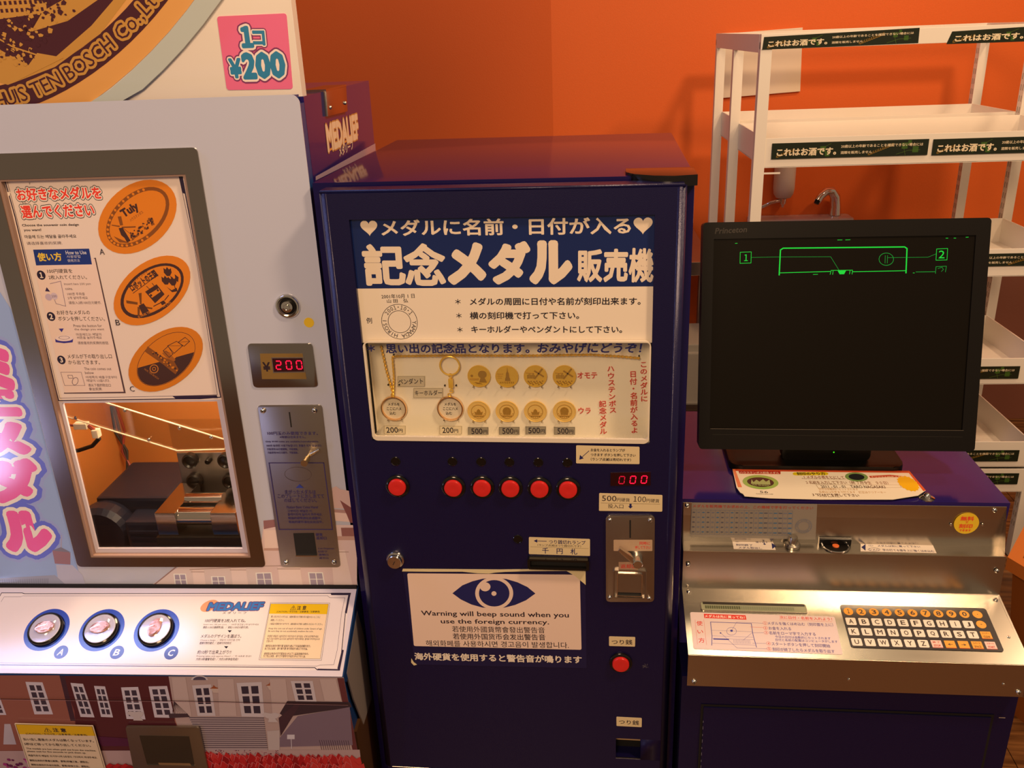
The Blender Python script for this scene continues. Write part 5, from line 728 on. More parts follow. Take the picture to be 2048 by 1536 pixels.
P.line([(-.1358,.1185),(-.0404,.1182),(-.037,.0246),(-.133,.0247)], .0005, '#6a5a60', True); P.poly([(-.1348,.1165),(-.0422,.1164),(-.0392,.0269),(-.1312,.0268)], '#f4dcc0'); P.poly([(-.1348,.1165),(-.0422,.1164),(-.0419,.0993),(-.134,.0996)], '#e8c21c'); P.line([(-.1348,.1165),(-.0422,.1164),(-.0392,.0269),(-.1312,.0268)], .0004, K1, True)
P.text('⚠', (-.1013,.1097), (-.0932,.1098), .0075, K1, .02); P.text('注 意', (-.0912,.1098), (-.0765,.1099), .0070, K1, .02); P.text('(CAUTION／주의사항／注意事項／注意事项)', (-.1223,.103), (-.0537,.1032), .0036, K1, .015)
for t, a, b2, hh in (('買い出されたメダルは、3歳未満のお子様の手の届かないところに', (-.1297,.0948), (-.0513,.0944), .0036), ('保管してください。', (-.129,.0889), (-.1073,.0888), .0036), ('小部品の危険がありますので、3歳未満のお子様には絶対に与えないでください。', (-.1291,.0828), (-.0453,.0826), .0036), ('Keep this coin out of reach of children under 3years of age.', (-.1289,.0747), (-.0447,.0748), .0034), ('Be sure they do not accidentally swallow the coin.', (-.1288,.0704), (-.058,.0704), .0034), ('파열된 메달은 3살미만의 어린이손이 닿지않는 곳에 보관해주세요.', (-.1282,.0625), (-.0479,.0625), .0036), ('작은 모양 파편이 있으므로 3살미만의 어린이에게는 절대로 주지마십시오', (-.1284,.0581), (-.0456,.0583), .0036), ('안됩니다.', (-.128,.0543), (-.1174,.0544), .0034), ('請將取出來的代幣不要 直接於3歲以下兒童能接觸的地方。', (-.1279,.0468), (-.0575,.047), .0038), ('為了防止誤吞，請千萬不要 將代幣給於3歲以下的兒童。', (-.1281,.0424), (-.0613,.0426), .0038), ('请将取出来的代币不要放在3岁以下儿童能接触的地方。', (-.1275,.0344), (-.0583,.0347), .0038), ('为了防止误吞，请千万不要将代币给於3岁以下的儿童。', (-.1277,.0305), (-.0621,.0306), .0038)): P.text(t, a, b2, hh, K1, .008)
P.build('lettering', cpn, INKG)
DOME = clear('clear_dome', (.97, .97, 1), .09, .04)
for i, p in enumerate(((-.4847,.0702), (-.3952,.0704), (-.3069,.0707))):
    g = obj('select_button', lathe(bmesh.new(), FP, p[0], p[1], [(.0280, .001), (.0278, .005), (.0266, .0075), (.0245, .0085), (.0236, .007)], 44, False), BLKGLOSS, L, True); g['label'] = 'round domed select button with copper medal inside'
    obj('button_base', lathe(bmesh.new(), FP, p[0], p[1], [(.0238, .001), (.0238, .0070), (.0232, .0075)], 40), mat('white_button_base', (.62, .60, .66), .25), g)
    obj('button_dome', lathe(bmesh.new(), FP, p[0], p[1], [(.0236, .0092), (.0228, .0125), (.0200, .0155), (.0150, .0180), (.0080, .0195), (.002, .0199)], 40), DOME, g, True)
    bm = bmesh.new(); prism(bm, FP, ov((p[0], p[1]+.001), .0150, .0095, (8, 12, 82)[i], 32), .0094, .0110, .0006); mm = obj('copper_medal', bm, COPPER, g, True)
    bm = bmesh.new(); rn = random.Random(i)
    for k in range(14):
        a = rn.uniform(0, 6.28); r_ = rn.uniform(.1, .75); c = Vector(ov((p[0], p[1]+.001), .0150*r_, .0095*r_, (8, 12, 82)[i], 12)[k % 12]); s = rn.uniform(.0008, .002); prism(bm, FP, [(c.x+s*math.cos(t*1.256+a), c.y+s*math.sin(t*1.256+a)*.7) for t in range(5)], .0109, .0116)
    obj('medal_relief', bm, COPPER, mm)
# lower front with the picture
ub = Vector((0, -.0339, .2096)).normalized(); FB = Face((0, -.0959, .3839), (1, 0, 0), tuple(ub))
bm = bmesh.new(); prof = [(-.118, .5735), (-.1085, .515), (-.1050, .500), (-.0959, .3839), (-.078, .03), (.40, .03), (.40, .10), (.0, .10), (.0, .5735)]
A = [bm.verts.new((-WDT, y, z)) for y, z in prof]; B = [bm.verts.new((-.006, y, z)) for y, z in prof]; bm.faces.new(A[::-1]); bm.faces.new(B)
for i in range(len(prof)): bm.faces.new((A[i], A[(i+1) % len(prof)], B[(i+1) % len(prof)], B[i]))
lbx = obj('lower_body', bm, BLUE, L)
BRSIDE = mat('brown_streaked_side', (.10, .045, .016), .35, 0, (9, .3, (1, 1, .15)), noise=.1)  # even brown with vertically stretched bumps and roughness
obj('side_panel', prism(bmesh.new(), FX, [(-.085, .03), (.39, .03), (.39, .46), (-.098, .46)], -.006, -.001), BRSIDE, L)
obj('housing_side', prism(bmesh.new(), FX, [(-.112, .585), (-.02, .63), (.0, .57), (.0, .44), (-.06, .44), (-.094, .52)], -.002, .0003), mat('grey_side_panel', (.30, .26, .26), .4), L)
lp = plate('picture_panel', FB, [(-WDT, -.34), (-.012, -.34), (-.012, .207), (-WDT, .207)], .0015, mat('photo_paper', (.34, .14, .12), .3), L)
P = Print(FB, .0016)
P.poly([(-.5969,.2088),(-.2571,.2117),(-.3119,-.0087),(-.6843,-.019)], '#8a4a42').poly([(-.5969,.2088),(-.4369,.2112),(-.44,.1306),(-.4745,-.0132),(-.6843,-.019)], '#a0624f').poly([(-.4357,.2101),(-.2571,.2117),(-.2823,.1103),(-.2797,.0377),(-.4745,-.0132),(-.4384,.1306)], '#5c2a2c')
P.poly([(-.2664,.2115),(.0013,.2134),(-.0009,.0447),(-.2797,.0377),(-.2807,.1103)], '#c4a898'); P.poly([(-.4373,.2101),(-.4294,.2102),(-.4441,.1069),(-.4523,.1068)], '#4a3038')
def win(q, pane='#463c46', fr='#ddd0cc', nx=2, ny=4):
    P.poly(q, fr); a, b, c, d = [Vector(z) for z in q]
    for i in range(nx):
        for j in range(ny):
            f = lambda s, t: tuple((a*(1-s)+b*s)*(1-t)+(d*(1-s)+c*s)*t)
            s0, s1, t0, t1 = (i+.14)/nx*.8+.1, (i+.86)/nx*.8+.1, (j+.12)/ny*.86+.07, (j+.88)/ny*.86+.07
            P.poly([f(s0, t0), f(s1, t0), f(s1, t1), f(s0, t1)], pane)
for q in ([(-.496,.1959),(-.4691,.1952),(-.4762,.1217),(-.5067,.1211)], [(-.4248,.1948),(-.4055,.1929),(-.4103,.1159),(-.4329,.1166)], [(-.3894,.1887),(-.3723,.1878),(-.3801,.1165),(-.3993,.1173)], [(-.3475,.186),(-.3203,.1875),(-.3284,.1129),(-.359,.1134)], [(-.3035,.1889),(-.2741,.1905),(-.2805,.1174),(-.3126,.1179)], [(-.5716,.1687),(-.5488,.1691),(-.5535,.119),(-.5785,.1185)]): win(q)
P.poly([(-.5646,.0972),(-.5545,.0974),(-.5621,.047),(-.5843,.0465)], '#c9bcb8')
for q in ([(-.2347,.1923),(-.2045,.195),(-.2136,.1234),(-.2424,.1228)], [(-.1643,.1989),(-.1253,.2017),(-.136,.1227),(-.1723,.1231)], [(-.0804,.2046),(-.0469,.2051),(-.0484,.1586),(-.081,.158)]): win(q, '#3c3440', '#dccdc4', 2, 3)
P.poly([(-.2069,.2048),(-.2068,.2073),(-.2076,.2097),(-.2092,.2117),(-.2116,.2132),(-.2145,.2142),(-.2178,.2144),(-.2213,.2141),(-.2247,.213),(-.2278,.2114),(-.2304,.2094),(-.2323,.207),(-.2333,.2044)], '#e0d2c8').poly([(-.21,.2048),(-.2099,.2067),(-.2105,.2086),(-.2117,.2101),(-.2135,.2113),(-.2158,.212),(-.2183,.2123),(-.221,.212),(-.2236,.2112),(-.226,.2099),(-.228,.2083),(-.2294,.2064),(-.2302,.2044)], '#5a5060')
for c in ((-.2011,.1828), (-.1128,.1909)): P.poly([(c[0]+x*.001, c[1]+y*.001) for x, y in ((-8, 3), (-2, 7), (0, 11), (2, 7), (8, 3))], '#a85a34').poly([(c[0]+x*.001, c[1]+y*.001) for x, y in ((-6, 3), (6, 3), (4, -6), (-4, -6))], '#d8bfa8')
for q in ([(-.1918,.2072),(-.1671,.2076),(-.18,.1241),(-.2072,.1235)], [(-.1118,.2084),(-.0873,.2088),(-.0964,.1235),(-.1233,.1229)], [(-.0356,.2096),(-.0113,.21),(-.0094,.1616),(-.0356,.1611)], [(-.2623,.2094),(-.2405,.2098),(-.252,.1226),(-.2762,.1222)]): P.poly(q, '#d3b9a8')
P.poly([(-.0087,.2122),(.0011,.2123),(-.0009,.0447),(-.0089,.0445)], '#6a3434')
P.poly([(-.2574,.1202),(-.1376,.1226),(-.1469,.041),(-.249,.0385)], '#b8a49c')
for k in range(15):
    a, b2 = (-.2561,.1191), (-.2481,.0422); c, d = (-.138,.1203), (-.1462,.0447); t = k/15; P.line([(a[0]+(b2[0]-a[0])*t, a[1]+(b2[1]-a[1])*t), (c[0]+(d[0]-c[0])*t, c[1]+(d[1]-c[1])*t)], .0018, '#55464e')
P.poly([(-.2876,.1278),(-.257,.1284),(-.2558,.1202),(-.2886,.1172)], '#4a3a3e').poly([(-.0938,.1601),(.0026,.1596),(.0041,.1483),(-.1043,.1233),(-.1107,.1313)], '#3f3036').poly([(-.0834,.126),(.001,.1483),(-.0069,.0591),(-.1377,.0511)], '#857078').poly([(-.1143,.1208),(-.0779,.1581),(-.0759,.1514),(-.1189,.0782)], '#4a3238')
for k in range(9): P.line([(-.2715,.1568), ((-.2834,.122)[0]+k*.0035, (-.2834,.122)[1])], .0006, '#4a3a3e')
for x in range(14): P.line([((-.0583,.0676)[0]+x*.0035, (-.0628,.0394)[1]), ((-.0583,.0676)[0]+x*.0035, (-.0579,.07)[1])], .0007, '#3c2c34')
for c in ((-.3407,.1185), (-.1248,.1194)): P.poly([(c[0]+x*.001, c[1]+y*.001) for x, y in ((-14, 10), (-8, 14), (0, 12), (8, 14), (14, 10), (9, 2), (5, 0), (8, -8), (-8, -8), (-5, 0), (-9, 2))], '#d4c4b8')
P.poly([(-.1384,.0897),(-.1179,.0925),(-.1273,.0415),(-.1453,.0411)], '#cdbcae').poly([(-.1078,.082),(-.0958,.0823),(-.0977,.0715),(-.1098,.0712)], '#e0d6d0').line([(-.1033,.0713),(-.1066,.0482)], .001, '#e0d6d0')
P.poly([(-.6662,.0281),(.0028,.0484),(-.0005,-.0001),(-.6843,-.019)], '#c4a498').poly([(-.4236,.0712),(-.3655,.0665),(-.3706,.0479),(-.4184,.0467)], '#5a2440')
hb_ = P.h
for k in range(120):
    P.h = hb_+(k % 30)*.000003
    u = rnd.uniform((-.2631,.0381)[0], (-.1273,.0415)[0]); v = rnd.uniform((-.5979,.0272)[1], (-.5925,.0425)[1]); s = .0012; P.poly([(u-s, v), (u, v-s), (u+s, v), (u, v+s)], ('#8a2c48', '#54283c', '#c48a8a')[k % 3])
u0, v0 = (-.6138,-.017); u1 = (-.0021,-.0001)[0]
for k in range(170):
    u = rnd.uniform(-WDT+.01, (-.4271,-.0119)[0]); v = v0+rnd.uniform(-.02, .028); s = rnd.uniform(.002, .0045); P.poly([(u+s*math.cos(t*1.2+k), v+s*math.sin(t*1.2+k)) for t in range(5)], ('#b03a7a', '#8c2c66', '#cc6a9c', '#6a2450')[k % 4])
for k in range(120):                                          # red tulips
    row = k//40; u = (-.2738,-.0076)[0]+(k % 40)/40*(u1-(-.2738,-.0076)[0])+rnd.uniform(-.005, .005); v = v0+.034-row*.020+rnd.uniform(-.005, .006); s = rnd.uniform(.013, .019); r0 = ('#b81c22', '#cc2a2a', '#9a141c', '#d43a34')[k % 4]
    P.poly([(u-s*.8, v-s), (u-s, v+s*.3), (u-s*.6, v+s), (u-s*.2, v+s*.5), (u+s*.1, v+s*1.1), (u+s*.5, v+s*.5), (u+s*.95, v+s*.8), (u+s, v-s*.2), (u+s*.5, v-s)], r0); P.line([(u-s*.2, v+s*.5), (u-s*.1, v-s*.6)], .0010, '#e2605a'); P.line([(u-s*.9, v+s*.2), (u-s*.6, v+s), (u-s*.2, v+s*.5)], .0007, '#e8807a')
for k in range(6):
    u = (-.4126,.0091)[0]+k*.0065; v = v0+.012-.003*(k % 2); s = .013; P.poly([(u-s*.8, v-s*2), (u-s, v+s*.3), (u-s*.3, v+s*.9), (u+s*.3, v+s*.4), (u+s, v+s*.3), (u+s*.8, v-s*2)], ('#c42226', '#a8181e')[k % 2])
P.line([(-.6159,.1593),(-.2699,.1603),(0,.1573)], .0012, '#2c1418'); P.line([(-.6166,.1575),(-.2704,.1583),(-.0003,.1554)], .0006, '#c09088')
P.build('picture_print', lp, INKG, (.85, .95, 1.35))
cs_ = sticker('caution_sticker', FB.up(.0060), [(-.5426,.1055),(-.4142,.1028),(-.4255,-.0092),(-.556,-.005)], '#e2d2c0', L, .002, .0006); P = Print(FB, .0068)
P.poly([(-.5409,.1031),(-.4165,.1006),(-.4175,.0781),(-.5432,.0795)], '#e0b81c'); P.line([(-.5409,.1031),(-.4165,.1006),(-.4273,-.0067),(-.5536,-.003)], .0006, K1, True)
P.text('⚠', (-.4987,.0908), (-.4872,.0904), .010, K1, .02); P.text('注 意', (-.4837,.0911), (-.4624,.0904), .0095, K1, .03); P.text('(CAUTION／주의사항／注意事項／注意事项)', (-.5319,.081), (-.4311,.0796), .0050, K1, .015)
for t, a, b2, hh in (('払い出し直後のメダルは熱くなっています。', (-.5407,.0673), (-.4247,.0651), .0062), ('5秒ほど待ってから取り出してください。', (-.5431,.0555), (-.433,.0538), .0062), ('The medals are hot when paid out from the machine.', (-.5437,.0437), (-.4277,.0409), .0048), ('please wait for five seconds to pick them up.', (-.5444,.0368), (-.4463,.0348), .0048), ('배출직후의 메달은 뜨거우니까 5초정도 기다려서 꺼내주세요.', (-.5461,.0266), (-.431,.0239), .0050), ('剛取出來的代幣會比較熱，要等5秒鐘之後，請取出。', (-.5479,.0139), (-.4489,.012), .0052), ('刚取出来的代币会比较热，要等5秒钟之后，请取出。', (-.549,.0029), (-.4507,.0004), .0052)): P.text(t, a, b2, hh, K1, .015)
P.build('lettering', cs_)
mq = [(-.362,.1015),(-.2432,.1023),(-.2556,-.0382),(-.3834,-.042)]; mf = plate('medal_outlet', FB.up(.0040), mq, .003, mat('dull_steel', (.30, .25, .20), .4, .9), L, .005, .0008, label='dull steel medal outlet surround')
F5 = FB.up(.0071); w_ = [(-.3447,.0809),(-.264,.0809),(-.2722,.0084),(-.3511,.0088)]; wn = plate('outlet_window', F5, w_, .0004, mat('dark_tray', (.035, .028, .022), .15), mf)
plate('outlet_ledge', F5, [(-.3312,.0144),(-.2786,.0145),(-.2773,.0095),(-.3307,.01)], .0006, mat('tan_ledge', (.24, .14, .07), .5), mf); plate('outlet_lip', F5, [(-.3513,.0097),(-.2715,.0093),(-.272,.0071),(-.3515,.0075)], .0018, STEELV, mf)
# ================================================================ right: engraving console
R = empty('engraving_console', 'blue steel topped medal engraving console with letter keypad under the monitor', 'console', (.11, .1241, 0), 0.01240)
XR = .4776; XW = XR+.0045
def profbox(prof, x0, x1, m, name, parent, bev=0, label=None):
    bm = bmesh.new(); A = [bm.verts.new((x0, y, z)) for y, z in prof]; B = [bm.verts.new((x1, y, z)) for y, z in prof]; bm.faces.new(A[::-1]); bm.faces.new(B); n = len(prof)
    for i in range(n): bm.faces.new((A[i], A[(i+1) % n], B[(i+1) % n], B[i]))
    if bev: bmesh.ops.bevel(bm, geom=[e for e in bm.edges if abs((e.verts[0].co-e.verts[1].co).x) > .01], offset=bev, segments=2, affect='EDGES')
    o = obj(name, bm, m, parent, smooth=bool(bev));
    if label: o['label'] = label
    return o
profbox([(0, .7915), (.34, .7915), (.34, .5595), (-.05, .5595), (.004, .64), (.004, .715)], -.002, XW, PURP, 'upper_housing', R)
profbox([(-.0015, .786), (.003, .716), (-.0265, .7150), (-.029, .6484), (-.151, .6164), (-.151, .5597), (-.148, .5597), (-.148, .613), (-.026, .645), (-.0235, .712), (.0, .712), (.0, .786)], .001, XR, STEEL, 'steel_fascia', R, .0007, 'brushed stainless steel fascia')
obj('fascia_cheek', prism(bmesh.new(), Face((XR-.001, 0, 0), (0, 1, 0), (0, 0, 1)), [(-.0285, .649), (-.151, .6164), (-.151, .5597), (-.02, .5597), (.0, .65), (0, .71), (-.0265, .7145)], -.002, .0005), STEEL, R)
profbox([(-.128, .5585), (.34, .5585), (.34, .02), (-.12, .02)], -.004, XW, NAVY, 'lower_cabinet', R)
F1 = Face((0, -.0015, 0)); F2r = Face((0, 0, .7157), (1, 0, 0), (0, 1, 0)); F3r = Face((0, -.0290, 0)); F4 = Face((0, -.151, .6164), (1, 0, 0), (0, .1218, .032)); F5r = Face((0, -.1513, 0)); F6 = Face((0, -.1278, 0))
for q in ((.0065,.7806), (.4609,.7798)): screw(F1, q, .0036, R)
for q in ((.0088,.6917), (.467,.6915)): screw(F3r, q, .0036, R)
for q in ((.0108,.1182), (.4685,.1163)): screw(F4, q, .0036, R)
for q in ((.0113,.5683), (.4674,.5691)): screw(F5r, q, .0038, R)
for F_, q in ((F5r, (.2319,.5813)), (F5r, (.4453,.5819)), (F4, (.4635,.0476)), (F1, (.4016,.7541)), (F1, (.4471,.755))): obj('rivet', lathe(bmesh.new(), F_, q[0], q[1], [(.0021, 0), (.0018, .001), (.0008, .0013)], 12), CHROME, R, True)
# lookup sheet
sh = plate('lookup_sheet', F1, [(.0134,.786),(.2019,.7865),(.2049,.7237),(.0132,.7251)], .0005, mat('grey_film', (.30, .27, .24), .35, .3), R); P = Print(F1, .0007)
P.text('メダルを販売機でお求めの上、この機械で字を打ってください', (.0153,.7803), (.1966,.7797), .0052, '#a83a30', .01)
g = [(.0137,.7736),(.1665,.774),(.1684,.7306),(.0138,.7302)]; a, b2, c, d = [Vector(z) for z in g]; GB = '#5a6a8a'
for i in range(22): P.line([tuple(a+(b2-a)*i/21), tuple(d+(c-d)*i/21)], .0003, GB)
for j in range(2): P.line([tuple(a+(d-a)*j), tuple(b2+(c-b2)*j)], .0003, GB)
for j in range(5):
    for i in range(21):
        k = (i+.5)/21; t = (j+.5)/5; pt = (a+(b2-a)*k)*(1-t)+(d+(c-d)*k)*t; wd_ = .0018 if i < 14 else .0026; P.rect(pt.x-wd_, pt.y-.0008, pt.x+wd_, pt.y+.0008, ('#4a5068', '#6a7086', '#3c6a9a')[(i*7+j*3) % 3])
c = (.1847,.7478)
for ra in (.0125, .0088): P.band([(c[0]+ra*math.cos(t*.2618), c[1]+ra*math.sin(t*.2618)) for t in range(24)], [(c[0]+(ra-.0004)*math.cos(t*.2618), c[1]+(ra-.0004)*math.sin(t*.2618)) for t in range(24)], GB)
P.arc('1999・10・12　NAGASAKI　TARO　', c[0], c[1], .0106, 120, -240, .0032, GB); P.build('lettering', sh)
c = (.4237,.7567); st = obj('free_engraving_sticker', lathe(bmesh.new(), F1, c[0], c[1], [(.0180, 0), (.0180, .0006)], 40), mat('yellow_sticker', (.72, .50, .03), .35), R); P = Print(F1, .0008)
P.text('無料', (c[0]-.0095, c[1]+.0085), (c[0]+.0095, c[1]+.0085), .0072, '#e0462c', .03).text('で', (c[0]-.002, c[1]+.0022), (c[0]+.002, c[1]+.0022), .0030, '#e0462c', .03).text('刻印', (c[0]-.010, c[1]-.0045), (c[0]+.009, c[1]-.0045), .0070, '#e0462c', .03).text('できます', (c[0]-.009, c[1]-.0118), (c[0]+.008, c[1]-.0118), .0036, '#e0462c', .03); P.build('lettering', st)
# ledge
WS = '#e3d8cf'
sk = sticker('step_sticker', F2r, [(.0793,.0035),(.1415,.002),(.1418,-.021),(.0784,-.0204)], WS, R, 0, .0004); P = Print(F2r, .0005)
P.text('⑤', (.0832,.0007), (.0894,.0006), .004, NB).text('刻印終了', (.0835,-.0088), (.1086,-.0093), .0058, NB, .01).text('メダル取出し', (.0862,-.0166), (.1217,-.0175), .0058, NB, .01).text('強く押す', (.1147,.0003), (.1337,-.0002), .0046, NB, .01).poly([(.1389,-.001),(.1441,-.0103),(.1369,-.0191)], NB).arrow((.1275,-.0052), .0055, NB); P.build('lettering', sk)
sk = sticker('step_sticker', F2r, [(.2744,.0022),(.3814,.0016),(.3792,-.0217),(.2682,-.0208)], WS, R, 0, .0004); P = Print(F2r, .0005)
P.poly([(.2812,.0003),(.276,-.0191),(.2723,-.0093)], NB).text('①', (.2845,-.0039), (.2912,-.004), .0045, NB).text('メダルは別に買って下さい', (.2979,-.0042), (.3606,-.0048), .0055, NB, .01).text('シメハ　字の打てる面を上に強くはめ込む', (.2822,-.0154), (.3771,-.0169), .0062, NB, .01); P.band([(.2985,-.0152),(.2986,-.0143),(.2984,-.0135),(.298,-.0127),(.2974,-.0119),(.2964,-.0113),(.2953,-.0108),(.294,-.0104),(.2926,-.0102),(.2911,-.0101),(.2895,-.0102),(.2879,-.0104),(.2864,-.0108),(.285,-.0113),(.2837,-.0119),(.2826,-.0127),(.2818,-.0135),(.2811,-.0144),(.2807,-.0153),(.2806,-.0161),(.2808,-.017),(.2812,-.0178),(.2819,-.0185),(.2828,-.0192),(.2839,-.0197),(.2852,-.02),(.2866,-.0203),(.2882,-.0203),(.2897,-.0203),(.2913,-.02),(.2928,-.0196),(.2942,-.0191),(.2955,-.0185),(.2965,-.0178),(.2974,-.017),(.2981,-.0161)], [(.298,-.0152),(.2981,-.0144),(.2979,-.0137),(.2975,-.013),(.2968,-.0124),(.2959,-.0118),(.2949,-.0114),(.2937,-.0111),(.2923,-.0109),(.2909,-.0108),(.2894,-.0109),(.2879,-.0111),(.2865,-.0114),(.2852,-.0119),(.284,-.0124),(.283,-.013),(.2822,-.0137),(.2816,-.0145),(.2813,-.0153),(.2812,-.016),(.2813,-.0168),(.2818,-.0175),(.2824,-.0181),(.2833,-.0186),(.2844,-.0191),(.2856,-.0194),(.2869,-.0196),(.2884,-.0196),(.2898,-.0196),(.2913,-.0194),(.2927,-.019),(.294,-.0186),(.2952,-.018),(.2962,-.0174),(.297,-.0167),(.2976,-.016)], NB); P.build('lettering', sk)
kp = (.169,-.0087); ek = obj('eject_knob', lathe(bmesh.new(), F2r, kp[0], kp[1], [(.0120, 0), (.0120, .004), (.0100, .0062), (.0068, .0066), (.0066, .0165), (.0060, .0180), (.0010, .0183)], 36), STEEL, R, True)
mp = (.2344,-.0071); bm = bmesh.new(); lathe(bm, F2r, mp[0], mp[1], [(.0205, 0), (.0205, .0015), (.0190, .0022), (.0172, .0012), (.0168, .0005)], 44, False); o = obj('medal_port', bm, CHROME, R, True)
obj('port_well', lathe(bmesh.new(), F2r, mp[0], mp[1], [(.0175, .0002), (.0175, .0007)], 40), BLACK, o); obj('port_nest', lathe(bmesh.new(), F2r, mp[0], mp[1]-.001, [(.0050, .0006), (.0050, .0022), (.0040, .0026)], 28), mat('orange_nest', (.75, .16, .04), .35), o)
obj('port_cover', profbox([(.0, .7157), (.0, .7285), (-.010, .7265), (-.0125, .7157)], mp[0]-.0235, mp[0]+.0235, BLKGLOSS, 'port_cover', o, .001) and bmesh.new(), BLACK, o) if 0 else profbox([(.0005, .716), (.0005, .7275), (-.0035, .7265), (-.0040, .716)], mp[0]-.0240, mp[0]+.0240, BLKGLOSS, 'port_cover', o, .001)
# keyboard plane
lq = [(.028,.0994),(.1866,.0967),(.1841,.0828),(.0272,.0819)]; u0, v0, u1, v1 = bb([(.0288,.0994),(.0272,.0819),(.1858,.0967),(.1833,.0828)]); LU0 = (.0272,.0906)[0]; LU1 = (.1854,.09)[0]; LV0 = (.1001,.0819)[1]; LV1 = (.1022,.0984)[1]
lcd = obj('display_slot', prism(bmesh.new(), F4, rr(LU0, LV0, LU1, LV1, .004), .0002, .0008), mat('grey_green_lcd', (.30, .32, .22), .12), R); lcd['label'] = 'narrow character display'
bm = bmesh.new(); ring(bm, F4, rr(LU0-.0008, LV0-.0008, LU1+.0008, LV1+.0008, .0045), rr(LU0+.0004, LV0+.0002, LU1-.0004, LV1-.0006, .0035), 0, .0016); obj('slot_rim', bm, STEEL, lcd)
P = Print(F4, .0009); P.rect(LU0+.003, LV1-.0048, LU1-.002, LV1-.0006, '#1c1610')
for k in range(40): P.rect(LU0+.006+k*.00335, LV0+.0035, LU0+.0086+k*.00335, LV0+.0095, '#4a5238' if k < 16 else '#78806a')
P.build('characters', lcd)
sk = sticker('instruction_sticker', F4, [(.0095,.078),(.2239,.0764),(.2217,.0083),(.0093,.0106)], '#ddcbd0', R, .003, .0005); P = Print(F4, .0006); RS = '#d8342c'
P.poly([(.03,.0753),(.0924,.0746),(.0928,.0661),(.03,.0673)], RS); P.text('メダルは先に買ってね！', (.0311,.0711), (.0904,.0702), .0052, '#f4e6e2', .02); P.text('次に日付・名前を入れよう！', (.1425,.0725), (.2192,.0713), .0056, RS, .01); P.line([(.141,.0677),(.2183,.0666)], .0003, RS)
P.line([(.0159,.0635),(.0158,.0187)], .0003, RS); P.line([(.029,.0639),(.0288,.0182)], .0003, RS); P.text('使', (.0176,.057), (.0265,.0573), .0085, RS, .01).text('い', (.0177,.0413), (.0259,.0416), .006, RS, .01).text('方', (.0179,.0259), (.0267,.0262), .0085, RS, .01)
P.line([(.0387,.0601),(.0989,.0593),(.0987,.0387),(.1008,.0164)], .0009, '#3c3ca0').line([(.0387,.0601),(.0384,.0347),(.0364,.0176)], .0009, '#3c3ca0')
for y in (1261, 1272, 1277, 1288): P.line([(.0387,.0448), (.0987,.0441)] if y == 1261 else ([(.0384,.0347), (.0981,.0342)] if y == 1272 else ([(.038,.0302), (.099,.0297)] if y == 1277 else [(.0368,.0212), (.1006,.02)])), .0003, '#5a5ab0')
P.line([(.0404,.0289),(.0619,.0288)], .0018, '#3030a0'); c = (.0681,.0449); P.ell(c[0], c[1], .0020, .0020, '#3030a0', 16); P.band([(.0754,.0442),(.0754,.0455),(.0752,.0467),(.0748,.0479),(.0742,.0489),(.0734,.0498),(.0724,.0505),(.0713,.051),(.0701,.0513),(.0689,.0513),(.0676,.0512),(.0663,.0508),(.065,.0502),(.0639,.0495),(.0629,.0485),(.062,.0474),(.0614,.0462),(.0609,.045),(.0606,.0437),(.0606,.0424),(.0608,.0412),(.0612,.0401),(.0618,.0391),(.0626,.0382),(.0636,.0375),(.0647,.037),(.0659,.0367),(.0672,.0367),(.0684,.0368),(.0697,.0372),(.0709,.0378),(.0721,.0385),(.0731,.0395),(.0739,.0405),(.0746,.0417),(.0751,.043)], [(.0749,.0442),(.075,.0454),(.0748,.0465),(.0744,.0476),(.0738,.0485),(.0731,.0493),(.0722,.05),(.0711,.0505),(.07,.0507),(.0688,.0508),(.0676,.0506),(.0664,.0503),(.0652,.0498),(.0641,.049),(.0632,.0482),(.0624,.0472),(.0618,.0461),(.0613,.0449),(.0611,.0437),(.0611,.0426),(.0612,.0414),(.0616,.0404),(.0622,.0394),(.063,.0386),(.0639,.038),(.0649,.0375),(.066,.0373),(.0672,.0372),(.0684,.0374),(.0696,.0377),(.0708,.0382),(.0718,.0389),(.0728,.0398),(.0736,.0408),(.0742,.0419),(.0747,.043)], '#5a5ab0'); c = (.0515,.0402); P.ell(c[0], c[1], .0012, .0012, '#3030a0', 12)
for x in range(14): P.line([(.0692,.0291), (.0691,.0224)] if x == 0 else [((.0692,.0291)[0]+x*.0018, (.0692,.0291)[1]), ((.0692,.0291)[0]+x*.0018, (.0691,.0219)[1])], .00025, '#5a5ab0')
P.line([(.0681,.0449),(.0774,.0609),(.1164,.0604)], .0003, '#3030a0').line([(.0829,.0282),(.0978,.0423),(.1146,.0429)], .0003, '#3030a0').line([(.0515,.0407),(.0725,.0141),(.1162,.0144)], .0003, '#3030a0').line([(.096,.0233),(.1154,.0236)], .0003, '#3030a0').line([(.0962,.0528),(.1167,.0525)], .0003, RS)
for n, t, c, a, b2 in (('1', 'メダルを強くはめ込む（刻印面を上に）', (.1194,.0607), (.123,.0606), (.2186,.0608)), ('2', 'お金を入れる', (.1188,.0517), (.1232,.0516), (.1559,.0516)), ('3', '名前をローマ字で入力する', (.1183,.0432), (.1226,.0429), (.1898,.0428)), ('4', 'スタートボタンを押して刻印開始', (.119,.0237), (.1233,.0234), (.2066,.0225)), ('5', '刻印が終了したらメダルを取り出す', (.1184,.0145), (.1233,.0139), (.211,.0131))):
    P.band([(c[0]+.0032*math.cos(k*.5), c[1]+.0032*math.sin(k*.5)) for k in range(13)], [(c[0]+.0029*math.cos(k*.5), c[1]+.0029*math.sin(k*.5)) for k in range(13)], RS); P.text(n, c, None, .0036, RS); P.text(t, a, b2, .0060, '#6058a0', .005)
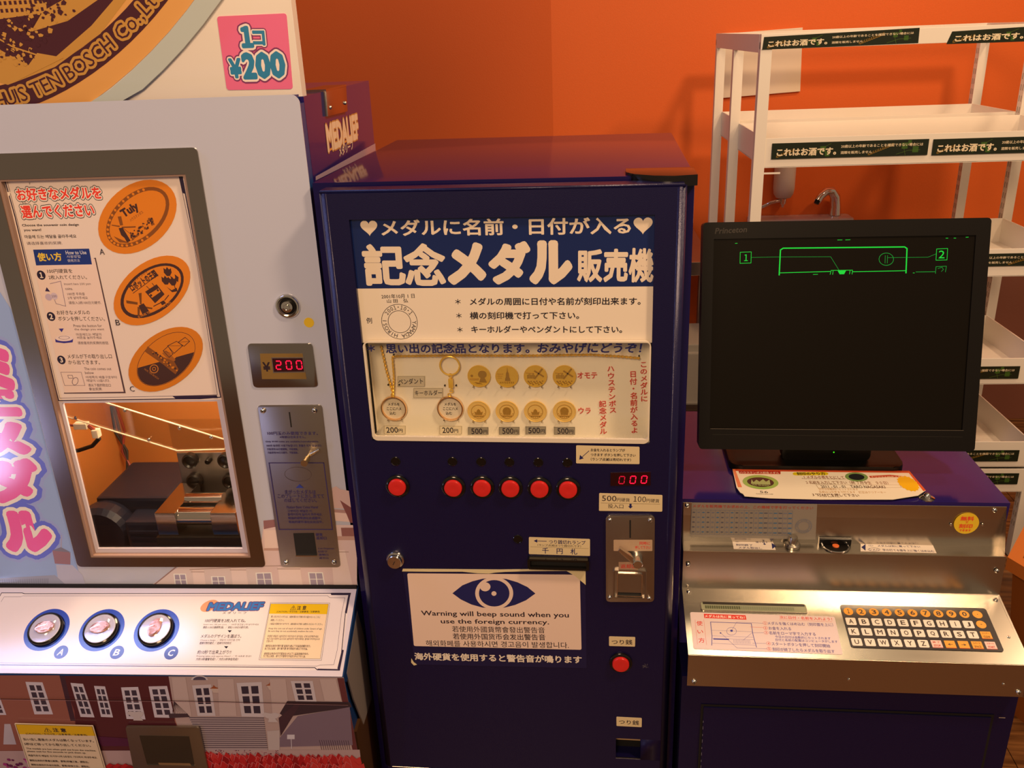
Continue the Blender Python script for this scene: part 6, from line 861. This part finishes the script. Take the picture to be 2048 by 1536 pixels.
P.text('今日の日付は自動的にセットされます', (.1303,.0362), (.2099,.0359), .0046, '#5a58b0').text('日付と名前の配置はコンピュータがします', (.1302,.0308), (.2188,.0304), .0046, '#5a58b0'); P.build('lettering', sk)
kq = [(.2353,.0993),(.449,.0991),(.4465,.0222),(.2365,.0205)]; KU0 = ((.2361,.0964)[0]+(.2362,.0258)[0])/2; KU1 = ((.4498,.0949)[0]+(.4465,.0274)[0])/2; KV0 = (.3393,.0213)[1]; KV1 = (.3612,.099)[1]
kb = obj('keypad', prism(bmesh.new(), F4, rr(KU0, KV0, KU1, KV1, .004), .0002, .0012), mat('charcoal_keypad', (.045, .038, .040), .22), R); kb['label'] = 'charcoal membrane keypad'
FK = F4.up(.0012); KO = mat('orange_key', (.80, .36, .04), .35); KW = mat('white_key', (.82, .74, .66), .35); KP = mat('pink_key', (.85, .55, .50), .35); KR = '#b8382c'
def row(a, b, n): return [tuple(Vector(a)+(Vector(b)-Vector(a))*i/(n-1)) for i in range(n)]
keys = [(c, p, 'o') for c, p in zip('1234567890・', row((.246,.0863), (.4324,.0866), 11))]
keys += [(c, p, 'w') for c, p in zip('ABCDEFGHIJ', row((.2458,.0676), (.4136,.0675), 10))]+[('-', (.4318,.0682), 'o')]
keys += [(c, p, 'w') for c, p in zip('KLMNOPQRST', row((.2456,.0491), (.4137,.0491), 10))]+[('クリアー|CLEAR', (.4324,.0488), 'q')]
keys += [(c, p, {'終 了|STOP': 'p', 'スタート|START': 'p', '←': 'q', '→': 'q', 'スペース|SPACE': 'q'}.get(c, 'w')) for c, p in zip(['U', 'V', 'W', 'X', 'Y', 'Z', '終 了|STOP', '←', '→', 'スペース|SPACE', 'スタート|START'], row((.2459,.0304), (.4328,.0308), 11))]
for c, p, k in keys:
    u, v = p; s = .0073; bm = bmesh.new()
    if k == 'o': lathe(bm, FK, u, v, [(.0070, 0), (.0070, .0003), (.0066, .0005)], 24)
    else: prism(bm, FK, rr(u-s, v-.0066, u+s, v+.0066, .0018 if k == 'w' else .0005), 0, .0005)
    o = obj('key', bm, {'o': KO, 'w': KW, 'q': KO, 'p': KP}[k], R); P = Print(FK, .0006); dkc = '#3a2c28'
    if '|' in c:
        a, b2 = c.split('|'); col = KR if k == 'p' else '#8a5a10'; P.text(a, (u-.0048, v+.0032), (u+.0048, v+.0032), .0030, col, .02).text(b2, (u-.0046, v-.0028), (u+.0046, v-.0028), .0034, col, .03); P.rect(u-s, v-.0066, u+s, v-.0058, KR)
    elif c in '←→': P.text(c, (u-.0032, v), (u+.0032, v), .0030, dkc, .03); P.rect(u-s, v-.0066, u+s, v-.0058, KR)
    elif c in '・-': P.rect(u-.0006-.0006*(c == '-'), v-.0005, u+.0006+.0006*(c == '-'), v+.0005, dkc)
    else:
        w_ = {'I': .0004, '1': .0013, 'W': .0044, 'M': .0036, 'J': .0024, 'L': .0026}.get(c, .0030); P.text(c, (u-w_, v), (u+w_, v), .0076, dkc, .02)
    P.build('key_letter', o)
# lower cabinet door
bm = bmesh.new(); dq = bb([(.0306,.5009),(.0341,.4183),(.4495,.502),(.4589,.4414)]); DU0 = (.0302,.5019)[0]; DU1 = (.4495,.502)[0]; DV1 = (.2466,.5026)[1]
ring(bm, F6, [(DU0-.004, .05), (DU1+.004, .05), (DU1+.004, DV1+.004), (DU0-.004, DV1+.004)], [(DU0, .054), (DU1, .054), (DU1, DV1), (DU0, DV1)], 0, .0005); obj('door_gap', bm, GAP, R)
obj('cabinet_door', prism(bmesh.new(), F6, [(DU0, .054), (DU1, .054), (DU1, DV1), (DU0, DV1)], .0002, .0025, .0008), NAVY, R)
P = Print(F6, .0027)
for k in range(9): P.rect(DU0+.0001, DV1-.03-k*.013, DU0+.0007, DV1-.026-k*.013+.002*(k % 2), '#7a7890')
P.rect(DU1+.010, DV1+.0005, DU1+.019, DV1+.0016, '#b8a898'); P.build('paint_chips', R)
# ================================================================ monitor
M = empty('computer_monitor', 'black square flat monitor showing green line drawing on the console', 'monitor', (.1379, .1942, .7915), .0086)
th = math.radians(12.08); FM = Face((0, 0, .0518), (1, 0, 0), (0, math.sin(th), math.cos(th))); MW, MH = .42, .3558
bm = bmesh.new(); s0 = [(.0161,.3307),(.3998,.3343),(.4029,.0324),(.0163,.0336)]; su0 = (.0166,.2374)[0]; su1 = (.3995,.2342)[0]; sv1 = (.2183,.3306)[1]; sv0 = (.2321,.0327)[1]
ring(bm, FM, rr(0, 0, MW, MH, .006), rr(su0, sv0, su1, sv1, .0008), -.012, 0); ring(bm, FM, rr(0, 0, MW, MH, .006), rr(.004, .004, MW-.004, MH-.004, .004), -.030, -.0119)
bz = obj('bezel', bm, BLACK, M, True)
obj('rear_cover', prism(bmesh.new(), FM, rr(.004, .004, MW-.004, MH-.004, .006), -.040, -.0125), BLACK, M)
obj('rear_bulge', prism(bmesh.new(), FM, rr(.08, .05, MW-.08, MH-.06, .02), -.060, -.040), BLACK, M)
scn = obj('screen', prism(bmesh.new(), FM, [(su0-.001, sv0-.001), (su1+.001, sv0-.001), (su1+.001, sv1+.001), (su0-.001, sv1+.001)], -.0045, -.0025), mat('dark_lcd_screen', (.006, .0045, .003), .35, spec=.15), M)
P = Print(FM.up(-.0026)); G = '#12c03c'; G2 = '#0e8a34'
P.line([(.0571,.31),(.0736,.3103),(.0737,.2935),(.0572,.2931)], .0007, G, True); P.text('1', (.066,.3016), None, .0100, G, .0); P.line([(.0739,.3018),(.1126,.3021),(.1918,.3014),(.2052,.2806)], .0005, G2)
P.line([(.1165,.2747),(.1171,.3126),(.1211,.3152),(.2989,.3146),(.3026,.3122),(.3032,.2757)], .0018, G); P.line([(.1172,.2778),(.192,.2792)], .0010, G).line([(.2251,.2784),(.303,.279)], .0010, G)
P.line([(.1922,.2747),(.1934,.2807),(.225,.2807),(.2245,.2747)], .0008, G).line([(.1959,.2746),(.1964,.2799)], .0008, G).line([(.2208,.2751),(.2213,.2804)], .0008, G); P.poly([(.203,.2802),(.2155,.2804),(.2128,.2748),(.2062,.2747)], G)
P.band([(.2843,.2965),(.2841,.2981),(.2835,.2997),(.2826,.3013),(.2814,.3026),(.28,.3038),(.2784,.3048),(.2767,.3055),(.2748,.306),(.2729,.3062),(.271,.306),(.2692,.3056),(.2675,.305),(.266,.304),(.2648,.3029),(.2637,.3015),(.263,.3),(.2626,.2984),(.2625,.2967),(.2628,.2951),(.2633,.2935),(.2642,.2919),(.2654,.2906),(.2668,.2894),(.2684,.2884),(.2702,.2876),(.272,.2872),(.2739,.287),(.2758,.2871),(.2776,.2876),(.2793,.2882),(.2808,.2892),(.2821,.2903),(.2831,.2917),(.2838,.2932),(.2842,.2948)], [(.2836,.2965),(.2834,.298),(.2828,.2995),(.282,.3009),(.2809,.3022),(.2796,.3033),(.2781,.3042),(.2765,.3048),(.2747,.3053),(.273,.3054),(.2712,.3053),(.2695,.3049),(.2679,.3043),(.2665,.3034),(.2653,.3024),(.2644,.3011),(.2637,.2997),(.2633,.2983),(.2632,.2967),(.2635,.2952),(.264,.2937),(.2648,.2923),(.2659,.291),(.2672,.2899),(.2687,.289),(.2704,.2883),(.2721,.2879),(.2739,.2878),(.2757,.2879),(.2773,.2883),(.2789,.2889),(.2803,.2898),(.2815,.2908),(.2825,.2921),(.2831,.2935),(.2835,.2949)], G2).line([(.2717,.3022),(.2719,.2906)], .0006, G2).line([(.2749,.3022),(.2752,.2906)], .0006, G2).line([(.2751,.2988),(.3336,.2988),(.3448,.3035)], .0005, G2)
P.line([(.3454,.3109),(.3611,.3114),(.3612,.2944),(.3454,.2942)], .0007, G, True); P.text('2', (.3488,.3027), (.3574,.3026), .0115, G, .0); P.line([(.3459,.2744),(.346,.2845),(.361,.2851),(.3601,.2765)], .0007, G2).line([(.349,.2815),(.3547,.2837),(.357,.2803),(.3543,.2773)], .0006, G2).line([(.3176,.277),(.345,.2771)], .0008, G2)
for q in ([(.2009,.3264),(.2075,.3264)], [(.2126,.3263),(.2192,.3265)], [(.1671,.2749),(.1737,.275)], [(.0493,.3235),(.0523,.3237)], [(.3577,.3266),(.3605,.3266)], [(.3691,.3265),(.3719,.3265)], [(.3861,.3276),(.3896,.3277)], [(.3134,.2755),(.3155,.2755)]): P.line(q, .0007, G)
P.build('screen_image', scn, LIT)
P = Print(FM, .0002); P.text('Princeton', (.0188,.3427), (.0659,.3446), .0085, '#2e2824', .02, sh=.2); P.build('lettering', bz)
P = Print(FM, .0003); c = (.2091,-.0032); P.ell(c[0], c[1], .0011, .0011, '#40ff20', 10); P.build('power_light', bz, LIT)
P = Print(FM, .0002); P.line([(.0179,.0332),(.4013,.0332)], .0005, '#6a625a').line([(.0212,.0239),(.4005,.0229)], .0004, '#2a2622'); P.build('groove_line', bz)
bm = bmesh.new(); prism(bm, Face((0, .045, 0)), rr(.14, .010, .28, .16, .01), -.02, .0, .002); obj('stand_neck', bm, BLACK, M, True)
bm = bmesh.new(); FTt = Face((0, 0, 0), (1, 0, 0), (0, 1, 0)); prism(bm, FTt, rr(.055, .022, .33, .20, .02), 0, .012, .003); obj('stand_base', bm, BLACK, M, True)
# instruction booklet lying in front
B = empty('instruction_sheet', 'curled laminated engraving instruction sheet with green seals lying before the monitor', 'instruction sheet', (.11, .1241, 0), 0.01240)
bq = [(.0873,.0925),(.3647,.0924),(.369,.0276),(.3525,.0114),(.312,-.0021),(.2044,-.005),(.1307,-.0031),(.0933,.0021),(.0921,.0092),(.0882,.0139),(.0851,.0301)]
FTz = Face((0, 0, .7945), (1, 0, 0), (0, 1, 0)); FTp = Face((0, 0, .797), (1, 0, 0), (0, 1, 0))
obj('backing_tray', prism(bmesh.new(), FTz, [(u+(.006 if i > 4 else 0), max(v+.0015, .0045)) for i, (u, v) in enumerate(bq)], -.0028, .0, .0005), BLKGLOSS, B)
obj('laminate', prism(bmesh.new(), FTp, bq, -.0012, -.0004), mat('sheet_paper', (.84, .76, .64), .3), B)
P = Print(FTp, -.0003)
P.poly([(.0873,.0925),(.3647,.0924),(.365,.0846),(.0872,.0854)], '#c8502c').poly([(.3612,.0923),(.3647,.0924),(.369,.0276),(.3646,.0243)], '#d05a34').poly([(.0873,.0925),(.0912,.0917),(.0936,.0303),(.0874,.0301)], '#e07a4a')
P.poly([(.0959,.0856),(.1624,.0853),(.1607,.0757),(.0962,.0759)], '#a82820').text('ハウステンボス記念メダル', (.0976,.0803), (.1591,.08), .007, '#e8d0b8', .02)
P.poly(rq([(.1809,.0831),(.2361,.0852),(.2359,.074),(.1795,.0718)], .006), '#e2cc20').text('刻印のやり方', (.1869,.078), (.2308,.079), .010, '#3a3820', .03)
for q, q2, q3 in (([(.1518,.0441),(.1522,.0482),(.1518,.0523),(.1506,.0563),(.1486,.0601),(.1459,.0635),(.1424,.0664),(.1385,.0687),(.1341,.0704),(.1293,.0714),(.1245,.0717),(.1196,.0713),(.1149,.0701),(.1105,.0682),(.1066,.0656),(.1032,.0626),(.1005,.0591),(.0986,.0552),(.0974,.0512),(.0971,.047),(.0976,.0429),(.099,.039),(.1011,.0353),(.1039,.032),(.1074,.0293),(.1113,.027),(.1156,.0254),(.1202,.0245),(.1249,.0242),(.1296,.0247),(.1342,.0258),(.1385,.0276),(.1424,.03),(.1457,.033),(.1485,.0364),(.1505,.0401)], [(.145,.045),(.1453,.0478),(.1449,.0506),(.144,.0533),(.1424,.0559),(.1403,.0582),(.1377,.0602),(.1347,.0618),(.1314,.063),(.1278,.0637),(.1242,.0639),(.1206,.0637),(.1171,.0629),(.1139,.0617),(.111,.06),(.1085,.058),(.1065,.0556),(.1051,.053),(.1043,.0503),(.1041,.0475),(.1045,.0447),(.1056,.042),(.1072,.0394),(.1093,.0372),(.1119,.0352),(.1149,.0337),(.1182,.0325),(.1216,.0318),(.1252,.0316),(.1287,.0319),(.1321,.0326),(.1353,.0338),(.1382,.0354),(.1407,.0374),(.1427,.0397),(.1442,.0423)], '#90b860'), ([(.294,.0666),(.2945,.0693),(.2945,.072),(.294,.0746),(.293,.0771),(.2914,.0793),(.2895,.0812),(.2871,.0827),(.2844,.0838),(.2815,.0844),(.2785,.0846),(.2754,.0843),(.2723,.0835),(.2694,.0823),(.2668,.0807),(.2644,.0787),(.2625,.0764),(.261,.0739),(.26,.0713),(.2595,.0686),(.2595,.0659),(.2601,.0633),(.2612,.0609),(.2628,.0587),(.2648,.0569),(.2671,.0554),(.2698,.0544),(.2726,.0537),(.2756,.0536),(.2787,.0539),(.2816,.0546),(.2845,.0558),(.2871,.0574),(.2894,.0593),(.2914,.0615),(.2929,.064)], [(.2888,.0673),(.2892,.0692),(.2892,.071),(.2888,.0728),(.2881,.0745),(.287,.076),(.2856,.0773),(.284,.0784),(.2821,.0791),(.2801,.0796),(.278,.0797),(.2758,.0795),(.2737,.079),(.2717,.0781),(.2699,.077),(.2683,.0757),(.2669,.0741),(.2659,.0724),(.2652,.0706),(.2648,.0687),(.2649,.0668),(.2653,.0651),(.266,.0634),(.2671,.0619),(.2685,.0606),(.2701,.0596),(.272,.0589),(.274,.0584),(.2761,.0583),(.2782,.0585),(.2803,.059),(.2823,.0599),(.2841,.0609),(.2857,.0623),(.287,.0638),(.2881,.0655)], '#7a9a5a')): P.poly(q, q3).poly(q2, '#26282a')
P.poly([(.1123,.0574),(.1138,.0473),(.1198,.0559),(.1234,.0493),(.1303,.0578),(.1335,.0495),(.1401,.0564),(.1388,.0396),(.1092,.0422)], '#9ab078').text('HUIS TEN BOSCH', (.1111,.0398), (.1359,.0363), .005, '#9ab078', .02)
P.text('1 メダルの表をヒにして', (.1956,.067), (.2573,.0668), .010, '#8a3a20', .01).text('Place the medal set into the engraving port', (.1914,.0613), (.2589,.0609), .004, '#7a6a50').text('2 名前を入力して下さい（例 ７月令生　９０日）', (.1949,.0485), (.3197,.0499), .0105, '#8a5a40', .01)
P.line([(.2086,.0414),(.3359,.0437),(.3357,.0356),(.2099,.03)], .0006, '#a89070', True).text('2011 - 01 - 01　TARO NAGASAKI', (.2148,.035), (.3114,.0366), .0085, '#4a3c34', .01).text('Please use computer keyboard', (.2046,.0437), (.2396,.0441), .003, '#7a6a50').text('日付は自動的にセットされます', (.2099,.0267), (.2687,.0278), .007, '#c8a070').text('名前は16文字まで打てます　訂正はクリアーキー', (.208,.0179), (.3078,.0189), .0075, '#c8a070')
P.text('3 "START"を押して下さい', (.1963,.0088), (.2651,.0083), .009, '#6a4a38', .02).text('Press start key', (.2061,.0028), (.2357,.0028), .004, '#7a6a50').text('56', (.1187,.0155), (.1308,.0154), .007, '#3a3430').text('Commemorative medal', (.1118,.0097), (.1372,.0088), .003, '#5a5048')
P.poly([(.2972,.0728),(.3306,.077),(.3536,.0724),(.3523,.0682),(.3286,.0701),(.2977,.066)], '#b03a28').text('オリジナル記念メダル', (.2994,.0695), (.3503,.0715), .005, '#e8c8a8', .02)
c0_ = (.3516,.0368); s_ = []
for k in range(32):
    a = k*math.pi/16; r_ = .0135+.0016*(k % 2); s_.append((c0_[0]-.002+r_*math.cos(a)*1.0, c0_[1]+.012+r_*math.sin(a)*1.75))
P.poly(s_, '#eab818'); P.build('lettering', B, INKG)
c = (.3656,.0071); kb_ = obj('clamp_knob', lathe(bmesh.new(), Face((0, 0, .7917), (1, 0, 0), (0, 1, 0)), c[0], c[1]+.004, [(.0115, 0), (.0115, .0012), (.0055, .003), (.0050, .006), (.0030, .0085), (.001, .009)], 24), CHROME, B, True)
# ================================================================ shelving unit
SS = empty('shelving_unit', 'white metal shelving unit with empty tilted trays and dark green alcohol strips', 'shelf', (0, 1.2, 0), 0.03720)
FSs = Face((0, 0, 0)); SX0, SX1 = .350, 1.180; PW = .0275
for y in (0, .385, .715):
    for x in (SX0, SX1-PW):
        po_ = obj('post', box(bmesh.new(), (x, y, 0), (x+PW, y+.028, 1.43), .001), SHELFW, SS)
        if x > 1: 
            bm = bmesh.new()
            for k in range(44): box(bm, (x-.0004, y+.006, .10+k*.03), (x+.0002, y+.009, .116+k*.03)); box(bm, (x-.0004, y+.018, .10+k*.03), (x+.0002, y+.021, .116+k*.03))
            so = obj('post_slots', bm, mat('slot_grey', (.30, .24, .18), .7), po_); so['kind'] = 'stuff'
        else:
            bm = bmesh.new(); box(bm, (x-.0004, y+.012, .05), (x+.0002, y+.0132, 1.40)); obj('post_seam', bm, mat('seam_grey', (.30, .22, .18), .6), po_)
obj('top_frame', box(bmesh.new(), (SX0, -.001, 1.4125), (SX1, .020, 1.4475), .001), SHELFW, SS)
obj('top_frame', box(bmesh.new(), (SX0, .725, 1.4125), (SX1, .744, 1.4475), .001), SHELFW, SS)
for x in (SX0-.0005, SX1-.012): obj('top_side_rail', box(bmesh.new(), (x, .0202, 1.4055), (x+.012, .7248, 1.4475), .001), SHELFW, SS)
def tray(y0, y1, z0, z1, x0=SX0+PW-.003, x1=SX1-PW+.003):
    t = .0025; bm = bmesh.new(); box(bm, (x0, y0, z0), (x1, y1, z0+t))
    bm2 = bmesh.new(); tr_ = obj('tray', bm, SHELFW, SS)
    for lo, hi in (((x0, y0, z0), (x1, y0+.004, z1)), ((x0, y1-.004, z0), (x1, y1, z1)), ((x0, y0+.004, z0), (x0+.004, y1-.004, z1)), ((x1-.004, y0+.004, z0), (x1, y1-.004, z1))): obj('tray_side', box(bmesh.new(), lo, hi, .0008), SHELFW, tr_)
    return tr_
zs = [(1.1336, 1.2057), (.8421, .9143), (.5426, .6164), (.2930, .3703), (.214, .286)]
for i, (z0, z1) in enumerate(zs):
    tray(.001, .384, z0, z1); 
    if i < 1: tray(.414, .714, z0+.004, z1+.006)
obj('tray_bracket', box(bmesh.new(), (SX0+PW, .0, 1.118), (SX0+PW+.04, .003, 1.122)), SHELFW, SS)
STRIP = mat('dark_green_strip', (.012, .018, .009), .3)
def strip(q, h=.0006, cut=0):
    a, b2, c, d = [Vector(z) for z in q]; o = plate('label_strip', FSs, q, h, STRIP, SS, 0, 0, .0012, 'dark green printed strip'); F_ = FSs.up(.0012+h); P = Print(F_, .0002)
    def f(s, t): return tuple((d*(1-s)+c*s)*(1-t)+(a*(1-s)+b2*s)*t)
    W_ = (b2-a).length; H_ = (a-d).length; rn = random.Random(int(W_*1e4)+3)
    for s0, n in ((.03, 8), (.62, 11)):                       # ears of wheat
        for k in range(n):
            s = s0+k*.0145; t = .10+k*.055
            for sg in (-1, 1):
                cx_, cy_ = f(s, t); ln_ = .008; an = math.radians(38+sg*24); P.poly([(cx_, cy_), (cx_+ln_*.5*math.cos(an)-.0012*sg*math.sin(an), cy_+ln_*.5*math.sin(an)+.0012*sg*math.cos(an)), (cx_+ln_*math.cos(an), cy_+ln_*math.sin(an)), (cx_+ln_*.5*math.cos(an)+.0010*sg*math.sin(an), cy_+ln_*.5*math.sin(an)-.0010*sg*math.cos(an))], '#8a6a2a')
    for s, t, z in ((.33, .55, 1), (.36, .25, .8), (.85, .62, 1), (.92, .38, 1), (.88, .85, .6)):      # leaves
        cx_, cy_ = f(s, t); r_ = H_*.26*z; P.poly([(cx_+r_*math.cos(k*.7854)*(1 if k % 2 else .7), cy_+r_*math.sin(k*.7854)*(1 if k % 2 else .75)) for k in range(8)], '#3c5c24')
    for s0_, t0_, s1_, t1_ in ((.26, .1, .38, .9), (.80, .1, .95, .35), (.86, 0, .83, .8)): P.line([f(s0_, t0_), f((s0_+s1_)/2, (t0_+t1_)/2+.1), f(s1_, t1_)], .0007, '#52702c')
    P.text('これはお酒です。', f(.035, .42), f(.415, .42), H_*.46, '#e8d8b8', .035)
    P.text('20歳以上の年齢であることを確認できない場合には', f(.445, .69), f(.965, .69), H_*.19, '#e0d0b0', .015); P.text('酒類を販売しません', f(.445, .30), f(.645, .30), H_*.18, '#e0d0b0', .015)
    P.build('lettering', o, INKG)
strip([(.3563,1.4409),(.7144,1.448),(.7153,1.4145),(.3535,1.4126)])
strip([(.7897,1.437),(1.185,1.4469),(1.191,1.408),(.7799,1.4094)])
LW_ = .3775
def st2(u, v, w_=LW_, hh=.0385): strip([(u, v+hh), (u+w_, v+hh), (u+w_, v), (u, v)])
st2(.3925, 1.1548); st2(.3925+LW_+.010, 1.1535, .367)
for ur, vb_, in ((1.150, .8700), (1.0845, .5595), (1.1245, .3115), (1.1355, .2395)):
    hh = (.0330, .0355, .0345, .0345)[[1.150, 1.0845, 1.1245, 1.1355].index(ur)]; st2(ur-LW_, vb_, LW_, hh); st2(ur-2*LW_-.012, vb_, .36, hh)
# ================================================================ wall side things
def wall_thing(name, label, cat, u, v): return empty(name, label, cat, tuple(WF.P(u, v, 0)), 0.03720)
FZ = Face((0, 0, 0))
q = [(.3824,1.4442),(.6363,1.4538),(.6447,1.2473),(.3724,1.2337)]; cu, cv_ = mid(q)
n_ = wall_thing('wall_notice', 'blank white board fixed to the orange wall behind the shelving top', 'board', cu, cv_)
obj('board', prism(bmesh.new(), FZ, [(u-cu, v-cv_) for u, v in q], 0, .012, .002), mat('notice_board', (.80, .68, .54), .5), n_); obj('board_back', prism(bmesh.new(), FZ, [(u*.9-cu*.9, v*.9-cv_*.9) for u, v in q], -.0005, .0), CARD, n_)
# soap bottle
p = (.6061,.961); sd = wall_thing('soap_dispenser', 'white wall mounted soap bottle with a metal arm over the sink', 'soap dispenser', p[0], p[1])
FTV = Face((0, -.045, 0), (1, 0, 0), (0, 1, 0)); obj('bottle', lathe(bmesh.new(), FTV, 0, 0, [(.010, -.076), (.026, -.072), (.034, -.060), (.037, -.040), (.037, .11), (.03, .125)], 28), mat('soap_bottle', (.60, .50, .44), .35), sd, True)
obj('spout_cap', lathe(bmesh.new(), FTV, 0, 0, [(.004, -.108), (.005, -.100), (.011, -.094), (.013, -.076)], 18), CHROME, sd, True)
obj('arm', tube(bmesh.new(), [(-.008, -.045, -.082), (-.04, -.040, -.090), (-.065, -.03, -.105), (-.078, -.01, -.115), (-.080, 0, -.130)], .007, 10), CHROME, sd, True)
# wash basin
bc = (.62,.7979); wb = wall_thing('wash_basin', 'white oval wash basin on the orange wall, mostly hidden by the monitor', 'sink', bc[0]+.03, .79)
FB0 = Face((0, -.262, 0), (1, 0, 0), (0, 1, 0)); obj('bowl', lathe(bmesh.new(), FB0, 0, 0, [(.06, -.15), (.16, -.12), (.235, -.03), (.25, .012), (.243, .020), (.225, .018), (.21, -.02), (.14, -.09), (.02, -.10)], 44, True, 1.0), mat('basin_ceramic', (.62, .50, .45), .15), wb, True)
obj('basin_back', box(bmesh.new(), (-.16, -.09, -.02), (.20, 0, .028), .010), MATS['basin_ceramic'], wb, True)
fc = (.7954,.7809); fa = wall_thing('faucet', 'curved chrome automatic faucet behind the basin', 'faucet', fc[0], .80); bm = bmesh.new()
tube(bm, [(0, -.035, .0195), (0, -.035, .05), (-.005, -.038, .085), (-.022, -.045, .107), (-.045, -.058, .107), (-.066, -.070, .092), (-.076, -.078, .078)], [.021, .019, .0175, .016, .0145, .0135, .0125], 16); obj('spout', bm, CHROME, fa, True)
bm = bmesh.new(); tube(bm, [(-.0765, -.079, .079), (-.081, -.082, .070)], .009, 12); obj('aerator', bm, BLACK, fa)
# counter and under-counter refrigerator
ct = empty('steel_counter', 'low steel edged counter against the orange wall behind the vending machine', 'counter', (.05, 1.9, 0), 0.03720)
obj('counter_top', box(bmesh.new(), (-.55, -.30, .775), (.245, .29, .797), .002), mat('counter_wall_reflection', (.22, .10, .07), .10), ct); obj('counter_edge', box(bmesh.new(), (-.55, -.306, .755), (.245, -.3005, .798), .002), STEEL, ct)  # steel top; the orange wall's reflection is painted in as brown
for x in (-.53, .21): obj('counter_leg', box(bmesh.new(), (x, -.27, 0), (x+.03, -.24, .775)), STEELV, ct)
rf = empty('under_counter_refrigerator', 'grey under counter refrigerator with slatted vents in the gap beside the vending machine', 'refrigerator', (.12, 1.34, 0), 0.03720)
obj('body', box(bmesh.new(), (-.35, 0, .03), (.18, .20, .62), .004), mat('grey_enamel', (.34, .30, .24), .4), rf); obj('door', box(bmesh.new(), (-.35, -.02, .44), (.18, -.001, .60), .004), MATS['grey_enamel'], rf)
obj('handle_strip', box(bmesh.new(), (-.35, -.030, .425), (.18, -.021, .445), .002), STEELV, rf)
obj('vent_backing', box(bmesh.new(), (-.35, -.010, .05), (.18, -.001, .42)), GAP, rf)
for k in range(13): obj('vent_slat', box(bmesh.new(), (-.35, -.024, .395-k*.026), (.18, -.011, .403-k*.026), .001), STEELV, rf)
# orange wooden tub
tb_ = empty('wooden_planter', 'orange brown wooden tub with a thick pale rim beside the console', 'planter', (1.165, .585, 0), -.06)
TW = mat('orange_wood', (.30, .085, .015), .4, 0, (6, .3, (1, 1, .2)), noise=.08); TR_ = mat('pale_orange_wood', (.55, .16, .03), .35, 0, (8, .2, (1, 1, 1)))
def hexa(r, n=6): return [(r*math.cos(i*2*math.pi/n), r*math.sin(i*2*math.pi/n)) for i in range(n)]
FG = Face((0, 0, 0), (1, 0, 0), (0, 1, 0)); bm = bmesh.new(); pass
for i in range(6):
    a, b2 = hexa(1)[i], hexa(1)[(i+1) % 6]; bm = bmesh.new()
    vs = [bm.verts.new((p_[0]*r_, p_[1]*r_, z)) for r_, z in ((.27, 0), (.315, .37), (.295, .37), (.25, 0)) for p_ in (a, b2)]
    for f in ((0, 1, 3, 2), (2, 3, 5, 4), (4, 5, 7, 6), (6, 7, 1, 0), (0, 2, 4, 6), (1, 7, 5, 3)): bm.faces.new([vs[k] for k in f])
    obj('side_board', bm, TW, tb_)
    bm = bmesh.new(); vs = [bm.verts.new((p_[0]*r_, p_[1]*r_, z)) for r_, z in ((.330, .37), (.330, .400), (.300, .400), (.300, .37)) for p_ in (a, b2)]
    for f in ((0, 1, 3, 2), (2, 3, 5, 4), (4, 5, 7, 6), (6, 7, 1, 0), (0, 2, 4, 6), (1, 7, 5, 3)): bm.faces.new([vs[k] for k in f])
    obj('rim_board', bm, TR_, tb_)
obj('base_board', prism(bmesh.new(), FG, hexa(.25), .01, .03), TW, tb_)
